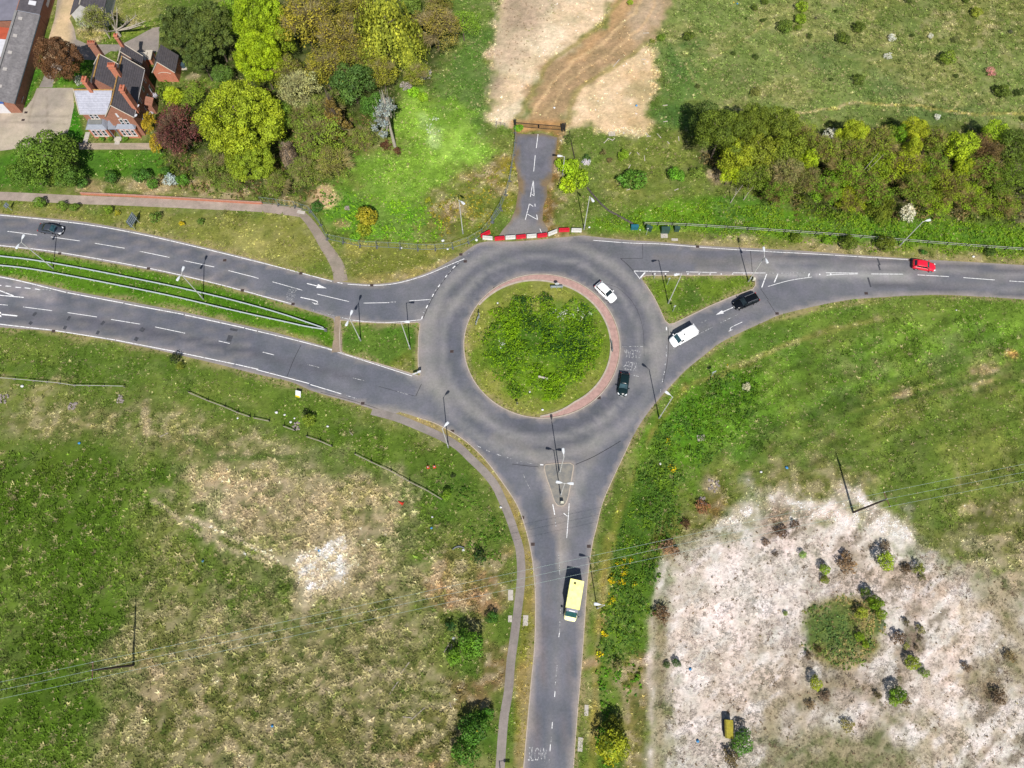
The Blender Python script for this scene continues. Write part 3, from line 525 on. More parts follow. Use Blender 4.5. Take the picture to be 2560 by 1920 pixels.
WEAR = [  # worn or dusty bands: pixel track, half width, tint, strength
 (5, [(1450, 1110), (1560, 1050), (1680, 985), (1780, 955)], 1.2, (162, 159, 154), .7),
 (6, [(1180, 1370), (1260, 1290), (1345, 1220), (1480, 1150)], 1.0, (172, 169, 164), .75), (6, [(1080, 1655), (1200, 1580), (1300, 1480), (1345, 1330)], 1.1, (156, 153, 151), .55),
 (10, [(-150, 470), (0, 490), (120, 545), (200, 630), (250, 720), (330, 940), (400, 1180), (430, 1600)], .55, (169, 163, 156), .8),
 (10, [(60, 440), (200, 480), (420, 460), (640, 380), (820, 260)], .9, (147, 146, 145), .5),
 (10, [(850, 230), (760, 380), (690, 560), (610, 760), (540, 980), (490, 1250), (462, 1600)], 1.0, (156, 154, 152), .6),
 (10, [(330, 1040), (400, 1240), (440, 1400)], .8, (150, 142, 136), .7), (10, [(470, 1060), (430, 1250)], .7, (152, 144, 138), .6),
 (10, [(250, 640), (500, 600), (640, 600)], 1.6, (122, 120, 118), .5), (10, [(100, 560), (300, 560), (600, 560)], 1.2, (125, 124, 123), .4),
 (7, [(-200, 690), (200, 690), (500, 702), (800, 712), (1200, 740)], .9, (173, 172, 171), .7), (6, [(2080, 650), (2212, 680)], 1.6, (155, 152, 149), .7),
 (7, [(0, 590), (700, 620), (1500, 680), (2212, 730)], .5, (153, 150, 149), .6), (7, [(700, 740), (1100, 760), (1700, 800), (2212, 850)], .4, (148, 146, 146), .5),
 (7, [(0, 545), (700, 575), (1500, 630), (2212, 690)], .35, (94, 94, 100), .5), (7, [(900, 790), (1500, 850), (2212, 890)], .35, (92, 92, 98), .5), (7, [(900, 800), (1400, 800), (2212, 830)], .3, (96, 96, 102), .4),
 (4, [(700, 1090), (1100, 1160), (1500, 1245), (2212, 1385)], .6, (84, 86, 96), .7), (5, [(0, 1400), (300, 1480), (650, 1560), (900, 1620)], .7, (92, 93, 100), .5),
 (4, [(0, 1060), (700, 1120), (1500, 1260)], 1.2, (98, 98, 108), .5), (4, [(0, 820), (200, 850), (420, 900)], 1.0, (172, 167, 169), .7),
 (5, [(1350, 1600), (1500, 1650), (1620, 1700)], .8, (161, 159, 156), .6), (9, [(1560, 20), (1700, 80), (1850, 190), (2000, 280), (2212, 420)], 1.2, (153, 151, 150), .55),
 (9, [(900, 170), (1050, 215), (1240, 235), (1400, 280)], .5, (156, 150, 144), .6), (6, [(0, 470), (300, 450), (700, 440)], 1.3, (104, 104, 108), .5),
 (6, [(300, 640), (700, 680), (950, 820), (1090, 1050), (1130, 1300)], .8, (100, 101, 108), .5), (6, [(500, 600), (800, 620), (1000, 780), (1180, 1000)], .5, (127, 127, 129), .5),
 (5, [(1480, 1150), (1440, 1400), (1460, 1620)], 1.6, (133, 130, 131), .6), (5, [(1750, 1050), (1650, 1250), (1640, 1500)], .8, (102, 104, 112), .4),
 (5, [(1520, 1150), (1500, 1300), (1500, 1480), (1560, 1640)], 2.2, (150, 148, 146), .6), (5, [(1300, 1000), (1500, 1080), (1700, 960), (1900, 760)], 1.0, (146, 144, 142), .45), (9, [(1500, 0), (1620, 60), (1800, 160), (1950, 230)], 1.6, (150, 148, 144), .6), (10, [(0, 330), (200, 400), (450, 390), (640, 300), (800, 160)], 1.2, (94, 96, 104), .5), (10, [(900, 0), (800, 240), (640, 420), (400, 520)], .6, (90, 92, 100), .4), (6, [(1150, 900), (1240, 1100), (1270, 1300), (1220, 1520)], 1.3, (142, 140, 138), .5), (6, [(500, 480), (900, 520), (1040, 660)], 1.0, (98, 100, 106), .5), (6, [(1240, 560), (1700, 590), (2040, 620)], .7, (132, 126, 122), .4), (6, [(1400, 1330), (1600, 1200), (1900, 1070), (2200, 960)], .5, (134, 132, 132), .4), (10, [(560, 1100), (520, 1400), (500, 1650)], .8, (100, 102, 110), .4), (10, [(230, 900), (300, 1300), (330, 1650)], .6, (100, 102, 110), .4),
 (14, [(300, 0), (290, 500), (240, 1100), (190, 1659)], .35, (124, 116, 118), .5), (14, [(520, 400), (490, 900), (440, 1500)], .35, (122, 116, 118), .5),
 (14, [(440, 0), (410, 500), (370, 1000), (320, 1659)], .5, (137, 135, 138), .6), (14, [(215, 0), (205, 600), (170, 1000), (130, 1659)], .3, (160, 151, 146), .6), (14, [(625, 200), (600, 700), (560, 1250), (525, 1659)], .3, (153, 145, 142), .6)]
WEARW = [(TG(n, p), w, c, k) for n, p, w, c, k in WEAR]
def lanes(n, top, bot, fr, xs_):
    tx, ty = zip(*top); bx, by = zip(*bot)
    return [([G(T(n, x_, np.interp(x_, tx, ty)*(1-f)+np.interp(x_, bx, by)*f)) for x_ in xs_], w, a, k) for f, w, a, k in fr]
FR = [(.17, .35, (96, 98, 108), .45), (.25, .3, (136, 130, 128), .45), (.33, .35, (98, 100, 110), .4), (.5, .3, (142, 138, 138), .4), (.67, .35, (98, 100, 108), .45), (.75, .3, (134, 129, 128), .4), (.84, .35, (98, 100, 108), .4), (.96, .25, (158, 152, 148), .4)]
xs4 = list(range(-300, 2300, 130))
LANES = lanes(4, [(-400, 180), (0, 200), (700, 275), (1200, 362), (1700, 475), (2212, 600)], [(-400, 415), (0, 462), (500, 520), (1280, 658), (1800, 775), (2212, 882)], FR, xs4)+lanes(4, [(-300, 690), (0, 735), (400, 825), (1066, 960), (1586, 1058), (2110, 1174)], [(-300, 1100), (0, 1142), (450, 1193), (995, 1278), (1510, 1378), (2025, 1486)], FR, xs4)+lanes(7, [(-600, 480), (0, 515), (800, 560), (1220, 585), (2212, 645)], [(-600, 690), (0, 700), (800, 705), (1290, 716), (2212, 785)], FR[:3]+FR[5:], list(range(-600, 2300, 140)))
TARP = TG(4, [(-400, 700), (1900, 1200), (2212, 1260), (2212, 1590), (0, 1230), (-400, 1180)])+[]
def road_colour(x, y):
    n = fbm(x, y, 6, 71, 5); s = smooth(.3, .7, n)[:, None]
    c = np.array(alb(104, 108, 118))*(1-s)+np.array(alb(118, 120, 128))*s
    up = smooth(46, 58, y+x*.35)[:, None]*.25
    c = c*(1-up)+np.array(alb(122, 121, 124))*up
    for pts, w, a, k in WEARW:
        d = sdist(x, y, pts, False)+(vnoise(x, y, 1.6, 83)-.5)*w*.9
        m = np.clip(smooth(w*1.9, w*.2, d)*k*(.8+.6*vnoise(x, y, 2.6, 91)), 0, .95)[:, None]
        c = c*(1-m)+np.array(alb(*a))*m
    for pts, w, a, k in LANES:
        dd = sdist(x, y, pts, False)+(vnoise(x, y, 1.2, 63)-.5)*.25; m = (smooth(w*1.6, w*.2, dd)*k*(.5+vnoise(x, y, 5, 67)))[:, None]; c = c*(1-m)+np.array(alb(*a))*m
    rr_ = np.hypot(x-CX, y-CY)+(vnoise(x, y, 4, 69)-.5)*.5; aa = vnoise(x, y, 13, 73)
    for r0, w, a, k in ((CR+.5, .4, (90, 93, 102), .5), (CR+2.2, .7, (92, 95, 104), .6), (CR+3.6, .5, (146, 145, 146), .6), (CR+5.0, .7, (98, 100, 108), .5), (CR+6.8, .9, (152, 150, 148), .65), (CR+8.4, .6, (108, 109, 116), .4)):
        m = (smooth(w*1.7, w*.2, np.abs(rr_-r0))*k*(.3+1.0*aa))[:, None]; c = c*(1-m)+np.array(alb(*a))*m
    d = -road_sd(x, y)+(vnoise(x, y, 1.1, 97)-.5)*.5
    m = (smooth(.75, .05, d)*.7)[:, None]; c = c*(1-m)+np.array(alb(172, 162, 154))*m
    return c*1.04
road_m = attr_mat('asphalt', 'col', mott=.15, rough=.85, scales=(2.2, 9.0, .35), bmp=.25)
road = cdt_sheet('road', OUTER, HOLES, .008, road_m, 1.0, road_colour)
def flat_colour(a, b, s=3.0, o=0):
    def f(x, y):
        m = smooth(.3, .7, fbm(x, y, s, o, 5))[:, None]; return np.array(alb(*a))*(1-m)+np.array(alb(*b))*m
    return f
path_m = attr_mat('worn_footway', 'col', mott=.16, scales=(1.2, 6.0, .5), bmp=.3)
def spur_colour(x, y):
    c = flat_colour((112, 114, 124), (124, 124, 132), 4, 7)(x, y)
    d = -sdist(x, y, SPUR)+(fbm(x, y, 2.4, 15, 4)-.5)*3.0
    m = (smooth(1.1, .0, d)*.9)[:, None]; c = c*(1-m)+np.array(alb(140, 120, 86))*m
    yy = smooth(80, 74, y+(vnoise(x, y, 2, 3)-.5)*4)[:, None]*.6
    return (c*(1-yy)+np.array(alb(156, 152, 148))*yy)*.95
cdt_sheet('abandoned_road', SPUR, [], .008, attr_mat('old_asphalt', 'col', mott=.2, scales=(.8, 5.0, .3), bmp=.3), .8, spur_colour)
def yard_colour(x, y):
    c = flat_colour((196, 184, 164), (172, 162, 150), 5, 7)(x, y)
    for ln in (DG([(100, 190), (104, 290)]), DG([(60, 250), (155, 250)]), DG([(0, 262), (155, 268)]), DG([(80, 190), (60, 260)])):
        m = (smooth(.28, .05, sdist(x, y, ln, False))*.55)[:, None]; c = c*(1-m)+np.array(alb(140, 130, 116))*m
    m = (smooth(-1.5, 1.5, sdist(x, y, DG([(118, 205), (112, 290)]), False)-5)*0)[:, None]
    return c
cdt_sheet('concrete_yard', YARD, [], .010, attr_mat('concrete_slabs', 'col', mott=.16, scales=(.7, 4.0, .25), bmp=.2), .5, yard_colour)
cdt_sheet('driveway', ALLEY, [], .006, attr_mat('old_driveway', 'col', mott=.2, scales=(.9, 4.0, .25), bmp=.3), 1.0, lambda x, y: flat_colour((160, 150, 140), (150, 142, 136), 4, 3)(x, y)+(np.array(alb(214, 190, 150))-np.array(alb(156, 148, 138)))*(smooth(3.4, 1.0, sdist(x, y, DG([(112, 120), (140, 40), (165, -30)]), False)+(vnoise(x, y, 2, 5)-.5)*2))[:, None])
cdt_sheet('front_walk', FRONT_WALK, [], .012, path_m, 1.0, flat_colour((186, 170, 150), (160, 148, 132), 2, 3))
def ribbon(name, pts, w, z, mat, col):
    L, R = ribbon_poly(pts, w); n = len(L); m = max(3, 3)
    V = []; 
    for a, b in zip(L, R):
        for k in range(4): t = k/3; V.append((a[0]*(1-t)+b[0]*t, a[1]*(1-t)+b[1]*t, z))
    V = np.array(V); Fc = []
    for i in range(n-1):
        for k in range(3): j = i*4+k; Fc.append((j, j+1, j+5, j+4))
    Fc = np.array(Fc)[:, ::-1]
    me = raw_mesh(name, V, Fc.ravel(), np.full(len(Fc), 4), mat); me.flip_normals() if me.polygons[0].normal.z < 0 else None
    col_attr(me, col(V[:, 0], V[:, 1])); o = bpy.data.objects.new(name, me); COL.objects.link(o); return tag(o, kind='structure')
ribbon('footpath', SW_PATH, 1.35, .014, path_m, flat_colour((156, 148, 142), (142, 134, 130), 2, 3))
ribbon('footpath', NW_PATH, 1.9, .014, path_m, flat_colour((182, 168, 156), (166, 152, 142), 2, 3))
ribbon('footpath', NW_SPUR, (1.35, 2.6), .018, path_m, flat_colour((162, 150, 138), (150, 138, 126), 2, 3))
ribbon('footpath', CROSS, (.9, 1.9), .022, path_m, flat_colour((166, 148, 128), (150, 136, 120), 1, 3))
# red apron round the island, its kerbs and the kerbs of the other islands
apron_m = surf('red_apron', alb(190, 154, 144), .85, 0, .16, 1.6, .3)
kerb_m = surf('kerb_stone', alb(192, 178, 162), .85, 0, .16, 1.4, .2)
def arc(a0, a1, n=90): return [math.radians(a0+(a1-a0)*i/n) for i in range(n+1)]
def arc_w(a, full): 
    return full
mb = MB(); A = arc(-92, 146); P = []
for k, a in enumerate(A):
    t = k/(len(A)-1); w = 1.32*min(1, t/.12, (1-t)/.30)+.02
    P.append((a, w))
for (a, w), (b, w2) in zip(P[:-1], P[1:]):
    q = [(CX+(CR-.14)*math.cos(a), CY+(CR-.14)*math.sin(a)), (CX+(CR-.14)*math.cos(b), CY+(CR-.14)*math.sin(b)),
         (CX+(CR-.14-w2)*math.cos(b), CY+(CR-.14-w2)*math.sin(b)), (CX+(CR-.14-w)*math.cos(a), CY+(CR-.14-w)*math.sin(a))]
    mb.add([(*p, .09) for p in q], [(0, 1, 2, 3)])
tag(mb.build('red_apron', apron_m), kind='structure')
def kerb(mb, pts, w, z, inward=None, closed=False):
    P = [Vector((*p, 0)) for p in pts]; n = len(P); Lr = []
    for i, p in enumerate(P):
        a = P[(i-1) % n] if closed else P[max(i-1, 0)]; b = P[(i+1) % n] if closed else P[min(i+1, n-1)]
        t = (b-a).normalized(); q = Vector((-t.y, t.x, 0))*w/2
        Lr.append([(p+q)+Vector((0, 0, -.02)), (p+q)+Vector((0, 0, z)), (p-q)+Vector((0, 0, z)), (p-q)+Vector((0, 0, -.02))])
    if closed: Lr.append(Lr[0])
    return mb.loft(Lr, cap=not closed)
mb = MB(); kerb(mb, ISLAND, .16, .11, closed=True); kerb(mb, [(CX+(CR-.14-w-.12)*math.cos(a), CY+(CR-.14-w-.12)*math.sin(a)) for a, w in P], .3, .12)
kerb(mb, TRI_E[1:3]+TRI_E[3:], .16, .10); kerb(mb, SPLIT, .15, .10, closed=True); kerb(mb, TRI_W, .14, .06, closed=True)
kerb(mb, [G(p) for p in spline([T(10, 0, 970), T(9, 2150, 880), T(9, 2050, 740), T(9, 1950, 620), T(9, 1820, 500), T(9, 1700, 420), T(9, 1550, 340), T(9, 1400, 290)], 12)], .16, .08)
kerb(mb, [G(p) for p in spline([T(10, 0, 970), T(10, 60, 1080), T(10, 120, 1260), T(10, 165, 1450), T(10, 185, 1600), T(14, 203, 200), T(14, 195, 600), T(14, 158, 1000), T(14, 100, 1659)], 12)], .14, .07)
kerb(mb, [G(p) for p in spline([T(10, 1020, 500), T(10, 860, 840), T(10, 780, 1030), T(10, 730, 1230), T(10, 690, 1400), T(14, 650, 50), T(14, 605, 700), T(14, 555, 1300), T(14, 530, 1659)], 12)], .14, .07)
tag(mb.build('kerbs', kerb_m), kind='structure')
mb = MB().prism(SPLIT, -.02, .095); tag(mb.build('splitter_island', surf('island_concrete', alb(132, 132, 130), .9, 0, .12, .9, .3, col2=alb(150, 144, 132))), kind='structure')
# ---------------------------------------------------------------- painted markings
white_m, t_, o_ = nt('worn_white_paint'); p_ = t_.nodes.new('ShaderNodeBsdfPrincipled'); tc_ = t_.nodes.new('ShaderNodeTexCoord').outputs['Object']
t_.links.new(ramp(t_, noise(t_, 2.6, 5, .7, tc_), [(.34, alb(150, 150, 150)), (.50, (.62, .62, .62))]), p_.inputs['Base Color']); p_.inputs['Roughness'].default_value = .7; t_.links.new(p_.outputs[0], o_.inputs[0])
faded_m, t_, o_ = nt('faded_white_paint'); p_ = t_.nodes.new('ShaderNodeBsdfPrincipled'); tc_ = t_.nodes.new('ShaderNodeTexCoord').outputs['Object']
t_.links.new(ramp(t_, noise(t_, 3.5, 5, .75, tc_), [(.47, alb(106, 107, 112)), (.62, (.48, .48, .48))]), p_.inputs['Base Color']); p_.inputs['Roughness'].default_value = .75; t_.links.new(p_.outputs[0], o_.inputs[0])
seam_m = surf('bitumen_seam', (.012, .012, .014), .6, 0, .3, 3)
MK = {'w': MB(), 'f': MB(), 's': MB()}
def line(kind, n, pts, w=.15, z=None, curve=True):
    q = [T(n, *p) for p in pts]
    if curve and len(q) > 2: q = spline(q, 8)
    L, R = ribbon_poly([G(p) for p in q], w*.68); z = z or {'w': .016, 'f': .0165, 's': .013}[kind]; m = MK[kind]
    for i in range(len(L)-1): m.add([(*L[i], z), (*R[i], z), (*R[i+1], z), (*L[i+1], z)], [(0, 1, 2, 3)])
def dashes(kind, n, ds, w=.15):
    for a, b, c, d in ds: line(kind, n, [(a, b), (c, d)], w)
line('w', 4, [(-400, 175), (0, 200), (700, 275), (1200, 362), (1700, 475), (2212, 600)], .22); line('w', 5, [(0, 600), (200, 650), (420, 708), (655, 772)], .2)
line('w', 5, [(790, 797), (1000, 807), (1180, 795), (1350, 755), (1500, 705), (1650, 640), (1800, 577)], .18); line('w', 5, [(700, 781), (748, 790)], .2)
line('w', 4, [(-400, 415), (0, 462), (500, 520), (1280, 658), (1800, 775), (2212, 882)], .2); line('w', 5, [(0, 884), (330, 972)], .2); line('f', 5, [(480, 1015), (600, 1050), (740, 1085), (840, 1108)], .22)
line('w', 5, [(840, 1108), (1000, 1124), (1180, 1126), (1425, 1104)], .16)
line('w', 4, [(-300, 690), (0, 735), (200, 775), (400, 825), (574, 868)], .24); line('w', 4, [(584, 870), (1066, 960)], .24); line('w', 4, [(1078, 964), (1586, 1058)], .24); line('w', 4, [(1598, 1062), (2110, 1174)], .24)
line('w', 4, [(2120, 1178), (2230, 1204)], .24); line('w', 5, [(10, 1202), (300, 1270), (600, 1348), (740, 1385)], .2); line('w', 5, [(765, 1403), (1000, 1478), (1350, 1590)], .18); line('w', 5, [(600, 1350), (760, 1402)], .14)
line('w', 4, [(-300, 1095), (0, 1142), (450, 1193)], .24); line('w', 4, [(480, 1198), (995, 1278)], .22); line('w', 4, [(1002, 1280), (1510, 1378)], .22); line('w', 4, [(1525, 1382), (2025, 1486)], .22); line('w', 4, [(2035, 1488), (2230, 1532)], .22); line('w', 5, [(5, 1535), (460, 1655)], .2); line('w', 9, [(470, 5), (738, 86)], .2); line('f', 9, [(780, 98), (880, 130)], .2)
dashes('w', 4, [(65, 340, 320, 372), (440, 388, 690, 423), (820, 443, 1077, 486), (1208, 512, 1463, 565), (1590, 593, 1852, 648), (1974, 679, 2215, 740)], .17)
dashes('w', 5, [(-4, 740, 22, 747), (143, 776, 400, 849), (528, 882, 803, 947), (930, 960, 1150, 956), (1325, 941, 1500, 929)], .16); dashes('f', 5, [(1150, 952, 1210, 950)], .16)
dashes('w', 4, [(-200, 955, 68, 978), (200, 993, 450, 1025), (585, 1042, 838, 1080), (960, 1101, 1212, 1142), (1340, 1166, 1600, 1220), (1890, 1287, 1985, 1309)], .16)
dashes('w', 5, [(58, 1383, 156, 1408)], .16); dashes('f', 5, [(445, 1490, 545, 1516), (835, 1606, 940, 1632)], .16); dashes('f', 9, [(1225, 65, 1318, 92)], .14)
dashes('w', 4, [(48, 812, 98, 816), (130, 822, 182, 827), (212, 828, 266, 834), (302, 837, 348, 845), (-20, 806, 12, 808)], .24); dashes('f', 4, [(360, 840, 440, 850)], .24)
line('w', 4, [(-200, 868), (0, 892), (205, 911)], .26); line('w', 4, [(-60, 830), (20, 860), (118, 898)], .3)
line('w', 4, [(0, 1056), (150, 1071)], .35); MK['w'].add([(*G(T(4, *p)), .016) for p in ((8, 1036), (12, 1082), (-60, 1052))], [(0, 1, 2)])
# give-way dashes on the west entry, lane arrows
gw = [(1430, 1100), (1450, 1040), (1480, 985), (1530, 890), (1560, 840), (1620, 760), (1660, 705), (1700, 660), (1740, 622), (1770, 600)]
gs = spline([T(5, *p) for p in gw], 2.4)
for i in range(0, len(gs)-3, 6):
    a = [G(p) for p in gs[i:i+4]]; L, R = ribbon_poly(a, .2)
    for k in range(len(L)-1): MK['f' if i % 4 else 'w'].add([(*L[k], .016), (*R[k], .016), (*R[k+1], .016), (*L[k+1], .016)], [(0, 1, 2, 3)])
line('s', 5, [(1446, 1090), (1490, 985), (1545, 880), (1600, 795), (1680, 690), (1760, 612)], .14)
dashes('f', 5, [(1620, 634, 1660, 652), (1520, 685, 1545, 694), (1740, 577, 1775, 584), (1835, 535, 1880, 490), (1395, 725, 1415, 735)], .14)
def arrow_straight(n, a, b, w=.17, head=1.9, hw=.42, kind='w'):
    A_ = Vector(G(T(n, *a))); B_ = Vector(G(T(n, *b))); d = (B_-A_).normalized(); q = Vector((-d.y, d.x)); H_ = B_-d*head; m = MK[kind]; z = .0162
    m.add([(*(A_+q*w/2), z), (*(A_-q*w/2), z), (*(H_-q*w/2), z), (*(H_+q*w/2), z)], [(0, 1, 2, 3)])
    m.add([(*(H_+q*hw), z), (*(H_-q*hw), z), (*B_, z)], [(0, 1, 2)])
arrow_straight(5, (440, 790), (612, 833)); line('w', 5, [(385, 910), (440, 922), (500, 935), (528, 945), (533, 958), (520, 968)], .24); MK['w'].add([(*G(T(5, *p)), .017) for p in ((482, 953), (545, 970), (510, 972))], [(0, 1, 2)])
arrow_straight(6, (1910, 997), (1760, 1062), .14, 1.5, .34); line('w', 6, [(1990, 1123), (1940, 1146), (1895, 1168), (1884, 1182), (1888, 1196)], .15); MK['w'].add([(*G(T(6, *p)), .017) for p in ((1868, 1207), (1912, 1188), (1886, 1190))], [(0, 1, 2)])
dashes('f', 6, [(1798, 1132, 1950, 1058), (1568, 1253, 1730, 1168), (1395, 1352, 1440, 1328), (1635, 1130, 1700, 1100)], .13)
line('w', 6, [(700, 417), (1000, 440), (1290, 450), (1600, 475)], .16); line('w', 6, [(1615, 477), (1900, 496), (2230, 514)], .16); line('w', 7, [(-5, 515), (400, 536), (800, 560), (1220, 585)], .16)
line('w', 6, [(1053, 683), (1355, 687)], .2); line('w', 6, [(1505, 690), (1768, 696)], .16); line('w', 6, [(1908, 698), (2190, 700)], .16); line('w', 6, [(1055, 686), (1107, 752)], .17); line('w', 6, [(2200, 708), (2158, 824)], .26)
dashes('w', 6, [(1108, 742, 1150, 694), (1228, 712, 1238, 703), (1322, 712, 1332, 703), (1415, 712, 1425, 703), (1515, 713, 1524, 704), (1612, 713, 1620, 704), (1708, 713, 1716, 705), (1804, 713, 1812, 706), (1902, 714, 1910, 707), (2000, 714, 2008, 707)], .34)
dashes('w', 7, [(500, 698, 775, 701), (890, 708, 1166, 710), (1292, 716, 1563, 731), (1688, 740, 1958, 760), (2085, 769, 2300, 782), (2420, 800, 2680, 820)], .17); line('w', 7, [(505, 719), (620, 712), (775, 708)], .15)
dashes('w', 7, [(54, 782, 86, 708), (348, 730, 358, 704)], .3); dashes('f', 7, [(172, 720, 178, 706), (252, 742, 262, 722)], .3); line('w', 7, [(0, 816), (180, 766), (380, 734)], .14); line('f', 7, [(0, 702), (180, 700), (365, 697)], .12); dashes('w', 7, [(440, 712, 452, 712), (536, 709, 548, 709)], .4)
line('w', 6, [(1334, 1165), (1335, 1195)], .3); dashes('f', 6, [(1334, 1318, 1336, 1350), (1332, 1385, 1334, 1425), (1326, 1460, 1322, 1500), (1318, 1545, 1312, 1580), (1304, 1610, 1300, 1645)], .26); line('f', 10, [(1284, 45), (1282, 75)], .2)
line('s', 6, [(1348, 1170), (1352, 1300), (1345, 1440), (1325, 1560), (1305, 1650)], .1); line('s', 6, [(938, 575), (1000, 630), (1050, 685)], .14); line('s', 6, [(938, 574), (1130, 574), (1128, 450)], .1, curve=False); line('s', 6, [(2060, 505), (2076, 690)], .12); line('s', 6, [(2150, 840), (2215, 930)], .1); line('s', 7, [(-5, 935), (60, 1035)], .1)
line('s', 10, [(0, 692), (120, 706), (230, 716)], .1); line('s', 10, [(285, 705), (500, 683)], .09); line('s', 10, [(550, 695), (680, 640), (800, 575), (940, 492)], .14); line('s', 9, [(1430, 0), (1380, 105)], .12); line('s', 9, [(1060, 20), (1240, 70), (1375, 105)], .08); line('s', 5, [(390, 1320), (330, 1440), (270, 1590)], .12)
line('s', 6, [(950, 1330), (1138, 1335)], .05); line('s', 6, [(800, 790), (930, 840), (1060, 980), (1130, 1180), (1142, 1420)], .06); line('s', 9, [(560, 72), (750, 120), (920, 170), (1100, 230), (1200, 258)], .10)
line('w', 10, [(352, 1040), (362, 1090), (369, 1130)], .22); line('f', 10, [(372, 1160), (380, 1235)], .14); line('w', 10, [(494, 1032), (484, 1180), (473, 1330)], .18); line('w', 10, [(446, 1117), (478, 1142)], .2); dashes('w', 10, [(243, 697, 270, 699)], .3); dashes('f', 10, [(36, 660, 50, 690), (55, 664, 88, 668), (130, 680, 175, 688), (95, 775, 125, 850), (130, 860, 158, 910)], .14)
dashes('f', 9, [(1910, 535, 1945, 550), (1990, 570, 2020, 585), (2078, 605, 2118, 620), (2165, 632, 2205, 648)], .22)
dashes('f', 10, [(404, 1470, 406, 1520), (408, 1545, 413, 1655)], .12); dashes('w', 14, [(410, 490, 404, 528), (372, 995, 368, 1045), (349, 1262, 345, 1318), (332, 1455, 328, 1515)], .16); dashes('f', 14, [(422, 270, 418, 330), (415, 345, 412, 490), (390, 770, 380, 880), (378, 890, 372, 960), (340, 1390, 336, 1450), (324, 1570, 320, 1610)], .12)
line('f', 6, [(948, 1334), (1135, 1335)], .13); line('f', 6, [(910, 1542), (1000, 1568), (1095, 1595)], .15)
def text(kind, s, centre, size, ang, stretch=2.0, wscale=1.0):
    cu = bpy.data.curves.new('t', 'FONT'); cu.body = s; cu.size = size; cu.align_x = 'CENTER'; cu.align_y = 'CENTER'; cu.resolution_u = 2
    o = bpy.data.objects.new('t', cu); COL.objects.link(o); bpy.context.view_layer.update()
    me = bpy.data.meshes.new_from_object(o.evaluated_get(bpy.context.evaluated_depsgraph_get()))
    M = Matrix.Translation((*centre, .0168)) @ Matrix.Rotation(ang, 4, 'Z') @ Matrix.Diagonal((wscale, stretch, 1, 1))
    MK[kind].add([M @ v.co for v in me.vertices], [tuple(p.vertices) for p in me.polygons])
    bpy.data.objects.remove(o); bpy.data.curves.remove(cu); bpy.data.meshes.remove(me)
MK['t'] = MB()
text('t', 'CLEAR', G(T(6, 1040, 1395)), 1.05, math.radians(177), 2.2, .95); text('t', 'KEEP', G(T(6, 1022, 1500)), 1.05, math.radians(170), 2.2, 1.0)
text('t', 'SLOW', G(T(14, 218, 1548)), 1.05, math.radians(-4), 2.6, .95)
def strokes(n, segs, w=.07):   # the worn-away lettering on the west approach: only stroke remnants are left
    for a, b, c, d in segs:
        L, R = ribbon_poly([G(T(n, a, b)), G(T(n, c, d))], w)
        MK['t'].add([(*L[0], .0168), (*R[0], .0168), (*R[1], .0168), (*L[1], .0168)], [(0, 1, 2, 3)])
ux, uy = (.955, .29); vx, vy = (-.235, .97)
def rem(ox, oy, pat, h=34):
    for v, segs in pat:
        for u0, v0, u1, v1 in segs:
            a = (ox+ux*u0*h+vx*(v+v0), oy+uy*u0*h+vy*(v+v0)); b = (ox+ux*u1*h+vx*(v+v1), oy+uy*u1*h+vy*(v+v1))
            strokes(5, [(*a, *b)])
bar = lambda u0, u1, v: (u0, v, u1, v)
rem(312, 824, [(0, [bar(0, 1, 0), bar(.5, 1.3, 5)]), (13, [bar(0, .45, 0), bar(.6, 1.2, 2), bar(.1, .6, 7)]), (27, [bar(.2, 1.1, 0), (.6, 0, .6, 9), bar(0, .8, 9)]), (42, [bar(.1, 1.0, 0), (.1, 0, .1, 8), (.95, 0, .95, 9)]), (57, [bar(0, 1.1, 0), (.0, 0, .0, 8), bar(.1, .9, 9)]), (72, [bar(0, 1.0, 2), (1, 2, 1, 9)]), (87, [bar(.1, .95, 0), (.95, 0, .95, 8), bar(.2, .95, 8)]), (102, [bar(0, .8, 0), bar(0, .7, 6), bar(.3, 1, 11)])], 40)
rem(278, 838, [(0, [bar(0, .7, 0), (.2, 0, .7, 7)]), (16, [bar(.1, .8, 0), (.5, 0, .5, 8)]), (32, [bar(0, .9, 2), (0, 2, 0, 10)]), (48, [bar(0, 1.0, 0), (0, 0, 0, 9)]), (64, [bar(.1, .8, 0), (.1, 0, .1, 9), bar(.1, .8, 9)]), (82, [bar(0, .6, 0), bar(.3, .9, 6)])], 38)
for k, nm, m in (('w', 'road_markings', white_m), ('f', 'faded_road_markings', faded_m), ('s', 'tarmac_seams', seam_m), ('t', 'road_lettering', faded_m)):
    tag(MK[k].build(nm, m), kind='structure')
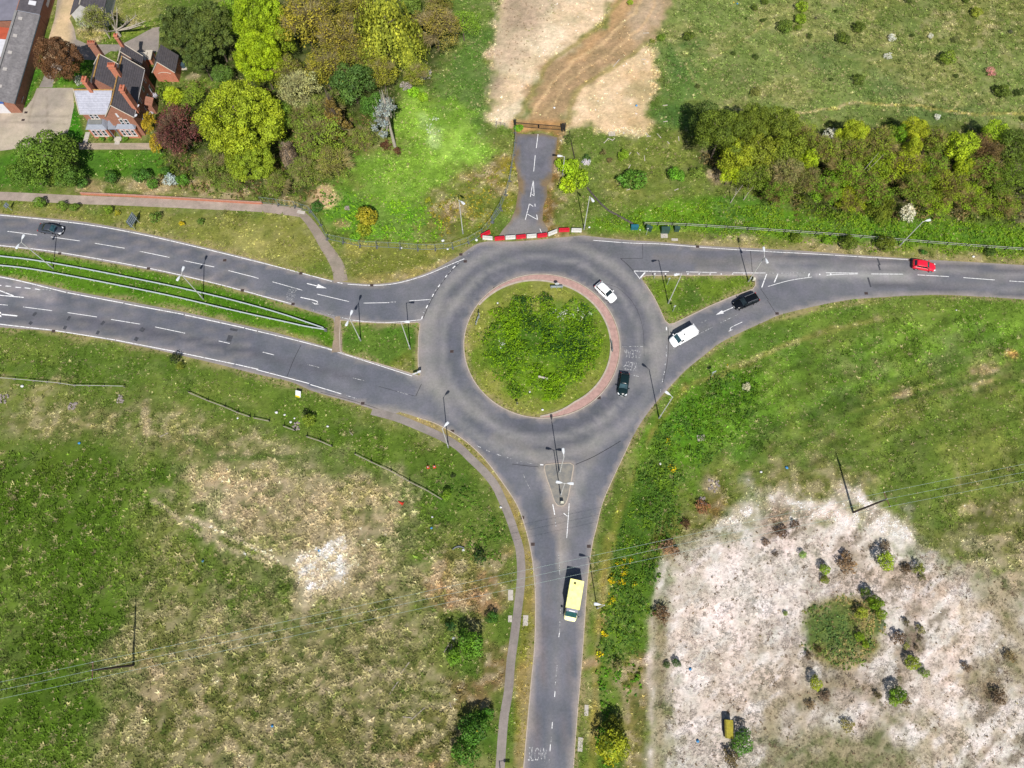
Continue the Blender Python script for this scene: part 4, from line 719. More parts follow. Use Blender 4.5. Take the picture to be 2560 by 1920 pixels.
# old markings on the closed spur and tar repairs
mb = MB()
def l1(pts, w=.12):
    L, R = ribbon_poly([G(Z1(*p)) for p in pts], w)
    for i in range(len(L)-1): mb.add([(*L[i], .018), (*R[i], .018), (*R[i+1], .018), (*L[i+1], .018)], [(0, 1, 2, 3)])
for q in ([(752, 288), (730, 468)], [(716, 560), (696, 772)], [(692, 878), (652, 1100)], [(692, 878), (702, 1090)], [(668, 1068), (702, 1086)], [(640, 1190), (588, 1396)], [(640, 1190), (690, 1225)], [(616, 1325), (735, 1390)], [(735, 1330), (745, 1400)], [(775, 1512), (800, 1572)], [(712, 1190), (714, 1225)]): l1(q)
tag(mb.build('old_road_markings', white_m), kind='structure')
tar_m = surf('tar_patch', alb(82, 84, 92, K*1.3), .8, 0, .3, 3)
mb = MB()
for n, x, y, a, b, r in ((4, 300, 1055, .55, .85, -.5), (4, 265, 1132, .6, .6, -.5), (4, 595, 1092, .5, .9, -.3), (4, 562, 1172, .55, .7, -.3), (4, 888, 1132, .55, .85, -.6), (4, 845, 1215, .55, .7, -.4), (4, 1230, 1190, .8, .8, -.5), (4, 1178, 1270, .7, .75, -.4), (4, 2020, 1190, 1.4, .45, -.2), (4, 1985, 1265, .9, 1.2, -.2), (7, 955, 600, .3, 1.6, .15), (7, 875, 780, .3, 2.0, .1), (7, 960, 650, .3, 1.2, .1)):
    c = G(T(n, x, y)); R_ = Matrix.Rotation(r, 2)
    mb.add([(*(R_ @ Vector((u*a/2, v*b/2))+Vector(c)), .0125) for u, v in ((-1, -1), (1, -1), (1, 1), (-1, 1))], [(0, 1, 2, 3)])
tag(mb.build('tar_repairs', tar_m), kind='structure')
# ---------------------------------------------------------------- leaf meshes
def unit(n, rng):
    v = rng.normal(size=(n, 3)); return v/np.linalg.norm(v, axis=1)[:, None]
def leaf_mesh(name, P, N, size, rnd, hue, mat, asp=.62, tang=None):
    n = len(P); rng = np.random.default_rng(n)
    t = unit(n, rng) if tang is None else tang
    a = np.cross(N, t); a /= np.linalg.norm(a, axis=1)[:, None]+1e-9; b = np.cross(N, a)
    if tang is not None: a, b = tang, np.cross(N, tang)
    s = (size*(.65+.7*rng.random(n)))[:, None] if np.ndim(size) == 0 else size[:, None]
    A = a*s*.5; B = b*s*.5*asp
    k = N*s*.12
    V = np.stack([P-A+k*0, P-B*1.0-k, P+A, P+B-k], 1).reshape(-1, 3)
    me = raw_mesh(name, V, np.arange(4*n), np.full(n, 4), mat)
    c = np.zeros((n, 4, 3)); c[:, :, 0] = rnd[:, None]; c[:, :, 1] = hue[:, None]
    col_attr(me, c.reshape(-1, 3), 'rnd'); return me
LEAF = leaf_mat('leaves'); TWIG = leaf_mat('twigs', .0, .35, (1.1, 1, .9))
BLOSSOM = leaf_mat('blossom', .25, .25, (1.05, 1, .95))
BARK = surf('bark', alb(112, 98, 84), .9, 0, .25, 3, .4); PALEBARK = surf('pale_bark', alb(190, 180, 166), .85, 0, .2, 3, .3)
def clumps(rng, n, flat=1.0, low=-.35, rc=(.26, .42), rr=(.45, .78)):
    if n > 120: rr = (.66, .82)
    C = []
    while len(C) < n:
        d = unit(1, rng)[0]
        if d[2] < low: continue
        C.append(np.append(d*rng.uniform(*rr)*(1, 1, flat), rng.uniform(*rc)))
    C.append(np.array([0, 0, .1, .5])); return np.array(C)
def crown_mesh(name, seed, n, leaf, ncl=22, rc=(.26, .42), keep=1.0, low=-.35, jit=.55, mat=None, up=.35, inner=.12):
    rng = np.random.default_rng(seed); C = clumps(rng, ncl, 1, low, rc)
    w = C[:, 3]**2; idx = rng.choice(len(C), n, p=w/w.sum()); d = unit(n, rng); d[:, 2] += up; d /= np.linalg.norm(d, axis=1)[:, None]
    r = C[idx, 3]*(1-inner*2*rng.random(n)**2)*(1+.10*rng.normal(size=n)); P = C[idx, :3]+d*r[:, None]
    ok = np.ones(n, bool)
    for i in range(len(C)):
        ok &= (np.linalg.norm(P-C[i, :3], axis=1) > C[i, 3]*.80) | (idx == i)
    ok &= rng.random(n) < keep
    P, d, idx = P[ok], d[ok], idx[ok]
    N = d+unit(len(P), rng)*jit; N /= np.linalg.norm(N, axis=1)[:, None]
    crn = rng.random(len(C)); chn = rng.random(len(C))
    rnd = np.clip(.5+.32*(crn[idx]-.5)*1.2+.5*(rng.random(len(P))-.5), 0, 1); hue = np.clip(chn[idx]*.6+.4*rng.random(len(P)), 0, 1)
    return leaf_mesh(name, P, N, leaf, rnd, hue, mat or LEAF)
def twig_mesh(name, seed, n, ncl=16, length=.3, wid=.012):
    rng = np.random.default_rng(seed); C = clumps(rng, ncl, 1, -.1, (.2, .35), (.4, .75)); V = []; 
    idx = rng.integers(0, len(C), n); base = C[idx, :3]*(.45+.35*rng.random(n))[:, None]
    d = C[idx, :3]/np.linalg.norm(C[idx, :3]+1e-6, axis=1)[:, None]+unit(n, rng)*.75; d[:, 2] += .25; d /= np.linalg.norm(d, axis=1)[:, None]
    L = length*(.6+.9*rng.random(n)); tip = base+d*L[:, None]
    s = np.cross(d, unit(n, rng)); s /= np.linalg.norm(s, axis=1)[:, None]+1e-9
    lims = C[:, :3]; m = len(lims)
    lb = np.tile([0, 0, -.6], (m, 1)); ld = lims*.95-lb; ls = np.cross(ld, unit(m, rng)); ls /= np.linalg.norm(ls, axis=1)[:, None]
    V = np.concatenate([np.stack([base-s*wid, base+s*wid, tip], 1).reshape(-1, 3), np.stack([lb-ls*wid*3, lb+ls*wid*3, lims], 1).reshape(-1, 3)])
    k = n+m; me = raw_mesh(name, V, np.arange(3*k), np.full(k, 3), TWIG)
    c = np.zeros((k, 3, 3)); c[:, :, 0] = rng.random(k)[:, None]; c[:, :, 1] = rng.random(k)[:, None]; col_attr(me, c.reshape(-1, 3), 'rnd'); return me
def willow_mesh(name, seed, ns=620, k=10, leaf=.075):
    rng = np.random.default_rng(seed); C = clumps(rng, 16, .8, -.1, (.2, .4), (.35, .7)); idx = rng.integers(0, len(C), ns)
    d = unit(ns, rng); d[:, 2] = np.abs(d[:, 2]); st = C[idx, :3]+d*C[idx, 3][:, None]
    out = st*(1, 1, 0); out /= np.linalg.norm(out, axis=1)[:, None]+1e-6
    L = rng.uniform(.5, 1.25, ns); P = []; N = []; Tn = []; R_ = []; H_ = []; ph = rng.random(ns)
    for j in range(k):
        t = j/(k-1); p = st+out*(.10*t)[None] if False else st+out*(.14*np.sqrt(t))+np.array([0, 0, -1])*(L*t)[:, None]
        P.append(p+rng.normal(size=(ns, 3))*.012); N.append(out+unit(ns, rng)*.7+np.array([0, 0, .5*(1-t)])); Tn.append(np.tile([0, 0, -1.], (ns, 1))+unit(ns, rng)*.25); R_.append(np.clip(ph*.6+.4*rng.random(ns), 0, 1)); H_.append(ph)
    P = np.concatenate(P); N = np.concatenate(N); Tn = np.concatenate(Tn); Tn /= np.linalg.norm(Tn, axis=1)[:, None]; N -= (N*Tn).sum(1)[:, None]*Tn; N /= np.linalg.norm(N, axis=1)[:, None]
    ok = P[:, 2] > -1.05
    return leaf_mesh(name, P[ok], N[ok], leaf*1.5*(.7+.6*rng.random(ok.sum())), np.concatenate(R_)[ok], np.concatenate(H_)[ok], LEAF, .5, Tn[ok])
PROTO = {}
for i in range(3):
    PROTO['big', i] = crown_mesh('crown', 10+i, 24000, .050, 62, (.12, .26), inner=.2, jit=.7)
    PROTO['mid', i] = crown_mesh('crown', 20+i, 8500, .075, 36, (.15, .32), inner=.2, jit=.7)
    PROTO['sparse', i] = crown_mesh('crown', 30+i, 9000, .055, 34, (.14, .30), .62, -.3, .9, inner=.35)
    PROTO['bush', i] = crown_mesh('foliage', 40+i, 2400, .13, 20, (.2, .42), low=-.1, jit=.7, inner=.2)
    PROTO['thin', i] = crown_mesh('foliage', 50+i, 900, .16, 16, (.16, .34), .75, -.1, .9, inner=.3)
    PROTO['bloss', i] = crown_mesh('foliage', 60+i, 1400, .13, 16, (.16, .38), .8, -.1, .9, BLOSSOM, inner=.3)
    PROTO['twig', i] = twig_mesh('branches', 70+i, 2600, 20)
    PROTO['needle', i] = crown_mesh('crown', 80+i, 20000, .048, 110, (.08, .16), 1, -.25, .8, up=.9)
for i in range(3): PROTO['dome', i] = crown_mesh('crown', 100+i, 38000, .042, 130, (.09, .19), low=-.5, jit=.75, inner=.2)
PROTO['willow', 0] = willow_mesh('crown', 90); PROTO['willow', 1] = PROTO['willow', 2] = PROTO['willow', 0]
def trunk_proto(seed):
    rng = random.Random(seed); mb = MB()
    mb.tube([(0, 0, 0), (.02, .01, .4), (-.01, .03, .75), (.02, 0, 1)], .05, 7, r1=.018)
    for k in range(6):
        a = k*1.05+rng.random(); z = .35+.09*k
        mb.tube([(0, 0, z), (.22*math.cos(a), .22*math.sin(a), z+.14), (.5*math.cos(a), .5*math.sin(a), z+.3)], .024, 5, r1=.006)
    return mb
TRUNKS = {}
for i in range(2):
    for nm, m in (('bark', BARK), ('pale', PALEBARK)):
        o = trunk_proto(i).build('trunk', m); TRUNKS[nm, i] = o.data; bpy.data.objects.remove(o)
KL = 1.0
def colour(o, rgb, k=None, jit=0.0):
    c = alb(*rgb, k=k or KL); o.color = (c[0], c[1], c[2], 1)
def mesh_child(name, me, parent, loc=(0, 0, 0), scale=(1, 1, 1), rz=0.0):
    o = bpy.data.objects.new(name, me); COL.objects.link(o); o.parent = parent; o.location = loc; o.scale = scale; o.rotation_euler = (0, 0, rz); return o
SITE_CROWNS = []
def tree(px, py, rd, kind, rgb, H, label, name='broadleaf_tree', cat='tree', bare=None, asp=1.0, pale=False, group=None, rzf=None):
    i = random.randrange(3); Rz = (rzf or .42)*H; zc = H-Rz; p = D(px, py)
    R = rd*1.15732*MPP(p, zc)*(1.22 if kind == 'sparse' else 1.14 if kind == 'willow' else 1.06); x, y = G(p, zc); a = random.uniform(0, 6.28)
    t = empty(name, (x, y, 0), a, label, cat, group)
    tr = mesh_child('trunk', TRUNKS['pale' if pale else 'bark', i % 2], t, (0, 0, 0), (R*.75, R*.75, H*.8))
    if kind:
        c = mesh_child('crown', PROTO[kind, i], t, (0, 0, zc), (R, R*asp, Rz)); colour(c, rgb)
        if asp != 1: t.rotation_euler.z = 0
    if bare:
        bare = (bare[0]*.92, bare[1]*.97, bare[2]*.80)
        b = mesh_child('branches', PROTO['twig', i], t, (0, 0, zc), (R*1.02, R*asp*1.02, Rz)); colour(b, bare, KL*1.1)
    SITE_CROWNS.append((x, y, R)); return t
def bush(p, R, kind, rgb, label, name='bush', cat='bush', hz=.8, sx=1.0, group=None, k=None):
    """one low plant: its foliage mesh is the whole thing"""
    i = random.randrange(3); x, y = G(p, R*hz*.5)
    o = bpy.data.objects.new(name, PROTO[kind, i]); COL.objects.link(o); o.location = (x, y, R*hz*.55); o.scale = (R*sx, R, R*hz)
    o.rotation_euler = (0, 0, 0 if sx != 1 else random.uniform(0, 6.28)); colour(o, rgb, k); tag(o, label, cat, group); return o
# ---------------------------------------------------------------- trees
LIME = (146, 170, 34); LIMEY = (158, 176, 40); OLIVE = (118, 118, 46); DKG = (74, 98, 36); GOLD = (150, 128, 40); BROWN = (116, 96, 66)
gw_ = 'trees of the garden wood'; rw_ = 'trees of the copse above the right hand road'
tree(126, 130, 50, 'dome', (112, 80, 54), 12, 'copper brown leaved tree on the lawn between long shed and brick house', 'copper_beech', group=gw_, asp=.95)
tree(212, 44, 32, 'sparse', (128, 134, 62), 8, 'olive tree with bare grey limbs north of the brick house', 'garden_tree', bare=(150, 140, 124), asp=.75, pale=True, group=gw_)
tree(180, 55, 16, 'thin', (150, 158, 104), 5, 'pale leaved small tree by the end of the dark roofed shed', 'garden_tree', group=gw_)
bt = empty('bare_tree', (*G(T(0, 1035, 312)), 0), 0, 'leafless grey tree with spreading limbs beside the olive garden tree', 'tree', gw_); b0 = Vector(bt.location); MB().tube([(0, 0, 0), (-.1, .1, 1.6)], .42, 8, r1=.32).build('trunk', PALEBARK, bt)
for k, (px, py, pz) in enumerate(((870, 60, 6.5), (960, 90, 7), (1010, 60, 7.5), (1110, 170, 5.5), (1260, 180, 5), (1225, 215, 4), (870, 265, 4.5), (1180, 130, 6))):
    tip = Vector((*G(T(0, px, py), pz), pz))-b0; m_ = tip*.5+Vector((0, 0, .5)); l_ = MB(); l_.tube([(-.1, .1, 1.4), m_, tip], .20, 6, r1=.04)
    for j in range(7):
        t_ = .45+.08*j; q = (m_*(1-(t_-.45)*1.8)+tip*(t_-.45)*1.8) if t_ < 1 else tip; l_.tube([q, q+Vector((random.uniform(-1.1, 1.1), random.uniform(-1.1, 1.1), random.uniform(.2, 1)))], .05, 4, r1=.012)
    l_.build('limb', PALEBARK, bt)
tree(392, 70, 52, 'needle', (84, 98, 46), 13, 'olive green conifer mass beside the gabled outbuilding', 'conifer', group=gw_, asp=1.25)
tree(458, 66, 56, 'needle', (88, 102, 46), 14, 'olive green conifer mass touching the tall lime tree', 'conifer', group=gw_, asp=1.35)
tree(434, 128, 42, 'needle', (82, 98, 44), 10, 'lowest front part of the olive conifers above the vegetable bed', 'conifer', group=gw_)
tree(556, 40, 58, 'dome', LIME, 14, 'tall lime green tree at the top edge between conifers and golden oak', 'broadleaf_tree', group=gw_, asp=1.15)
tree(562, 128, 54, 'dome', (150, 172, 30), 14, 'lime green tree just below the tallest lime tree', 'broadleaf_tree', group=gw_)
tree(660, 52, 62, 'sparse', (146, 136, 46), 14, 'half leafed golden oak beside the lime trees', 'oak', bare=(146, 128, 100), group=gw_)
tree(738, 84, 58, 'sparse', (138, 128, 48), 13, 'half leafed golden oak next to the weeping willow', 'oak', bare=(146, 128, 100), group=gw_)
tree(700, 148, 46, 'sparse', (138, 132, 44), 11, 'golden olive oak above the pale grey green tree', 'oak', bare=(138, 122, 96), group=gw_)
tree(835, 62, 78, 'willow', (156, 162, 60), 14, 'golden weeping willow with hanging strands', 'weeping_willow', group=gw_, asp=1.0)
tree(880, 92, 44, 'willow', (150, 160, 58), 9, 'shorter golden willow at the right foot of the weeping willow', 'weeping_willow', group=gw_)
tree(942, 60, 56, 'sparse', (134, 124, 56), 10, 'olive brown thorny tree right of the weeping willow', 'broadleaf_tree', bare=(146, 126, 104), group=gw_)
tree(1000, 55, 38, 'sparse', (118, 150, 44), 7, 'fresh green tree nearest the sandy ground', 'broadleaf_tree', group=gw_)
tree(988, 66, 14, None, None, 5, 'small leafless grey tree among the fresh green leaves', 'bare_tree', bare=(182, 170, 164), group=gw_)
tree(950, 8, 30, 'sparse', (122, 120, 50), 7, 'olive tree on the top edge above the thorny tree', 'broadleaf_tree', bare=(140, 120, 96), group=gw_)
tree(890, 10, 26, 'mid', (110, 132, 54), 7, 'mid green tree on the top edge behind the willow', 'broadleaf_tree', group=gw_)
tree(648, 200, 48, 'sparse', (160, 160, 104), 10, 'pale grey green tree with fine twigs in mid wood', 'whitebeam', bare=(164, 154, 126), group=gw_)
tree(760, 178, 50, 'mid', (80, 108, 48), 10, 'dark green glossy tree behind the blue cedar', 'broadleaf_tree', group=gw_)
tree(806, 232, 32, 'mid', (82, 118, 44), 8, 'dark green tree left of the blue cedar trunk', 'broadleaf_tree', group=gw_)
tree(826, 158, 36, 'sparse', (140, 140, 46), 8, 'yellow green tree between the dark tree and the willow', 'broadleaf_tree', bare=(138, 124, 90), group=gw_)
tree(520, 262, 92, 'dome', (150, 164, 40), 16, 'biggest round lime yellow tree beside the purple tree', 'broadleaf_tree', group=gw_, rzf=.46)
tree(540, 345, 54, 'dome', (132, 150, 40), 10, 'lower lime yellow crown above the brick wall', 'broadleaf_tree', group=gw_)
tree(386, 286, 48, 'sparse', (100, 58, 54), 10, 'dark purple leaved tree in front of the brick house', 'purple_tree', bare=(120, 92, 86), asp=1.3, group=gw_)
tree(324, 268, 16, 'needle', (176, 152, 44), 6, 'slim golden conifer at the corner of the brick house', 'golden_conifer', asp=1.8, group=gw_)
tree(338, 310, 15, 'needle', (170, 150, 46), 5, 'lower golden conifer beside the purple tree', 'golden_conifer', asp=1.9, group=gw_)
tree(98, 338, 66, 'mid', (96, 122, 42), 9, 'dense green tree on the lawn left of the house', 'broadleaf_tree', group=gw_)
tree(62, 372, 46, 'mid', (88, 116, 38), 8, 'green tree at the lawn corner nearest the footpath', 'broadleaf_tree', group=gw_)
tree(148, 378, 34, 'mid', (84, 114, 40), 6, 'small green tree right of the two lawn trees', 'broadleaf_tree', group=gw_)
tree(690, 300, 56, 'sparse', (118, 138, 46), 9, 'olive green brushy tree below the drooping spruce', 'broadleaf_tree', bare=(130, 118, 84), group=gw_)
tree(722, 352, 44, 'sparse', (126, 130, 56), 7, 'low olive brushwood tree nearest the bright clearing', 'broadleaf_tree', bare=(146, 130, 98), group=gw_)
tree(664, 372, 40, 'sparse', (116, 130, 52), 6, 'low brushwood tree beside the grey dead tree', 'broadleaf_tree', bare=(140, 128, 96), group=gw_)
tree(622, 330, 17, 'willow', (168, 150, 132), 6, 'grey dead shaggy tree right of the lime yellow tree', 'dead_tree', asp=1.6, group=gw_)
tree(372, 208, 24, 'mid', (168, 184, 40), 4, 'lime green small tree by the east garden path', 'small_tree', group=gw_)
tree(414, 206, 30, 'sparse', (128, 150, 46), 4, 'olive green shrub between lime shrub and biggest lime tree', 'small_tree', group=gw_)
tree(480, 160, 26, 'mid', (92, 120, 48), 5, 'mid green small tree under the conifers', 'small_tree', group=gw_)
tree(460, 358, 42, 'sparse', (110, 124, 52), 5, 'thin green shrub tree above the wall beside purple tree', 'small_tree', bare=(132, 116, 92), group=gw_)
for q in ((500, 40, 40, 'mid', (120, 150, 40), 10, 'green tree between the conifers and tallest lime tree'), (604, 96, 34, 'mid', (132, 150, 40), 10, 'green crown between lime trees and golden oak'), (620, 160, 40, 'sparse', (128, 132, 46), 10, 'olive crown right of the lime trees'), (744, 130, 44, 'sparse', (128, 128, 44), 10, 'olive crown under the golden oaks'), (790, 120, 36, 'sparse', (124, 138, 44), 9, 'green olive crown left of the willow'), (708, 232, 40, 'sparse', (104, 120, 46), 8, 'dark olive crown above the drooping spruce'), (650, 256, 34, 'sparse', (112, 130, 46), 7, 'green thin crown below the pale grey green tree'), (780, 300, 34, 'sparse', (118, 134, 50), 6, 'thin green crown left of the cedar foot'), (610, 250, 30, 'mid', (104, 132, 42), 8, 'green crown at the right side of the biggest lime tree'), (900, 160, 30, 'sparse', (132, 140, 48), 5, 'low yellow green crown above the flowering shrubs'), (690, 10, 40, 'sparse', (134, 132, 48), 11, 'olive oak crown cut by the top edge'), (770, 20, 40, 'sparse', (140, 136, 50), 11, 'golden oak crown cut by the top edge by the willow'), (600, 400, 30, 'sparse', (116, 134, 46), 5, 'thin green shrub tree above the wire fence corner'), (500, 396, 30, 'sparse', (112, 132, 50), 4, 'thin scrub right of the bare soil on the wall')):
    tree(q[0], q[1], q[2], q[3], q[4], q[5], q[6], bare=(140, 124, 96) if q[3] == 'sparse' else None, group=gw_)
# copse above the right road
def W(x_, y_, r_, kd, c, *a, **k):
    if kd in ('sparse', 'willow'): c = (c[0]*.96, min(255, c[1]*1.08), c[2]*.82)
    if k.get('bare') and kd == 'sparse' and (x_*7+y_) % 3 == 0 and 'name' not in k: k.pop('bare')
    return tree(x_, y_, r_, kd, c, *a, group=rw_, **k)
W(1556, 292, 62, 'big', (96, 112, 36), 12, 'big dark green tree at the left end of the copse')
W(1530, 262, 40, 'mid', (72, 92, 38), 10, 'dark tree on the meadow side of the big left copse tree')
W(1622, 270, 44, 'big', (104, 118, 38), 11, 'round dark green tree second along the meadow edge')
W(1684, 280, 52, 'big', (108, 122, 40), 11, 'olive green tree third along the meadow edge')
W(1590, 340, 44, 'mid', (140, 150, 36), 9, 'yellow green tree below the big left copse tree')
W(1644, 328, 46, 'mid', (124, 132, 38), 9, 'olive tree in the left middle of the copse')
W(1700, 330, 44, 'mid', (116, 130, 38), 9, 'green tree left of the lime sapling in the copse')
W(1840, 290, 37, 'big', (158, 172, 40), 8, 'round lime tree beside the white blossom on meadow edge')
W(1790, 292, 17, 'bloss', (216, 214, 190), 5, 'white blossom tree left of the round lime tree', cat='blossom tree', name='blossom_tree')
W(1972, 288, 36, 'big', (160, 168, 40), 8, 'lime olive tree right of the round lime tree')
W(1940, 292, 22, 'mid', (110, 150, 36), 7, 'bright green tree touching the lime olive tree')
W(1966, 324, 22, 'mid', (160, 172, 44), 8, 'small lime yellow tree below the lime olive tree')
W(2070, 318, 38, 'mid', (160, 180, 40), 9, 'bright lime tree with open twigs near the right edge')
W(2150, 290, 34, 'mid', (150, 176, 38), 7, 'lime green tree at the right meadow edge')
W(2190, 322, 40, 'mid', (92, 110, 38), 9, 'dark green tree at the right edge of the photo')
W(2080, 362, 22, 'mid', (164, 178, 36), 7, 'lime sapling below the bright lime tree')
W(1746, 346, 22, 'mid', (160, 182, 36), 7, 'small lime sapling among bare brown trees')
W(1576, 376, 24, 'mid', (160, 178, 32), 6, 'lime bush tree on the lower left copse edge')
for q in ((1736, 300, 34, 'bare tan tree behind the white blossom tree'), (1782, 324, 40, 'bare brown tree below the white blossom tree'), (1898, 312, 42, 'bare brown tree between the two lime trees'), (2012, 306, 34, 'bare brown tree left of the bright lime tree'), (1850, 330, 36, 'bare brown tree under the round lime tree')):
    W(q[0], q[1], q[2], 'sparse', (124, 124, 50), 8, q[3], bare=(152, 132, 96), name='bare_tree')
W(2126, 326, 36, 'sparse', (112, 84, 62), 8, 'purplish brown bare tree right of the bright lime tree', bare=(140, 108, 90), name='bare_tree')
W(1692, 372, 42, 'sparse', (134, 120, 88), 8, 'grey tan leafless tree in the left lower copse', bare=(166, 146, 118), name='bare_tree')
W(1740, 392, 36, 'sparse', (112, 104, 60), 7, 'grey brown tree right of the grey tan one', bare=(150, 130, 102), name='bare_tree')
for q in ((1826, 372, 42, (122, 138, 40), 'olive tree in mid copse above the pale birch trunks'), (1900, 362, 42, (134, 140, 40), 'golden olive tree in the mid copse'), (1950, 362, 44, (150, 146, 36), 'yellow olive tree below the small lime yellow tree'), (2010, 362, 42, (112, 126, 42), 'olive brown tree left of the lime sapling'), (2126, 366, 50, (104, 116, 38), 'dark olive tree in the right lower copse'), (2180, 388, 46, (96, 106, 38), 'dark olive tree at the lower right copse edge'), (2050, 400, 42, (128, 126, 38), 'olive tree above the roadside lamp'), (1976, 408, 40, (116, 124, 44), 'brown olive tree right of the striped bush'), (1880, 408, 42, (112, 128, 40), 'olive tree left of the striped bush'), (1780, 412, 36, (116, 138, 42), 'green olive tree in the lower middle copse'), (1626, 384, 38, (116, 120, 48), 'brown olive tree above the copse corner'), (1840, 432, 34, (140, 136, 36), 'low golden olive tree at the copse foot'), (2100, 430, 40, (124, 134, 36), 'low olive tree behind the roadside lamp'), (2160, 440, 42, (112, 118, 38), 'low olive tree at the lower right edge'), (1680, 418, 32, (110, 128, 44), 'low green tree near the pale trunks'), (2024, 440, 32, (134, 144, 36), 'low yellow green tree left of the lamp')):
    W(q[0], q[1], q[2], 'sparse', q[3], 7 if q[1] < 420 else 4.5, q[4], bare=(142, 122, 84))
W(1904, 446, 32, 'willow', (128, 126, 60), 4.5, 'striped olive shaggy bush left of the lower white blossom')
W(1956, 462, 24, 'bloss', (222, 214, 180), 4.5, 'white blossom tree low beside the roadside lamp', cat='blossom tree', name='blossom_tree')
# thin pale birch trunks leaning out at the copse foot
birch = empty('birch', (*G(D(1836, 400)), 0), 0, 'thin leafless birch with pale paired trunks in the copse', 'tree', rw_)
for dx, dy in ((2.2, 1.2), (3.4, .6)):
    MB().tube([(0, 0, 0), (dx*.4, dy*.4, 3.5), (dx*.7, dy*.7, 8.8)], .12, 6, r1=.03).build('trunk', PALEBARK, birch)
for n, (a, b, lab) in enumerate((((1578, 438), 5.0, 'lone pale leaning trunk at the lower left copse corner'), ((1606, 432), 4.0, 'second thin pale trunk at the copse corner'))):
    o = empty('dead_sapling', (*G(D(*a)), 0), 0, lab, 'dead tree'); MB().tube([(0, 0, 0), (.3, .2, b*.5), (.9, .5, b)], .1, 6, r1=.03).build('trunk', PALEBARK, o)
    MB().tube([(.3, .2, b*.5), (.0, .6, b*.8)], .05, 5, r1=.02).build('branch', PALEBARK, o)
# blue cedar and drooping spruce
def conifer(px, py, H, label, name, rgb, pads, bark, tr):
    x, y = G(D(px, py)); t = empty(name, (x, y, 0), 0, label, 'tree', gw_)
    MB().tube([(0, 0, 0), (-.1, .1, H*.35), (.05, .1, H*.7), (0, 0, H)], tr, 8, r1=.05).build('trunk', bark, t)
    br = MB(); P = []; N = []; rng = np.random.default_rng(int(H*10)); R_ = []
    for z, a, L, w, th, dens in pads:
        e = Vector((L*math.cos(a), L*math.sin(a), z+.1*L)); br.tube([(0, 0, z-.3), tuple(e*.6), tuple(e)], .09, 5, r1=.03)
        n = int(dens*w*w*6); u = unit(n, rng); r = rng.random(n)**.5
        P.append(np.array(e*.8)+u*np.array([w, w, th])*r[:, None]+np.array([0, 0, 0])); N.append(np.tile([0, 0, 1.], (n, 1))+unit(n, rng)*.8); R_.append(rng.random(n))
    br.build('branches', bark, t); P = np.concatenate(P); N = np.concatenate(N); N /= np.linalg.norm(N, axis=1)[:, None]; R_ = np.concatenate(R_)
    c = mesh_child('crown', leaf_mesh('crown', P, N, .42, R_, rng.random(len(P)), LEAF), t); colour(c, rgb); return t
rr = random.Random(5)
conifer(853, 316, 15.5, 'blue grey cedar with bare lower trunk in the bright clearing', 'blue_cedar', (134, 142, 138),
        [(z, rr.uniform(1.9, 4.5) if z < 12.5 else rr.uniform(0, 6.28), (4.0-(z-8)*.42)*rr.uniform(.6, 1), rr.uniform(.55, 1.0), .3, 13) for z in [8+.26*k for k in range(29)]], PALEBARK, .34)
bare_l = MB()
conifer(738, 300, 14, 'drooping brown green spruce left of the blue cedar', 'spruce', (112, 96, 46),
        [(z, rr.uniform(0, 6.28), (13.6-z)*.24*rr.uniform(.7, 1.1)+.2, rr.uniform(.45, .9), .5, 26) for z in [2.5+.2*k for k in range(56)]], BARK, .28)
# ---------------------------------------------------------------- bushes and shrubs, one by one
B = lambda n, x, y, r, kind, rgb, label, **kw: bush(T(n, x, y), r/3.456*MPP(T(n, x, y)), kind, rgb, label, **kw)
mg = 'bushes scattered over the upper right meadow'; M1, M2, M3 = (88, 104, 36), (72, 88, 34), (128, 144, 40)
for q in ((285, 60, 66, 'bush', (132, 156, 40), 'tall lime bush at the top of the meadow'), (272, 170, 62, 'bush', (124, 150, 38), 'lime bush below the topmost lime bush'), (262, 250, 40, 'bush', (110, 130, 40), 'small lime bush at the foot of the lime row'),
          (140, 245, 78, 'bush', (96, 116, 44), 'broad dark bush left of the lime row'), (785, 238, 64, 'bush', M1, 'round dark bush upper of a close pair in mid meadow'), (648, 340, 72, 'bush', M1, 'round dark bush lower of a close pair in mid meadow'),
          (775, 690, 58, 'bush', M1, 'round dark bush alone above the copse'), (545, 690, 24, 'bush', M2, 'tiny dark bush left of the lone round bush'), (1248, 312, 26, 'bush', M2, 'tiny dark bush between two white blossom bushes'),
          (1615, 350, 36, 'bush', (104, 110, 60), 'small olive bush right of the white bushes'), (1800, 108, 58, 'bush', (140, 150, 50), 'pale lime bush with dark side in top right'), (1545, 520, 84, 'bush', (110, 130, 42), 'wide ragged bush left of the pink bush'),
          (1622, 662, 26, 'bush', M2, 'tiny dark bush between ragged bush and pink bush'), (2030, 800, 78, 'bush', M1, 'wide dark bush below the pink bush'), (2172, 808, 46, 'bush', M2, 'dark bush by the right edge below the pink bush'),
          (1945, 765, 28, 'bush', M2, 'small dark bush joined to the wide dark bush'), (355, 312, 34, 'thin', M2, 'small thin bush right of the broad dark bush'), (590, 100, 24, 'thin', M2, 'tiny thin bush above the close pair'), (415, 158, 18, 'thin', (90, 86, 70), 'faint grey bush right of the lime row'),
          (1205, 4, 40, 'bush', M2, 'dark bush cut by the top edge'), (1710, 10, 34, 'bush', M1, 'green bush cut by the top edge further right'), (2095, 280, 28, 'thin', (84, 84, 64), 'faint grey bush near the right edge'), (1436, 930, 18, 'thin', M2, 'faint bush just above the thin trodden path'), (2200, 1030, 30, 'bush', M1, 'dark bush at the right edge above the copse')):
    B(3, *q[:6-1], 'dark' and q[5], group=mg) if False else B(3, q[0], q[1], q[2], q[3], q[4], q[5], group=mg)
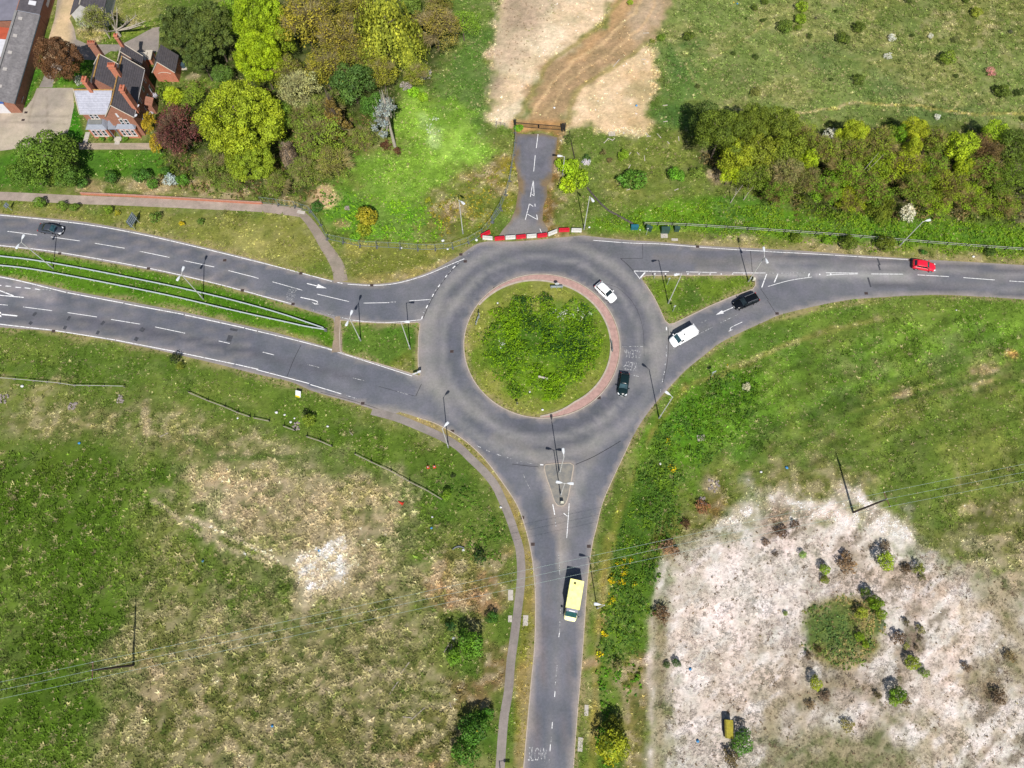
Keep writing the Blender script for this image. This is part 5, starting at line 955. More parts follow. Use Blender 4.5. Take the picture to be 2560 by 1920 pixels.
for q in ((1405, 318, 30, 'white blossom bush right of the tiny dark bush'), (1065, 330, 44, 'white blossom bush left of the tiny dark bush'), (1030, 495, 42, 'thin white flecked bush in mid meadow'), (1458, 1018, 36, 'white blossom bush nearest the copse')):
    B(3, q[0], q[1], q[2], 'bloss', (226, 224, 206), q[3], name='blossom_bush', group=mg)
B(3, 1922, 625, 56, 'bloss', (206, 132, 130), 'pink blossom bush in the upper right meadow', name='pink_blossom_bush', group=mg)
for q in ((1292, 336, 46, 'bush', (104, 130, 38), 'green bush right of the sand track bend'), (1206, 362, 32, 'thin', (122, 132, 46), 'small thin bush at the very edge of the track'), (1524, 318, 60, 'bush', M1, 'round dark bush right of the sand track'),
          (1602, 750, 32, 'thin', (84, 92, 44), 'small scrubby bush in the left meadow'), (2112, 806, 56, 'bush', (124, 126, 62), 'olive bush above the left end of the copse'), (1912, 468, 28, 'bush', M2, 'tiny dark bush in the left meadow'), (2100, 494, 32, 'bush', M2, 'small dark bush right of the tiny dark one'),
          (2166, 184, 28, 'bush', M2, 'small round bush left of the broad dark bush'), (2090, 72, 36, 'bush', M1, 'dark bush near the top left of the lime row'), (2184, 22, 40, 'bush', M1, 'dark bush cut by the top edge left of the lime row'), (2024, 164, 18, 'thin', M2, 'faint small bush left of the small round bush'), (1020, 28, 34, 'bush', (140, 160, 44), 'yellow green bush on the track edge at the top')):
    B(2, q[0], q[1], q[2], q[3], q[4], q[5], group=mg)
sg = 'shrubs around the closed spur road'
for q in ((500, 1470, 100, 'bush', (150, 180, 34), 'upper part of the lime thicket right of the closed spur', 1.0), (560, 1550, 105, 'bush', (142, 170, 34), 'right part of the lime thicket by the closed spur', 1.1), (470, 1610, 90, 'bush', (162, 186, 32), 'brightest lime shrub at the foot of the thicket', 1.0), (420, 1420, 60, 'bush', (150, 178, 40), 'small lime shrub under the short white lamp', 1.0),
          (968, 1350, 56, 'bush', (128, 158, 40), 'yellow green bush beside the scattered planks', 1.0), (1030, 1560, 105, 'bush', (84, 124, 40), 'wide dark green bramble above the cabinets', 1.5), (1420, 1520, 88, 'bush', (98, 148, 38), 'bright green bush right of the wide bramble', 1.0), (490, 1215, 60, 'thin', (92, 108, 50), 'straggly bush right of the black gate', 1.0), (640, 1370, 44, 'thin', (70, 100, 44), 'dark leaves behind the white blossom shrub', 1.0), (840, 1390, 36, 'thin', (120, 104, 70), 'brown straggly bush between blossom and planks', 1.0), (790, 1320, 36, 'thin', (112, 104, 64), 'thin brown bush above the brown straggly one', 1.0), (1600, 1500, 60, 'thin', (110, 130, 50), 'thin green scrub left of the copse corner', 1.4)):
    B(2, q[0], q[1], q[2], q[3], q[4], q[5], sx=q[6], hz=1.0, group=sg)
B(2, 640, 1405, 46, 'bloss', (226, 218, 222), 'white blossom shrub right of the lime thicket', name='blossom_bush', group=sg)
B(2, 60, 1120, 50, 'bush', (110, 160, 34), 'green shrub at the left post of the black gate', group=sg)
for q in ((1435, 855, 62, (134, 168, 40), 'lime shrub in the clearing right of the blue cedar'), (1360, 800, 60, (140, 190, 44), 'bright lime hummock beside the clearing shrub')):
    B(1, q[0], q[1], q[2], 'bush', q[3], q[4], group=sg)
for q in ((1455, 650, 82, (190, 182, 178), 'grey white flowering shrub under the willow'), (1295, 748, 58, (176, 164, 154), 'low grey flowering shrub left of the taller one')):
    B(1, q[0], q[1], q[2], 'bloss', q[3], q[4], name='blossom_bush', group=sg)
for q in ((1130, 1265, 60, 'left reddish brown dead shrub at the cedar foot'), (1216, 1312, 46, 'right reddish brown dead shrub at the cedar foot')):
    B(1, q[0], q[1], q[2], 'thin', (98, 64, 48), q[3], name='dead_shrub', hz=1.1, group=sg)
B(5, 955, 235, 108, 'bush', (152, 142, 40), 'olive gold bush inside the wire fence', hz=1.1, group=sg); B(5, 925, 330, 80, 'bush', (138, 146, 40), 'lower half of the olive gold fence bush', hz=.9, group=sg)
B(5, 520, 135, 62, 'bush', (66, 104, 40), 'dark green shrub inside the fence corner', group=sg); B(5, 860, 390, 66, 'bush', (112, 158, 40), 'bright green shrub against the wire fence', group=sg); B(5, 1490, 70, 36, 'thin', (150, 158, 44), 'yellow weed clump near the single lamp', group=sg)
wg = 'shrubs along the top of the brick wall'
for q in ((960, 1545, 74, (64, 102, 34), 'dark green shrub left on the wall top'), (1235, 1525, 90, (72, 112, 40), 'dark green shrub in the middle of the wall row'), (1330, 1600, 60, (84, 126, 40), 'green shrub below the middle wall shrub'), (1450, 1490, 56, (70, 108, 36), 'round green shrub above the white shrub'), (1580, 1580, 70, (88, 130, 42), 'green shrub right of the white shrub'), (640, 1570, 90, (92, 124, 40), 'green shrub left of the wall row'), (500, 1560, 70, (112, 132, 44), 'olive shrub below the lawn trees'), (730, 1600, 60, (84, 124, 50), 'shrub between olive shrub and wall row'), (1880, 1480, 80, (112, 150, 44), 'bright shrub right of the bare soil'), (2010, 1580, 80, (96, 140, 42), 'shrub under the lime yellow crown')):
    B(0, q[0], q[1], q[2], 'bush', q[3], q[4], hz=1.0, group=wg)
B(0, 1490, 1570, 80, 'bloss', (180, 192, 184), 'white flowering shrub on the brick wall', name='blossom_bush', group=wg)
B(0, 690, 700, 56, 'bloss', (196, 200, 176), 'white flowering shrub behind the left chimney', name='blossom_bush'); B(0, 1300, 905, 40, 'bush', (110, 150, 40), 'small shrub against the east wall of the house', name='shrub'); B(0, 1310, 985, 30, 'bloss', (220, 220, 220), 'white flowering pot plant at the house corner', name='potted_plant', cat='plant')
B(0, 1345, 830, 30, 'bloss', (220, 216, 220), 'white flowering plant beside the east house wall', name='potted_plant', cat='plant')
for q in ((890, 1200, 34, 'left clump in the bed under the bay window'), (960, 1205, 30, 'middle clump in the bed under the bay window'), (1090, 1205, 34, 'clump in the bed under the right hand bay')):
    B(0, q[0], q[1], q[2], 'bush', (96, 132, 44), q[3], name='border_plant', cat='plant')
B(0, 1700, 1380, 60, 'thin', (130, 110, 70), 'brown thin shrub below the purple tree', name='shrub')
B(0, 2120, 1480, 80, 'thin', (120, 116, 92), 'grey thin shrub at the foot of the lime yellow tree', name='shrub')
vg = 'weeds and shrubs on the road verges'
for n, x, y, r, kd, c, lab in ((4, 350, 105, 62, 'bush', (96, 128, 40), 'weedy bush left on the verge below the path'), (4, 540, 125, 50, 'bush', (104, 130, 42), 'second weedy bush on the left verge'), (4, 650, 135, 50, 'bush', (98, 126, 44), 'third weedy bush on the left verge'), (4, 955, 165, 46, 'bush', (112, 140, 40), 'weedy bush left of the back of the road sign'), (4, 1020, 185, 34, 'thin', (160, 156, 44), 'yellow weed next to the road sign'), (4, 1350, 235, 70, 'thin', (94, 120, 46), 'thin weed patch right of the road sign'), (4, 1575, 275, 30, 'bush', (190, 170, 30), 'yellow flowering weed on the left verge'), (4, 1740, 260, 44, 'thin', (90, 120, 44), 'thin green weed right of the yellow one'), (4, 1525, 1440, 66, 'thin', (50, 62, 30), 'dark spiky shrub on the lower left verge'), (4, 1560, 1510, 50, 'thin', (120, 128, 46), 'pale weed below the dark spiky shrub'),
          (7, 240, 400, 56, 'bush', (104, 122, 38), 'low bush under the white rail left'), (7, 700, 445, 84, 'bush', (92, 110, 34), 'wide dark bush under the white rail'), (7, 1000, 465, 92, 'bush', (96, 108, 34), 'wide dark bush left of the leaning lamp foot'), (7, 1910, 525, 50, 'bush', (72, 96, 34), 'dark bush under the rail at the right'), (7, 1340, 530, 34, 'bush', (70, 116, 40), 'small green bush above the red car'), (7, 500, 430, 40, 'bush', (112, 150, 38), 'bright bush between two dark rail bushes'),
          (9, 430, 250, 42, 'thin', (56, 70, 30), 'dark spiky plant by the left field rail'), (9, 470, 320, 70, 'bush', (120, 138, 44), 'olive bush below the dark spiky plant'), (9, 1190, 1560, 1, 'thin', (50, 60, 30), ''), (9, 1930, 1500, 80, 'thin', (54, 80, 36), 'dark clump beside the dumped car bumper'), (9, 1640, 960, 60, 'bush', (112, 142, 40), 'bush at the end of the longest field rail'), (9, 1700, 800, 30, 'thin', (60, 70, 40), 'small dark weed above the field rail end'),
          (13, 1840, 600, 150, 'bush', (92, 132, 38), 'big bright green bramble by the lower footpath'), (13, 1700, 690, 90, 'bush', (104, 142, 40), 'lower lobe of the bright green bramble'), (13, 1690, 430, 60, 'thin', (50, 84, 40), 'dark weed clump above the bright bramble'), (13, 1900, 1330, 150, 'bush', (72, 112, 34), 'big dark green bramble at the bottom of the path'), (13, 1830, 1500, 150, 'bush', (74, 114, 36), 'lowest green bramble cut by the bottom edge'), (13, 2040, 370, 70, 'bush', (64, 104, 34), 'dark green weed by the concrete slabs'), (13, 2000, 1210, 80, 'bush', (76, 124, 32), 'green bramble above the dark green bramble'),
          (14, 850, 1440, 165, 'bush', (142, 148, 34), 'big yellow green willow bush with long dark shadow'), (14, 870, 1290, 110, 'bush', (92, 96, 28), 'dark shaded top of the yellow green willow bush')):  # willow bush top: its shade is put into a darker leaf colour
    if r > 2: B(n, x, y, r, kd, c, lab, hz=1.0, group=vg)
pg = 'shrubs dotted over the pale dead grass'
for n, x, y, r, kd, c, lab, hz in ((15, 390, 925, 74, 'bush', (150, 160, 40), 'yellow green willow shrub left of the reed mound', 1.1), (15, 1105, 1015, 80, 'bush', (108, 142, 36), 'tall green willow shrub below the reed mound', 1.4), (15, 1075, 1085, 50, 'bush', (120, 148, 40), 'lower lobe of the tall green shrub', 1.0), (15, 1240, 740, 76, 'bush', (138, 152, 44), 'yellow green shrub right of the reed mound', 1.0), (15, 1345, 840, 48, 'bush', (112, 140, 36), 'small green shrub with dark shadow far right', 1.2), (15, 790, 520, 46, 'bush', (126, 154, 36), 'lime shrub in the middle of the reed mound', 1.2), (15, 835, 590, 38, 'bush', (130, 154, 38), 'smaller lime shrub in the reed mound', 1.0),
          (15, 900, 230, 74, 'bush', (112, 140, 32), 'tall lime willow on the mound upper right', 1.8), (15, 950, 330, 62, 'bush', (124, 148, 34), 'lime willow on the mound right edge', 1.5), (15, 840, 140, 44, 'bush', (108, 132, 34), 'topmost willow of the reed mound', 1.4), (15, 800, 330, 70, 'bush', (140, 150, 48), 'pale lime shrub inside the mound willows', 1.0), (15, 490, 30, 44, 'bush', (120, 130, 40), 'small shrub above the reed mound', 1.0),
          (15, 1980, 1035, 82, 'thin', (96, 78, 58), 'dark brown dead bush far right', .8), (15, 1185, 395, 44, 'thin', (84, 78, 46), 'brown tuft right of the mound', .8), (15, 1320, 465, 52, 'thin', (124, 120, 66), 'olive tuft right of the brown tufts', .8), (15, 1120, 545, 84, 'thin', (112, 92, 74), 'brown dead bush touching the mound', .7), (15, 1190, 600, 40, 'thin', (140, 144, 70), 'pale green tuft in the brown bush', .8), (15, 1310, 535, 30, 'thin', (80, 70, 50), 'small dark tuft below the olive tuft', .8), (15, 1275, 610, 30, 'thin', (84, 74, 52), 'second small dark tuft right of the mound', .8), (15, 950, 1030, 44, 'thin', (90, 82, 50), 'brown tuft left of the tall green shrub', .9), (15, 1190, 1090, 66, 'thin', (110, 96, 64), 'brown tangle right of the tall green shrub', .7), (15, 345, 690, 42, 'thin', (84, 70, 48), 'brown tuft at the mound lower left', .9), (15, 430, 640, 40, 'thin', (90, 76, 44), 'brown tuft on the mound lower left edge', .9), (15, 680, 1290, 84, 'thin', (140, 132, 80), 'olive tuft on the pale patch below the mound', .5), (15, 370, 1110, 60, 'thin', (130, 112, 86), 'brown tuft left of the pale patch', .5), (15, 1720, 790, 60, 'thin', (112, 94, 74), 'brown tuft group at the right', .6), (15, 2080, 690, 70, 'thin', (120, 104, 70), 'brown grass tuft far right', .6), (15, 490, 1050, 70, 'thin', (112, 94, 78), 'brown low tuft below the yellow green shrub', .5), (15, 1330, 10, 40, 'thin', (96, 96, 48), 'olive tuft at the top of the pale field', .8), (15, 150, 320, 26, 'bush', (130, 150, 70), 'tiny green sprout left of the mound', .9),
          (11, 990, 1535, 96, 'bush', (144, 164, 42), 'yellow green willow bush with dark shadow in the pale field', 1.1), (11, 480, 1605, 56, 'bush', (130, 156, 40), 'lime shrub left of the willow bush', 1.2), (11, 292, 1470, 38, 'bush', (128, 160, 72), 'small green sprout in the whitest grass', 1.1), (11, 1295, 1590, 72, 'thin', (122, 128, 52), 'olive shrub right of the willow bush', 1.0), (11, 1190, 1605, 60, 'thin', (92, 74, 54), 'brown tuft left of the olive shrub', .7), (11, 690, 1560, 120, 'thin', (128, 104, 78), 'wide brown dead bush between two shrubs', .5), (11, 110, 1280, 80, 'thin', (100, 78, 62), 'dark brown dead bush left of the whitest grass', .5), (11, 230, 1220, 60, 'thin', (104, 84, 66), 'second dark brown bush left of the whitest grass', .5), (11, 1010, 1400, 70, 'thin', (116, 100, 82), 'grey brown tuft above the willow bush', .6), (11, 60, 1470, 40, 'thin', (90, 76, 60), 'small dark tuft at the pale field edge', .6),
          (14, 1290, 330, 100, 'thin', (108, 84, 60), 'brown bramble beside the white rubble strip', .7), (14, 1420, 745, 48, 'bush', (64, 92, 36), 'dark green weed in the pale field left', .9), (14, 1340, 770, 34, 'bush', (70, 96, 40), 'small dark weed beside the dark green one', .9), (14, 1960, 1420, 130, 'bush', (80, 116, 44), 'dark green bramble below the yellow mossy shelter', .8), (14, 1880, 1560, 110, 'thin', (104, 92, 64), 'brown tangle left of the dark bramble', .6), (14, 910, 760, 60, 'thin', (120, 116, 70), 'thin brown bush in the verge thicket', .9), (10, 1500, 1210, 60, 'thin', (88, 62, 46), 'dark burnt patch of brambles in the debris', .6), (10, 1640, 1060, 90, 'thin', (140, 98, 66), 'rusty brown dead brambles by the rubble', .5), (10, 2190, 1370, 50, 'thin', (110, 88, 70), 'brown tuft at the debris edge', .6), (10, 1340, 1420, 110, 'thin', (134, 104, 78), 'brown brambles under the power lines', .5)):
    B(n, x, y, r, kd, c, lab, hz=hz, group=pg)
B(10, 2020, 25, 48, 'bloss', (226, 218, 178), 'cream flowering bush alone in the east field', name='blossom_bush')
# ---------------------------------------------------------------- buildings
brick_m = bricks('orange_brick', alb(214, 134, 102), alb(196, 112, 84), alb(206, 168, 142), 4.2)
brickd_m = bricks('brown_brick', alb(182, 122, 98), alb(158, 102, 80), alb(176, 146, 124), 4.2)
slate_m = roofing('dark_slate', alb(80, 76, 82), alb(108, 102, 106), .30, alb(132, 118, 92))
slatel_m = roofing('light_slate', alb(166, 168, 182), alb(196, 198, 212), .30, alb(204, 200, 204))
sheet_m = roofing('cement_sheet', alb(118, 114, 116), alb(158, 154, 154), .5)
stone_m = surf('pale_stone', alb(206, 196, 180), .8, 0, .12, 2); lead_m = surf('lead_sheet', alb(150, 156, 168), .5, .1, .1, 2)
ridge_m = surf('ridge_tile', alb(172, 128, 88), .85, 0, .35, 3.5, col2=alb(196, 156, 80)); pot_m = surf('chimney_pot_clay', alb(190, 104, 72), .8, 0, .15, 5)
frame_m = surf('white_window_frame', alb(232, 232, 236), .5, 0, .05, 2); pane_m = glass('window_glass'); dark_m = surf('dark_opening', (.01, .01, .012), .8, 0, .2, 3)
white_p = surf('white_panel', alb(236, 236, 240), .5, 0, .05, 1.5); blue_p = surf('blue_panel', alb(60, 110, 196), .5, 0, .08, 1.5); dish_m = surf('white_dish', alb(226, 230, 236), .4, 0, .04, 2)
HX, HY = -76.0, 96.0
house = empty('brick_house', (HX, HY, 0), 0, 'two storey brick house with dark slate roofs and tall chimneys', 'house')
L_ = lambda x, y, z=0: (x-HX, y-HY, z)
def gable_ns(mb, x0, x1, y0, y1, ez, rz_):   # walls of a block with a ridge running north-south
    xm = (x0+x1)/2
    ring = lambda y: [L_(x0, y, 0), L_(x1, y, 0), L_(x1, y, ez), L_(xm, y, rz_), L_(x0, y, ez)]
    mb.loft([ring(y0), ring(y1)])
def roof_ns(mb, x0, x1, y0, y1, ez, rz_, o=.25, t=.14, yo=.12, sides='ew'):
    xm = (x0+x1)/2; k = (rz_-ez)/(xm-x0)
    if 'w' in sides: mb.slab([L_(x0-o, y0-yo, ez-o*k+t), L_(xm, y0-yo, rz_+t), L_(xm, y1+yo, rz_+t), L_(x0-o, y1+yo, ez-o*k+t)], t)
    if 'e' in sides: mb.slab([L_(x1+o, y0-yo, ez-o*k+t), L_(x1+o, y1+yo, ez-o*k+t), L_(xm, y1+yo, rz_+t), L_(xm, y0-yo, rz_+t)], t)
walls = MB(); gable_ns(walls, -78.5, -73.5, 96.0, 107.6, 5.6, 8.6)
walls.build('wall', brickd_m, house)
w2 = MB(); w2.loft([[L_(x, 97.0, 0), L_(x, 102.6, 0), L_(x, 102.6, 5.5), L_(x, 99.8, 8.3), L_(x, 97.0, 5.5)] for x in (-83.7, -78.45)]); w2.build('wall', brickd_m, house)
w3 = MB(); gable_ns(w3, -82.9, -78.3, 101.5, 108.2, 6.0, 8.5); w3.build('wall', brickd_m, house)
r = MB(); roof_ns(r, -78.5, -73.5, 96.0, 107.6, 5.6, 8.6); r.build('roof', slate_m, house)
r = MB(); roof_ns(r, -82.9, -78.3, 102.6, 108.2, 6.0, 8.5, o=.1, sides='ew'); r.build('roof', slate_m, house)
r = MB(); r.slab([L_(-83.9, 96.75, 5.39), L_(-78.3, 96.75, 5.39), L_(-76.6, 99.8, 8.44), L_(-83.9, 99.8, 8.44)], .14); r.slab([L_(-83.9, 102.9, 5.34), L_(-83.9, 99.8, 8.44), L_(-76.6, 99.8, 8.44), L_(-78.3, 102.9, 5.34)], .14)
tagged = r.build('roof', slatel_m, house); tagged['label'] = 'lighter grey slate roof of the west wing'
for q_ in (((-76, 95.85, 8.76), (-76, 107.75, 8.76)), ((-83.9, 99.8, 8.46), (-76.4, 99.8, 8.46)), ((-80.6, 102.0, 8.66), (-80.6, 108.3, 8.66))): MB().tube([L_(*q_[0]), L_(*q_[1])], .13, 6).build('ridge_tiles', ridge_m, house)
VP = house
def verge(a, b): MB().tube([L_(*a), L_(*b)], .10, 4).build('verge_coping', stone_m, VP)
verge((-76, 107.75, 8.8), (-73.2, 107.75, 5.45)); verge((-76, 95.85, 8.8), (-73.2, 95.85, 5.45)); verge((-76, 95.85, 8.8), (-78.6, 95.85, 5.7)); verge((-80.6, 108.35, 8.7), (-78.2, 108.35, 6.1)); verge((-80.6, 108.35, 8.7), (-83.1, 108.35, 6.0)); verge((-83.95, 96.75, 5.5), (-83.95, 99.8, 8.55)); verge((-83.95, 99.8, 8.55), (-83.95, 102.9, 5.5))
def chimney(x, y, z0, z1, w, d, pots, mat=brick_m, stoop=0):
    c = MB(); zz = z1-.75
    c.box(L_(x, y, (z0+zz)/2), (w, d, zz-z0)); c.box(L_(x, y, zz+.1), (w+.16, d+.16, .2)); c.box(L_(x, y, zz+.42), (w+.02, d+.02, .44)); c.box(L_(x, y, zz+.70), (w+.2, d+.2, .12))
    o = c.build('chimney', mat, house)
    for k in range(pots):
        px = x+(k-(pots-1)/2)*(w/pots if w > d else 0); py = y+(k-(pots-1)/2)*(d/pots if d >= w else 0)
        MB().tube([L_(px, py, z1), L_(px, py, z1+.38)], .15, 8, r1=.12).build('chimney_pot', pot_m, o)
chimney(-80.9, 108.75, 0, 11.2, 1.35, .75, 3, brickd_m); chimney(-76.1, 103.4, 7.5, 11.1, 1.2, .8, 3); chimney(-80.6, 100.0, 7.2, 11.1, .7, 1.15, 2); chimney(-73.35, 98.3, 4.5, 10.7, .75, 1.2, 2)
# front bays, porch and windows
def window(x, z, y, w, h, n=1, face='s'):
    f = MB(); f.box(L_(x, y-.03, z), (w, .08, h)); o = f.build('window', frame_m, house)
    g = MB(); pw = w/n
    for k in range(n):
        for zz in (-h*.24, h*.24): g.box(L_(x-w/2+pw*(k+.5), y-.08, z+zz), (pw-.3, .05, h*.36))
    g.build('pane', pane_m, o)
    MB().box(L_(x, y-.1, z-h/2-.06), (w+.2, .24, .1)).build('sill', stone_m, o)
def window_e(y, z, x, w, h):
    o = MB().box(L_(x+.03, y, z), (.08, w, h)).build('window', frame_m, house); g = MB()
    for zz in (-h*.24, h*.24): g.box(L_(x+.08, y, z+zz), (.05, w-.3, h*.36))
    g.build('pane', pane_m, o)
for x, z, y, w, h in ((-76.2, 4.0, 96.0, .75, 1.6), (-75.25, 4.0, 96.0, .75, 1.6), (-82.1, 4.5, 97.0, .75, 1.4), (-81.2, 4.5, 97.0, .75, 1.4)): window(x, z, y, w, h)
bay = MB(); bay.box(L_(-81.7, 96.2, 1.45), (3.7, 1.8, 2.9)); bay.build('bay', brick_m, house); bay = MB(); bay.box(L_(-76.0, 95.7, 1.45), (3.5, .7, 2.9)); bay.build('bay', brick_m, house)
for x in (-82.7, -81.7, -80.7): window(x, 1.7, 95.3, .78, 1.7)
for x in (-77.0, -76.0, -75.0): window(x, 1.7, 95.35, .78, 1.7)
rb = MB(); rb.add([L_(-83.8, 95.0, 2.95), L_(-79.6, 95.0, 2.95), L_(-79.6, 97.2, 2.95), L_(-83.8, 97.2, 2.95), L_(-83.2, 95.7, 3.55), L_(-80.3, 95.7, 3.55), L_(-80.3, 97.0, 3.7), L_(-83.2, 97.0, 3.7)], [(0, 3, 2, 1), (0, 1, 5, 4), (1, 2, 6, 5), (2, 3, 7, 6), (3, 0, 4, 7), (4, 5, 6, 7)]); br_ = rb.build('bay_roof', lead_m, house)
MB().box(L_(-81.75, 96.35, 3.66), (2.6, 1.1, .06), tilt=(.11, 0)).build('roof_panel', surf('grey_roof_felt', alb(128, 130, 128), .8, 0, .12, 2), br_)
rb = MB(); rb.add([L_(-78.0, 95.1, 2.95), L_(-74.0, 95.1, 2.95), L_(-74.0, 96.05, 2.95), L_(-78.0, 96.05, 2.95), L_(-77.4, 95.95, 3.5), L_(-74.6, 95.95, 3.5)], [(0, 3, 2, 1), (0, 1, 5, 4), (1, 2, 5), (3, 0, 4), (2, 3, 4, 5)]); rb.build('bay_roof', lead_m, house)
po = MB(); po.slab([L_(-79.6, 95.3, 2.75), L_(-78.1, 95.3, 2.75), L_(-78.1, 97.0, 3.2), L_(-79.6, 97.0, 3.2)], .12)
for x in (-79.5, -78.2): po.tube([L_(x, 95.4, 0), L_(x, 95.4, 2.7)], .08, 6)
po.build('porch', lead_m, house); MB().box(L_(-78.85, 96.95, 1.05), (1.0, .1, 2.1)).build('door', surf('dark_door', alb(60, 50, 48), .5, 0, .1, 2), house)
MB().box(L_(-78.85, 95.0, .09), (1.4, .8, .18)).build('doorstep', stone_m, house); MB().box(L_(-76.2, 95.98, 5.9), (.4, .08, 1.0)).build('slit_window', frame_m, house); MB().box(L_(-75.9, 95.97, 5.0), (.5, .1, .4)).build('date_stone', stone_m, house)
for y in (98.6, 101.2, 104.0, 106.2):
    for z in (1.7, 4.3): window_e(y, z, -73.5, .8, 1.5)
gut_m = surf('white_gutter', alb(190, 186, 184), .5, 0, .1, 2)
for q_ in (((-73.2, 95.9, 5.3), (-73.2, 107.6, 5.3)), ((-84, 96.7, 5.3), (-78.6, 96.7, 5.3))): MB().tube([L_(*q_[0]), L_(*q_[1])], .07, 6).build('gutter', gut_m, house)
for y in (98.6, 96.3):
    d = MB(); d.tube([L_(-73.3, y, 5.2), L_(-73.0, y, 5.45)], .03, 5); c = L_(-72.85, y, 5.5); R0 = [(c[0]+.34*math.cos(a)*.9, c[1]+.34*math.sin(a), c[2]+.12*math.cos(a)) for a in np.linspace(0, 6.283, 18, endpoint=False)]
    d.add(R0+[(c[0]-.02, c[1], c[2]-.1)], [(i, (i+1) % 18, 18) for i in range(18)]); d.build('satellite_dish', dish_m, house)
porch2 = MB(); porch2.slab([L_(-72.0, 101.2, 2.5), L_(-72.0, 103.2, 2.5), L_(-73.5, 103.2, 3.0), L_(-73.5, 101.2, 3.0)], .1); porch2.box(L_(-72.8, 102.2, 1.2), (1.3, 1.7, 2.4)); porch2.build('side_porch', brickd_m, house)
# rear wing with parapet gables and its small stack
w4 = MB(); gable_ns(w4, -80.0, -75.4, 108.4, 112.6, 3.4, 6.6); w4.build('rear_wing', brickd_m, house); r = MB(); roof_ns(r, -80.0, -75.4, 108.5, 110.4, 3.4, 6.6, yo=0); roof_ns(r, -80.0, -75.4, 110.6, 112.6, 3.7, 6.9, yo=0); r.build('roof', slate_m, house)
for y, z in ((110.5, 7.1), (112.7, 7.1)): verge((-77.7, y, z), (-75.2, y, z-3.4)); verge((-77.7, y, z), (-80.2, y, z-3.4))
chimney(-77.7, 112.2, 4, 9.6, .6, .6, 1, brick_m)
# outbuilding
SX, SY = -71, 111.5
shed = empty('outbuilding', (SX, SY, 0), 0, 'small brick outbuilding with steep slate roof behind the house', 'outbuilding'); HX, HY = SX, SY
g = MB(); gable_ns(g, -73.1, -68.9, 109.5, 114.0, 2.7, 5.3); g.build('wall', brick_m, shed); r = MB(); roof_ns(r, -73.1, -68.9, 109.5, 114.0, 2.7, 5.3, .25, .12, .02); r.build('roof', slate_m, shed)
VP = shed; verge((-71, 109.45, 5.45), (-68.7, 109.45, 2.6)); verge((-71, 109.45, 5.45), (-73.3, 109.45, 2.6))
ar = MB(); ar.tube([L_(-72.2+2.6*t, 109.46, 2.35+.35*math.sin(math.pi*t)) for t in np.linspace(0, 1, 9)], .06, 4); ar.build('brick_arch', stone_m, shed); MB().tube([L_(-72.1, 111.2, 4.0), L_(-72.1, 111.2, 5.6)], .12, 8).build('flue', dark_m, shed)
wt = empty('water_tank', (*G(T(0, 1590, 580)), 0), 0, 'small round water butt on a white slab beside the outbuilding', 'water butt'); MB().tube([(0, 0, 0), (0, 0, .9)], .5, 14).build('tank', surf('dark_teal_plastic', alb(70, 90, 100), .4, 0, .1, 2), wt); MB().box((.05, -.35, .06), (1.4, .9, .12)).build('slab', stone_m, wt)
for n, (a, b, h, lab) in enumerate((((1240, 545), 2.6, 1.6, 'left low brick store with open yard behind the house'), ((1310, 520), 1.3, 1.4, 'narrow low brick store against the outbuilding'))):
    o = empty('brick_store', (*G(T(0, *a)), 0), 0, lab, 'outbuilding'); MB().box((0, 0, h/2), (b, 2.4, h)).build('wall', brick_m, o); MB().box((0, 0, h+.06), (b+.15, 2.5, .1)).build('roof', stone_m, o)
# long shed with corrugated sheet roof
HX, HY = -101.0, 112.0
ls = empty('long_shed', (HX, HY, 0), 0, 'long brick shed with grey corrugated sheet roof beside the yard', 'shed')
w = MB(); w.loft([[L_(-103.6, y, 0), L_(-99.55, y, 0), L_(-99.55, y, 2.85), L_(-103.6, y, 3.9)] for y in (101.6, 124.4)]); w.build('wall', brickd_m, ls)
r = MB(); r.slab([L_(-99.3, 101.4, 2.92), L_(-99.3, 124.4, 2.92), L_(-103.3, 124.4, 3.98), L_(-103.3, 101.4, 3.98)], .1); r.build('roof', sheet_m, ls)
gv = MB(); gv.box(L_(-103.5, 112.9, 4.06), (.5, 23.0, .26)); gv.build('parapet', surf('grey_parapet', alb(150, 148, 146), .8, 0, .14, 2), ls); MB().tube([L_(-99.25, 101.4, 2.8), L_(-99.25, 124.4, 2.8)], .08, 6).build('gutter', surf('dark_gutter', alb(70, 82, 88), .5, 0, .1, 2), ls)
for y in (122.6, 118.0, 113.6, 109.3, 105.0): MB().slab([L_(-102.1, y-.35, 3.72), L_(-102.1, y+.35, 3.72), L_(-102.8, y+.35, 3.9), L_(-102.8, y-.35, 3.9)], .06).build('roof_patch', surf('pale_patch%d' % int(y), alb(196, 190, 184), .8, 0, .15, 3), ls)
vt = MB(); vt.tube([L_(-99.3, 124.45, 3.0), L_(-103.3, 124.45, 4.06)], .07, 5); vt.build('verge_flashing', lead_m, ls)
w = MB(); w.loft([[L_(-103.6, y, 0), L_(-99.5, y, 0), L_(-99.5, y, 3.0), L_(-103.6, y, 4.1)] for y in (124.45, 150)]); w.build('wall', brickd_m, ls)
r = MB(); r.slab([L_(-99.25, 124.5, 3.08), L_(-99.25, 150, 3.08), L_(-103.4, 150, 4.16), L_(-103.4, 124.5, 4.16)], .1); r.build('roof', slate_m, ls); MB().slab([L_(-100.4, 126.5, 3.46), L_(-100.4, 127.6, 3.46), L_(-101.7, 127.6, 3.8), L_(-101.7, 126.5, 3.8)], .07).build('skylight', white_p, ls)
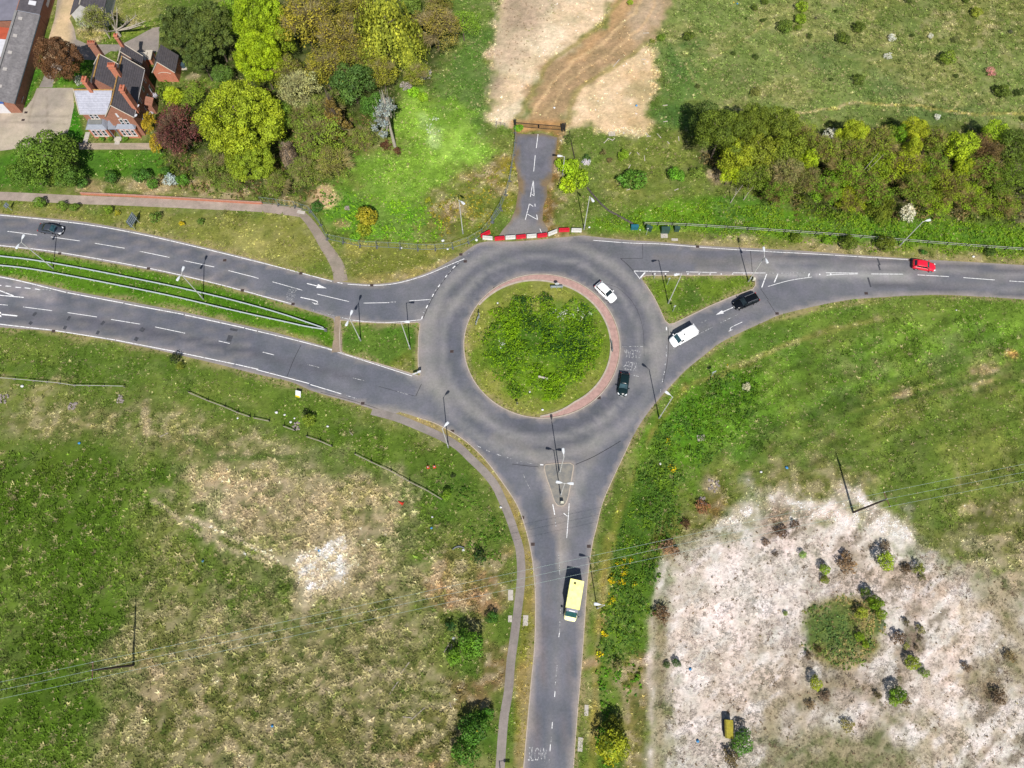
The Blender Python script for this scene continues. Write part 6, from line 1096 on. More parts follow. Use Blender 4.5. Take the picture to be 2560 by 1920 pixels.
MB().box(L_(-103.0, 101.55, 1.3), (2.4, .08, 2.6)).build('door', white_p, ls); MB().box(L_(-102.7, 101.5, 3.05), (2.6, .08, .5)).build('sign_board', blue_p, ls); MB().box(L_(-99.5, 129.5, 1.6), (.1, 2.4, .7)).build('window', frame_m, ls)
rk = MB(); rk.box((0, 0, .04), (.1, 1.6, .08)); [rk.tube([(0, y, 0), (.6, y, 1.1)], .04, 5) for y in (-.7, .7)]; rk.tube([(.6, -.7, 1.1), (.6, .7, 1.1)], .04, 5); rk.tube([(.3, -.7, .55), (.3, .7, .55)], .04, 5); rk.tube([(0, -.7, .1), (.6, .7, 1.1)], .03, 5)
rk_o = rk.build('white_rack', frame_m); rk_o.location = (*G(T(0, 200, 890)), 0); tag(rk_o, 'white metal frame leaning at the end of the long shed', 'rack')
HX, HY = -108.0, 112.0
cs = empty('striped_roof_shed', (HX, HY, 0), 0, 'shed with red and white striped sheet roof at the left edge', 'shed')
MB().box(L_(-109.6, 108.5, 1.2), (11.0, 26, 2.4)).build('wall', brickd_m, cs); 
RED = surf('red_roof_sheet', alb(196, 92, 62), .6, 0, .14, .8); WHT = surf('white_roof_sheet', alb(226, 226, 232), .6, 0, .10, .8)
for k in range(14):
    y1 = 121.2-k*1.55; col = RED if k in (0, 1, 5, 10) else WHT
    MB().slab([L_(-104.1, y1-1.5, 2.5), L_(-104.1, y1, 2.5), L_(-115, y1+.6, 3.3), L_(-115, y1-.9, 3.3)], .08).build('roof_sheet', col, cs)
HX, HY = -108.0, 135.0
bs = empty('grey_roof_shed', (HX, HY, 0), 0, 'shed with smooth grey roof in the top left corner', 'shed')
MB().box(L_(-109.6, 136.4, 1.3), (11.4, 27, 2.6)).build('wall', brickd_m, bs); MB().slab([L_(-103.75, 122.6, 3.4), L_(-103.75, 150, 3.4), L_(-115.2, 150, 3.0), L_(-115.2, 122.6, 3.0)], .1).build('roof', surf('smooth_grey_roof', alb(132, 130, 142), .7, 0, .14, .5), bs)
HX, HY = -89.0, 130.0
db = empty('dark_roof_building', (HX, HY, 0), 0, 'dark slate roofed building with pale gable at the top edge', 'building')
g = MB(); gable_ns(g, -92.6, -86.2, 124.4, 145, 3.2, 5.6); g.build('wall', surf('pale_render', alb(206, 204, 202), .8, 0, .1, 1), db); r = MB(); roof_ns(r, -92.6, -86.2, 124.4, 145, 3.2, 5.6); r.build('roof', slate_m, db); MB().tube([L_(-89.4, 124.3, 5.76), L_(-89.4, 145, 5.76)], .12, 6).build('ridge_tiles', stone_m, db)
# boundary wall along the footpath
HX, HY = 0, 0
bw = empty('brick_wall', (*G(T(4, 1500, 60)), 0), 0, 'long low red brick wall beside the upper footpath', 'wall')
pts = [G(T(4, *p)) for p in ((705, 22), (1200, 44), (1700, 72), (2212, 102))]+[G(T(5, 58, 104))]; ox, oy = bw.location[:2]; HX, HY = ox, oy
m1 = MB(); kerb(m1, [(x-ox, y-oy) for x, y in pts], .18, .6); m1.build('wall', brick_m, bw); m2 = MB()
P_ = [Vector((x-ox, y-oy, .8)) for x, y in pts]; m2.loft([[p+Vector((0, s, dz)) for s, dz in ((-.11, -.2), (.11, -.2), (.11, -.12), (-.11, -.12))] for p in P_]); m2.build('coping', surf('brick_coping', alb(190, 148, 130), .85, 0, .2, 2), bw)
# ---------------------------------------------------------------- vehicles
tyre_m = surf('tyre_rubber', (.014, .014, .015), .8, 0, .2, 4); rim_m = surf('alloy_rim', (.55, .55, .57), .3, .8, .1, 4); cglass = glass('car_glass', (.012, .018, .02)); wglass = glass('windscreen_glass', (.02, .05, .06))
lamp_c = surf('headlight_lens', (.7, .72, .75), .1, 0, .05, 6, 0, .6, .5); tail_c = surf('tail_light_lens', (.35, .01, .01), .2, 0, .05, 6); trim_c = surf('black_trim', (.012, .012, .013), .5, 0, .15, 4); plate_y = surf('yellow_plate', (.6, .45, .03), .5, 0, .04, 4); plate_w = surf('white_plate', (.7, .7, .7), .5, 0, .04, 4)
def vehicle(name, label, cat, a, b, Lc, W, Hr, col, kind='hatch', roof_col=None, roof_rails=False):
    A_, B_ = Vector(G(a, .8)), Vector(G(b, .8)); d = B_-A_; c = (A_+B_)/2; ang = math.atan2(d.y, d.x)
    t = empty(name, (c.x, c.y, .01), ang, label, cat); body = paint('%s_paint' % name if '%s_paint' % name not in MATS else name+label[:9], col)
    h = Lc/2; w = W/2; tall = kind == 'van'
    belt = .95 if not tall else 1.15
    def ring(x, ww, z0, z1, cr):
        return [(x, -ww*.90, z0), (x, -ww, z0+.16), (x, -ww, z1-.22), (x, -ww*.94, z1-.08), (x, -ww*.62, z1+cr*.7), (x, 0, z1+cr), (x, ww*.62, z1+cr*.7), (x, ww*.94, z1-.08), (x, ww, z1-.22), (x, ww, z0+.16), (x, ww*.90, z0)]
    prof = {'hatch': [(-1, .80, .45, .78), (-.97, .92, .3, .95), (-.75, .98, .22, 1.0), (-.2, 1, .2, .98), (.30, 1, .2, .97), (.50, .99, .2, .95), (.80, .94, .22, .84), (.94, .82, .26, .70), (1, .60, .34, .58)],
            'saloon': [(-1, .78, .42, .80), (-.95, .93, .3, .97), (-.72, .99, .22, 1.0), (-.2, 1, .2, .97), (.26, 1, .2, .95), (.50, .99, .2, .92), (.80, .94, .22, .82), (.94, .82, .26, .70), (1, .60, .34, .58)],
            'suv': [(-1, .82, .48, .9), (-.96, .94, .34, 1.08), (-.7, .99, .26, 1.10), (-.2, 1, .24, 1.08), (.34, 1, .24, 1.06), (.55, .99, .24, 1.03), (.82, .95, .26, .94), (.95, .84, .3, .80), (1, .62, .38, .66)],
            'van': [(-1, .92, .4, 1.0), (-.98, .97, .3, 1.15), (-.7, 1, .24, 1.18), (0, 1, .22, 1.18), (.50, 1, .22, 1.16), (.66, .99, .22, 1.12), (.84, .95, .24, .98), (.95, .85, .28, .82), (1, .62, .36, .66)]}[kind]
    m = MB(); m.loft([ring(x*h, w*k, z0, z1, .05) for x, k, z0, z1 in prof]); m.build('body', body, t, smooth=True)
    bz = {'hatch': .93, 'saloon': .92, 'suv': 1.04, 'van': 1.12}[kind]
    # belt rear, roof rear, roof front, belt front (x as share of the half length)
    xb, xr, xf, xw = {'hatch': (-.95, -.74, .10, .44), 'saloon': (-.74, -.38, .12, .46), 'suv': (-.93, -.78, .14, .46), 'van': (-.985, -.95, .42, .66)}[kind]
    xb, xr, xf, xw = xb*h, xr*h, xf*h, xw*h; tw = w*(.78 if not tall else .86); bw_ = w*.93
    zr = Hr-.07
    q = lambda *p: p
    g = MB(); g.add([(xw, -bw_*.9, bz), (xw, bw_*.9, bz), (xf, tw*.94, zr), (xf, -tw*.94, zr)], [(0, 1, 2, 3)])
    g.add([(xw+.02, -bw_*.9, bz-.05), (xw+.02, bw_*.9, bz-.05), (xw, bw_*.9, bz), (xw, -bw_*.9, bz)], [(0, 1, 2, 3)]); g.build('windscreen', wglass if kind != 'suv' else cglass, t)
    if not tall:
        MB().add([(xb, -bw_*.86, bz), (xb, bw_*.86, bz), (xr, tw*.9, zr), (xr, -tw*.9, zr)], [(0, 1, 2, 3)]).build('rear_window', cglass, t)
    else:
        MB().add([(xb, -bw_, bz-.02), (xb, bw_, bz-.02), (xr, tw, zr), (xr, -tw, zr)], [(0, 1, 2, 3)]).build('rear_door', body, t)
    for s in (-1, 1):
        if not tall:
            MB().add([(xb, s*bw_*.87, bz), (xw, s*bw_*.91, bz), (xf, s*tw*.95, zr), (xr, s*tw*.91, zr)], [(0, 1, 2, 3)]).build('side_window', cglass, t)
        else:
            MB().add([(xb, s*bw_, bz-.02), (xf*.6, s*bw_, bz-.02), (xf*.6, s*tw, zr), (xr, s*tw, zr)], [(0, 1, 2, 3)]).build('side_panel', body, t)
            MB().add([(xf*.6, s*bw_, bz-.02), (xw, s*bw_*.91, bz), (xf, s*tw*.95, zr), (xf*.6, s*tw, zr)], [(0, 1, 2, 3)]).build('side_window', cglass, t)
    r = MB(); n = 9; R_ = []
    for k in range(7):
        x = (xr-.05)+(xf+.10-xr)*k/6; e = (.86, .98, 1, 1, 1, .98, .92)[k]; dz = (-.03, .02, .05, .06, .06, .04, -.01)[k]
        R_.append([(x, tw*e*u, zr+dz+.04*(1-u*u)-(.05 if abs(u) == 1 else 0)) for u in (-1, -.9, -.45, 0, .45, .9, 1)]+[(x, tw*e*.9, zr-.06), (x, -tw*e*.9, zr-.06)])
    r.loft(R_); r.build('roof', roof_col or body, t, smooth=True)
    for s in (-1, 1):
        pl = MB(); pl.tube([(xw+.03, s*bw_*.91, bz-.02), (xf-.02, s*tw*.95, zr)], .045, 5); pl.tube([(xb, s*bw_*.87, bz-.02), (xr, s*tw*.91, zr)], .075, 5)
        if not tall: pl.tube([((xb+xw)/2-.1, s*bw_*.92, bz-.02), ((xr+xf)/2, s*tw*.96, zr)], .035, 5)
        pl.build('pillars', body, t)
    for s in (-1, 1):
        m = MB(); m.box((xw-.18, s*(w+.10), bz+.06), (.16, .22, .15)); m.build('wing_mirror', body if kind != 'saloon' else trim_c, t)
        MB().add([(h*.86, s*w*.92, .64), (h*.99, s*w*.52, .60), (h*.95, s*w*.50, .735), (h*.80, s*w*.88, .80)], [(0, 1, 2, 3)]).box((h*.90, s*w*.70, .67), (.22, .26, .14), -s*.55).build('headlight', lamp_c, t)
        MB().box((-h*.965, s*w*.80, .82 if kind != 'suv' else .95), (.1, .26, .2)).build('tail_light', tail_c, t)
        for x in (-.62*h, .62*h):
            y = s*(w-.10); R = .33 if kind != 'suv' else .37
            o = MB().tube([(x, y-.10, R), (x, y+.12 if s > 0 else y-.12, R)] if s > 0 else [(x, y+.10, R), (x, y-.12, R)], R, 16).build('wheel', tyre_m, t)
            MB().tube([(x, y+s*.11, R), (x, y+s*.135, R)], R*.66, 12).build('rim', rim_m, o)
    MB().box((h*.995, 0, .45), (.05, .5, .11)).build('number_plate', plate_w, t); MB().box((-h*.995, 0, .62), (.05, .5, .11)).build('number_plate', plate_y, t)
    MB().box((h*.97, 0, .52), (.08, W*.5, .14)).build('grille', trim_c, t)
    if roof_rails:
        for s in (-1, 1): MB().tube([(xr+.1, s*tw*.88, zr+.10), (xf-.1, s*tw*.88, zr+.12)], .03, 5).build('roof_rail', rim_m, t)
    return t
vehicle('parked_van' if 0 else 'white_hatchback', 'white hatchback driving round the north east of the roundabout', 'car', T(6, 742, 800), T(6, 880, 930), 4.5, 1.82, 1.62, (.80, .80, .80), 'suv')
vn = vehicle('white_van', 'white panel van waiting to enter the roundabout from the east', 'van', T(6, 1575, 1195), T(6, 1385, 1300), 5.2, 1.98, 1.95, (.82, .82, .82), 'van')
MB().tube([(.1, .1, 1.96), (.1, .1, 2.06)], .13, 10).build('roof_vent', trim_c, vn); MB().box((.5, -.7, 1.99), (.7, .05, .04)).build('roof_strip', trim_c, vn)
vehicle('black_car', 'shiny black estate car following the white van', 'car', T(6, 2120, 905), T(6, 1925, 985), 4.75, 1.86, 1.62, (.004, .005, .007), 'suv', roof_rails=True)
vehicle('dark_green_car', 'dark green hatchback on the east side of the roundabout', 'car', T(6, 975, 1575), T(10, 953, 85), 4.2, 1.78, 1.55, (.006, .016, .018), 'hatch')
vehicle('red_car', 'bright red hatchback at the right edge of the main road', 'car', T(7, 1262, 618), T(7, 1442, 648), 4.2, 1.76, 1.45, (.62, .008, .028), 'hatch')
vehicle('grey_car', 'dark grey saloon on the upper left carriageway', 'car', T(4, 343, 305), T(4, 530, 330), 4.6, 1.82, 1.45, (.035, .04, .052), 'saloon')
# box bodied ambulance
a, b = Vector(G(T(14, 565, 35), 2.6)), Vector(G(T(14, 528, 250), 2.4)); d = (b-a).normalized(); rear = Vector(G(T(14, 565, 35), 2.75)); ang = math.atan2(d.y, d.x)
yel = surf('ambulance_yellow', (.80, .76, .25), .4, 0, .03, 1.5, 0, .5, .3, col2=(.84, .81, .33)); cab_p = surf('cab_yellow_white', (.80, .76, .36), .35, 0, .03, 1.5, 0, .5, .4); blue_l = surf('blue_light_bar', (.008, .014, .07), .2, 0, .2, 6)
BL = 4.35; W = 2.1; amb = empty('ambulance', (*(rear+d*3.1), .01), ang, 'pale yellow box bodied ambulance heading south', 'ambulance')
x0 = -3.1
m = MB(); m.box((x0+BL/2, 0, 1.62), (BL, W, 2.26)); m.build('box_body', yel, amb)
e = MB()
for s in (-1, 1): e.tube([(x0, s*W/2, 2.73), (x0+BL, s*W/2, 2.73)], .05, 6)
e.tube([(x0, -W/2, 2.73), (x0, W/2, 2.73)], .05, 6); e.build('roof_edge', yel, amb)
MB().box((x0+.55, -.28, 2.78), (.34, .34, .06)).build('roof_hatch', surf('olive_hatch', (.10, .09, .02), .6, 0, .2, 3), amb); MB().box((x0+1.7, -.55, 2.77), (.12, .06, .05)).build('aerial_base', trim_c, amb)
MB().box((x0+2.9, -.5, 2.77), (.2, .04, .05)).build('aerial_base', trim_c, amb)
c = MB(); xc = x0+BL
def rg(x, ww, z0, z1): return [(x, -ww*.94, z0), (x, -ww, z0+.15), (x, -ww, z1-.15), (x, -ww*.85, z1), (x, ww*.85, z1), (x, ww, z1-.15), (x, ww, z0+.15), (x, ww*.94, z0)]
c.loft([rg(xc+.02, .96, .35, 1.5), rg(xc+.7, .97, .3, 1.45), rg(xc+1.15, .96, .3, 1.3), rg(xc+1.55, .90, .35, 1.05), rg(xc+1.78, .76, .42, .86)]); c.build('cab', cab_p, amb, smooth=False)
c = MB(); c.loft([[(xc+.02, -.93, 1.45), (xc+.02, .93, 1.45), (xc+.02, .86, 2.28), (xc+.02, -.86, 2.28)], [(xc+.45, -.93, 1.45), (xc+.45, .93, 1.45), (xc+.45, .84, 2.26), (xc+.45, -.84, 2.26)]]); c.build('cab_roof', cab_p, amb)
MB().add([(xc+.47, -.82, 2.24), (xc+.47, .82, 2.24), (xc+1.2, .90, 1.36), (xc+1.2, -.90, 1.36)], [(0, 1, 2, 3)]).build('windscreen', surf('green_windscreen', (.012, .06, .06), .08, 0, .3, 3, 0, .6), amb)
for s in (-1, 1):
    MB().add([(xc+.47, s*.84, 2.22), (xc+.1, s*.87, 2.2), (xc+.1, s*.95, 1.46), (xc+1.15, s*.93, 1.42)], [(0, 1, 2, 3)]).build('side_window', cglass, amb); MB().box((xc+.95, s*1.16, 1.5), (.16, .3, .3)).build('wing_mirror', trim_c, amb); MB().box((xc+1.6, s*.66, .82), (.2, .34, .2), -s*.4).build('headlight', lamp_c, amb); MB().box((x0-.03, s*.9, 1.1), (.06, .14, .5)).build('tail_light', tail_c, amb)
    for x in (x0+.95, xc+.85):
        o = MB().tube([(x, s*.78, .38), (x, s*1.04, .38)], .38, 16).build('wheel', tyre_m, amb); MB().tube([(x, s*1.03, .38), (x, s*1.06, .38)], .24, 12).build('rim', rim_m, o)
MB().slab([(xc+.02, -.9, 2.55), (xc+.5, -.85, 2.40), (xc+.5, .85, 2.40), (xc+.02, .9, 2.55)], .16).build('light_bar', blue_l, amb); MB().box((xc+.36, 0, 2.50), (.16, .9, .05), tilt=(0, .2)).build('light_panel', white_p, amb); MB().box((x0-.02, 0, 1.5), (.05, 1.7, 1.9)).build('rear_door', yel, amb); MB().box((xc+1.76, 0, .5), (.06, .52, .11)).build('number_plate', plate_w, amb)
# ---------------------------------------------------------------- street lamps
galv = surf('painted_lamp_steel', alb(224, 224, 220), .5, .1, .08, 2); head_m = surf('lamp_lantern', alb(232, 236, 240), .4, .0, .05, 2); base_m = surf('lamp_base_door', alb(170, 172, 170), .6, .1, .1, 2)
def lamp(base, top, heads, h, label, L=1.02, r=.095, group='street lamps of the junction'):
    x, y = G(base); t = empty('street_lamp', (x, y, 0), 0, label, 'street lamp', group)
    MB().tube([(0, 0, 0), (0, 0, 1.5), (0, 0, 1.55), (0, 0, h)], r*1.25, 8, r1=r*.72).build('pole', galv, t); MB().tube([(0, 0, 0), (0, 0, 1.45)], r*1.45, 8).build('base', base_m, t)
    tp = Vector(G(top, h))
    for q in heads:
        v = Vector(G(q, h))-tp; ln = max(.95, min(1.5, v.length)); v.normalize(); p = Vector((-v.y, v.x)); P3 = lambda u, s, z: (v.x*u+p.x*s, v.y*u+p.y*s, z)
        MB().tube([P3(0, 0, h-.1), P3(.25, 0, h+.03), P3(ln-.45, 0, h+.12)], .04, 6).build('arm', galv, t)
        hd = MB(); R_ = []
        for u, ww, th in ((ln-.58, .06, .05), (ln-.42, .12, .08), (ln-.08, .22, .12), (ln+.30, .23, .13), (ln+.42, .18, .08)):
            R_.append([P3(u, -ww, h+.12), P3(u, -ww*.7, h+.12+th), P3(u, ww*.7, h+.12+th), P3(u, ww, h+.12), P3(u, ww*.7, h+.05), P3(u, -ww*.7, h+.05)])
        hd.loft(R_); hd.build('lantern', head_m, t)
    return t
for b, tp, hs, h, lab in ((T(4, 460, 660), T(4, 188, 428), [T(4, 210, 383), T(4, 160, 472)], 9.35, 'leftmost twin armed lamp between the two crash barriers'), (T(4, 1757, 925), T(4, 1570, 708), [T(4, 1588, 660), T(4, 1545, 748)], 9.35, 'twin armed lamp midway along the long grass median'),
    (T(5, 905, 1285), T(5, 808, 1090), [T(5, 825, 1040), T(5, 785, 1138)], 9.4, 'twin armed lamp on the grass triangle west of roundabout'), (T(5, 1332, 1355), T(5, 1250, 1115), [T(5, 1305, 1115)], 11.4, 'single armed lamp on the grass triangle west of roundabout'),
    (T(5, 1788, 360), T(5, 1750, 70), [T(5, 1785, 98)], 11.0, 'single lamp standing inside the curved wire fence'), (T(6, 622, 322), T(6, 672, 40), [T(6, 683, 56)], 10.7, 'single lamp right of the red and white barriers'),
    (T(6, 2042, 775), T(6, 2180, 560), [T(6, 2172, 495), T(6, 2196, 598)], 9.1, 'twin armed lamp at the tip of the eastern grass triangle'), (T(6, 1350, 962), T(6, 1468, 705), [T(6, 1420, 715)], 11.2, 'single armed lamp inside the eastern grass triangle'),
    (T(7, 1135, 465), T(7, 1335, 260), [T(7, 1356, 256)], 8.3, 'single lamp among the copse bushes by the right road'), (T(10, 1270, 295), T(10, 1388, 108), [T(10, 1340, 74)], 11.3, 'single armed lamp on the south eastern verge of the roundabout'),
    (T(10, 410, 770), T(10, 442, 615), [T(10, 436, 566)], 11.2, 'single armed lamp on the concrete splitter island'), (T(10, 420, 965), T(10, 455, 858), [T(10, 408, 850), T(10, 505, 860)], 9.8, 'twin armed lamp on the concrete splitter island'),
    (T(9, 1662, 548), T(9, 1612, 385), [T(9, 1650, 345)], 11.3, 'single armed lamp beside the south western footpath'), ((1492.5, 1521), (1508.9, 1518.3), [(1489, 1515.6)], 10.0, 'single armed lamp beside the verge below the ambulance'),
    ((1406.4, 437.2), (1408, 397.7), [(1398, 397)], 5.6, 'short white lamp in the lime thicket by the closed spur')): lamp(b, tp, hs, h, lab)
gx0, gy0 = G(T(13, 2110, 1590)); lx = empty('street_lamp', (gx0+.9, gy0-8.4, 0), 0, 'lamp beyond the bottom edge whose shadow crosses the footpath', 'street lamp', 'street lamps of the junction'); MB().tube([(0, 0, 0), (0, 0, 10.4)], .11, 8, r1=.07).build('pole', galv, lx); MB().tube([(0, 0, 10.35), (.8, -.05, 10.5)], .04, 6).build('arm', galv, lx); MB().box((1.1, -.07, 10.52), (.9, .38, .13)).build('lantern', head_m, lx)
# ---------------------------------------------------------------- barriers, fences, gate
red_m = surf('red_barrier_plastic', alb(214, 34, 56), .5, 0, .12, 2); whp_m = surf('white_barrier_plastic', alb(222, 220, 214), .55, 0, .12, 2)
Z = Z1
bars = [((10, 1640), (130, 1580), 'r', 'leftmost red barrier section set back behind the row'), ((35, 1655), (165, 1665), 'w', 'leftmost white barrier section at the kerb'), ((190, 1672), (320, 1660), 'r', 'red barrier section second from the left'), ((330, 1658), (460, 1648), 'w', 'white barrier section second from the left'), ((468, 1652), (596, 1638), 'r', 'middle red barrier section of the row'), ((606, 1640), (730, 1630), 'w', 'white barrier section in front of the old road arrow'),
        ((742, 1636), (870, 1618), 'r', 'red barrier section right of the row middle'), ((880, 1616), (996, 1570), 'w', 'angled white barrier section'), ((1018, 1560), (1160, 1555), 'r', 'red barrier section with bags behind it'), ((1182, 1560), (1316, 1562), 'w', 'rightmost white barrier section')]
for a, b, k, lab in bars:
    A_, B_ = Vector(G(Z(*a), 0)), Vector(G(Z(*b), 0)); d = B_-A_; c = (A_+B_)/2; Lb = min(d.length, 2.05)-.03; o = empty('road_barrier', (c.x, c.y+.25, .01), math.atan2(d.y, d.x), lab, 'barrier', 'red and white barriers closing the spur'); h = Lb/2; m = MB()
    R_ = [[(x, -.26, 0), (x, -.26, .16), (x, -.13, .42), (x, -.10, .95), (x, .10, .95), (x, .13, .42), (x, .26, .16), (x, .26, 0)] for x in (-h, h)]
    m.loft(R_); m.build('body', red_m if k == 'r' else whp_m, o)
    for x in (-h*.5, h*.5): MB().box((x, -.14, .62), (.28, .05, .5)).build('recess', red_m if k == 'r' else whp_m, o)
    MB().tube([(h-.02, 0, .1), (h-.02, 0, 1.02)], .04, 6).build('pin', trim_c, o)
mesh_m = surf('galvanised_wire', alb(150, 164, 168), .5, .4, .1, 3); foot_m = surf('grey_fence_foot', alb(110, 110, 112), .8, 0, .2, 3)
def heras_proto():
    t = empty('fence_panel', (0, 0, 0)); f = MB()
    for p, q in (((-1.7, 0, .1), (-1.7, 0, 2.0)), ((1.7, 0, .1), (1.7, 0, 2.0)), ((-1.7, 0, 2.0), (1.7, 0, 2.0)), ((-1.7, 0, .2), (1.7, 0, .2)), ((0, 0, .2), (0, 0, 2.0))): f.tube([p, q], .03, 5)
    f.build('frame', mesh_m, t); w = MB()
    for k in range(1, 34): w.tube([(-1.7+k*.1, 0, .2), (-1.7+k*.1, 0, 2.0)], .003, 3) if k % 3 == 0 else None
    for k in range(1, 9, 3): w.tube([(-1.7, 0, .2+k*.2), (1.7, 0, .2+k*.2)], .004, 3)
    w.build('wire_mesh', mesh_m, t)
    for s in (-1.72, 1.72): MB().box((s, 0, .07), (.24, .7, .14)).build('foot', foot_m, t)
    return t
fl = [T(5, 50, 95), T(5, 340, 132), T(5, 470, 175), T(5, 560, 290), T(5, 618, 410), T(5, 755, 440), T(5, 900, 470), T(5, 1045, 478), T(5, 1250, 488), T(5, 1400, 500), T(5, 1550, 500), T(5, 1700, 486), T(5, 1835, 440), T(5, 1955, 370), T(5, 2045, 260), T(5, 2120, 160)]
f2 = [Z1(150, 1440), Z1(262, 1250), Z1(335, 1080), Z1(385, 900), Z1(412, 720), Z1(440, 560), Z1(458, 400), Z1(455, 270)]
hp = None; nfp = 0
def run(pts, where):
    global hp, nfp
    W_ = [Vector(G(p)) for p in pts]
    for i in range(len(W_)-1):
        d = W_[i+1]-W_[i]; n = max(1, round(d.length/3.5))
        for k in range(n):
            c = W_[i]+d*(k+.5)/n
            if hp is None: hp = heras_proto(); o = hp
            else: o = copy_tree(hp)
            o.location = (c.x, c.y, 0); o.rotation_euler = (0, 0, math.atan2(d.y, d.x)); o.scale = (d.length/n/3.5, 1, 1); nfp += 1
            tag(o, where, 'fence panel', 'wire mesh panels fencing the closed spur')
run(fl[:5], 'grey wire mesh fence panel beside the small side path to the road'); run(fl[4:12], 'grey wire mesh fence panel above the dry grass verge'); run(fl[11:], 'grey wire mesh fence panel on the curve by the single lamp'); run(f2, 'grey wire mesh fence panel along the left side of the closed spur')
# crash barriers in the median
rail_m = surf('galvanised_rail', alb(200, 210, 214), .45, .15, .1, 1.5)
def guard(pts, label, n=12):
    W_ = [Vector((*G(p), 0)) for p in spline(pts, 8)]; c = W_[len(W_)//2].copy(); t = empty('crash_barrier', c, 0, label, 'crash barrier', 'crash barriers in the grass median'); m = MB(); R_ = []
    for i, p in enumerate(W_):
        d = (W_[min(i+1, len(W_)-1)]-W_[max(i-1, 0)]).normalized(); s = Vector((-d.y, d.x, 0)); q = p-c
        R_.append([q+s*a+Vector((0, 0, z)) for a, z in ((-.05, .42), (-.08, .50), (-.04, .57), (-.08, .65), (-.04, .73), (.06, .73), (.06, .42))])
    m.loft(R_); m.build('rail', rail_m, t); acc = 0
    for i in range(1, len(W_)):
        acc += (W_[i]-W_[i-1]).length
        if acc > 2.4: acc = 0; q = W_[i]-c; MB().box((q.x, q.y, .34), (.1, .1, .68)).build('post', rail_m, t)
guard([(-140, 624)]+[T(4, *p) for p in ((0, 564), (300, 600), (700, 668), (1100, 745), (1500, 826), (1900, 917), (2212, 997))]+[T(5, *p) for p in ((250, 1070), (430, 1130), (590, 1185))], 'upper crash barrier running the length of the median')
guard([(-140, 655)]+[T(4, *p) for p in ((0, 645), (300, 680), (700, 752), (1100, 830), (1500, 912), (1900, 1005), (2212, 1076))]+[T(5, *p) for p in ((250, 1130), (430, 1170), (600, 1198))], 'lower crash barrier running the length of the median')
mk = empty('end_marker', (*G(T(5, 605, 1200)), 0), 0, 'low dark end post where the two crash barriers meet', 'post'); MB().box((0, 0, .3), (.5, .35, .6)).build('post', foot_m, mk)
wr_m = surf('weathered_white_rail', alb(190, 188, 182), .7, 0, .15, 2); wd_m = surf('weathered_wood', alb(168, 158, 144), .85, 0, .2, 2); dk_m = surf('black_post', (.015, .014, .013), .8, 0, .2, 3)
def rail_fence(pts, label, rails, ph, gap, rm, pm, name='rail_fence', group=None, broken=0, off=.0):
    W_ = [Vector((*G(p), 0)) for p in pts]; c = W_[0].copy(); t = empty(name, c, 0, label, 'fence', group); seg = []
    for i in range(len(W_)-1):
        d = W_[i+1]-W_[i]; n = max(1, round(d.length/gap)); seg += [W_[i]+d*k/n for k in range(n)]
    seg.append(W_[-1])
    for z, r in rails:
        m = MB(); m.tube([p-c+Vector((0, 0, z)) for p in seg], r, 5); m.build('rail', rm, t)
    for p in seg: MB().box((p.x-c.x, p.y-c.y-off, ph/2), (.13, .13, ph)).build('post', pm, t)
rail_fence([T(6, 1135, 288), T(6, 1500, 300), T(6, 1850, 322), T(6, 2212, 345), T(7, 400, 372), T(7, 800, 402), T(7, 1200, 436), T(7, 1700, 476), T(7, 2212, 512), T(7, 2500, 540)], 'long white post and rail fence north of the right road', ((1.05, .038), (.55, .03)), 1.15, 3.2, wr_m, dk_m)
rail_fence([T(8, -300, 60-80), T(4, -20, 1612), T(4, 130, 1625), T(4, 300, 1640), T(4, 520, 1660), T(8, 650, 22), T(8, 900, 26), T(8, 1080, 30)], 'pale sagging rail fence at the left edge of the lower field', ((.75, .05),), .85, 3.0, wr_m, wd_m, group='rail fences of the south west fields')
for q, lab in (([T(8, 1640, 80), T(8, 1800, 150), T(8, 1950, 205), T(8, 2060, 255), T(8, 2165, 290)], 'grey knee rail with black posts left of the litter heap'), ([T(8, 2200, 300), T(9, 120, 328)], 'short grey knee rail with black posts before the gap'), ([T(9, 445, 462), T(9, 560, 500), T(9, 660, 545)], 'short grey knee rail alone in the rough grass'), ([T(9, 860, 612), T(9, 1000, 680), T(9, 1170, 758), T(9, 1330, 850), T(9, 1480, 925), T(9, 1608, 1002)], 'longest grey knee rail with black posts near the traffic cones'), ([T(9, 245, 372), T(9, 340, 408)], 'broken bit of knee rail beside the litter heap')):
    rail_fence(q, lab, ((.55, .075),), .95, 2.9, wd_m, dk_m, group='rail fences of the south west fields', off=-.12)
rail_fence([Z1(210, 200), Z1(215, 165), Z1(325, 185)], 'small broken grey fence left of the black gate', ((.9, .05), (.5, .05)), 1.0, 1.0, wd_m, wd_m)
rail_fence([Z1(1340, 935), Z1(1450, 1075), Z1(1560, 1200), Z1(1660, 1290), T(6, 1000, 260), T(6, 1045, 285)], 'dark collapsed fence line running down to the cabinets', ((.5, .12), (.25, .10)), .7, 2.5, surf('rotten_wood', alb(96, 88, 84), .9, 0, .25, 3), dk_m)
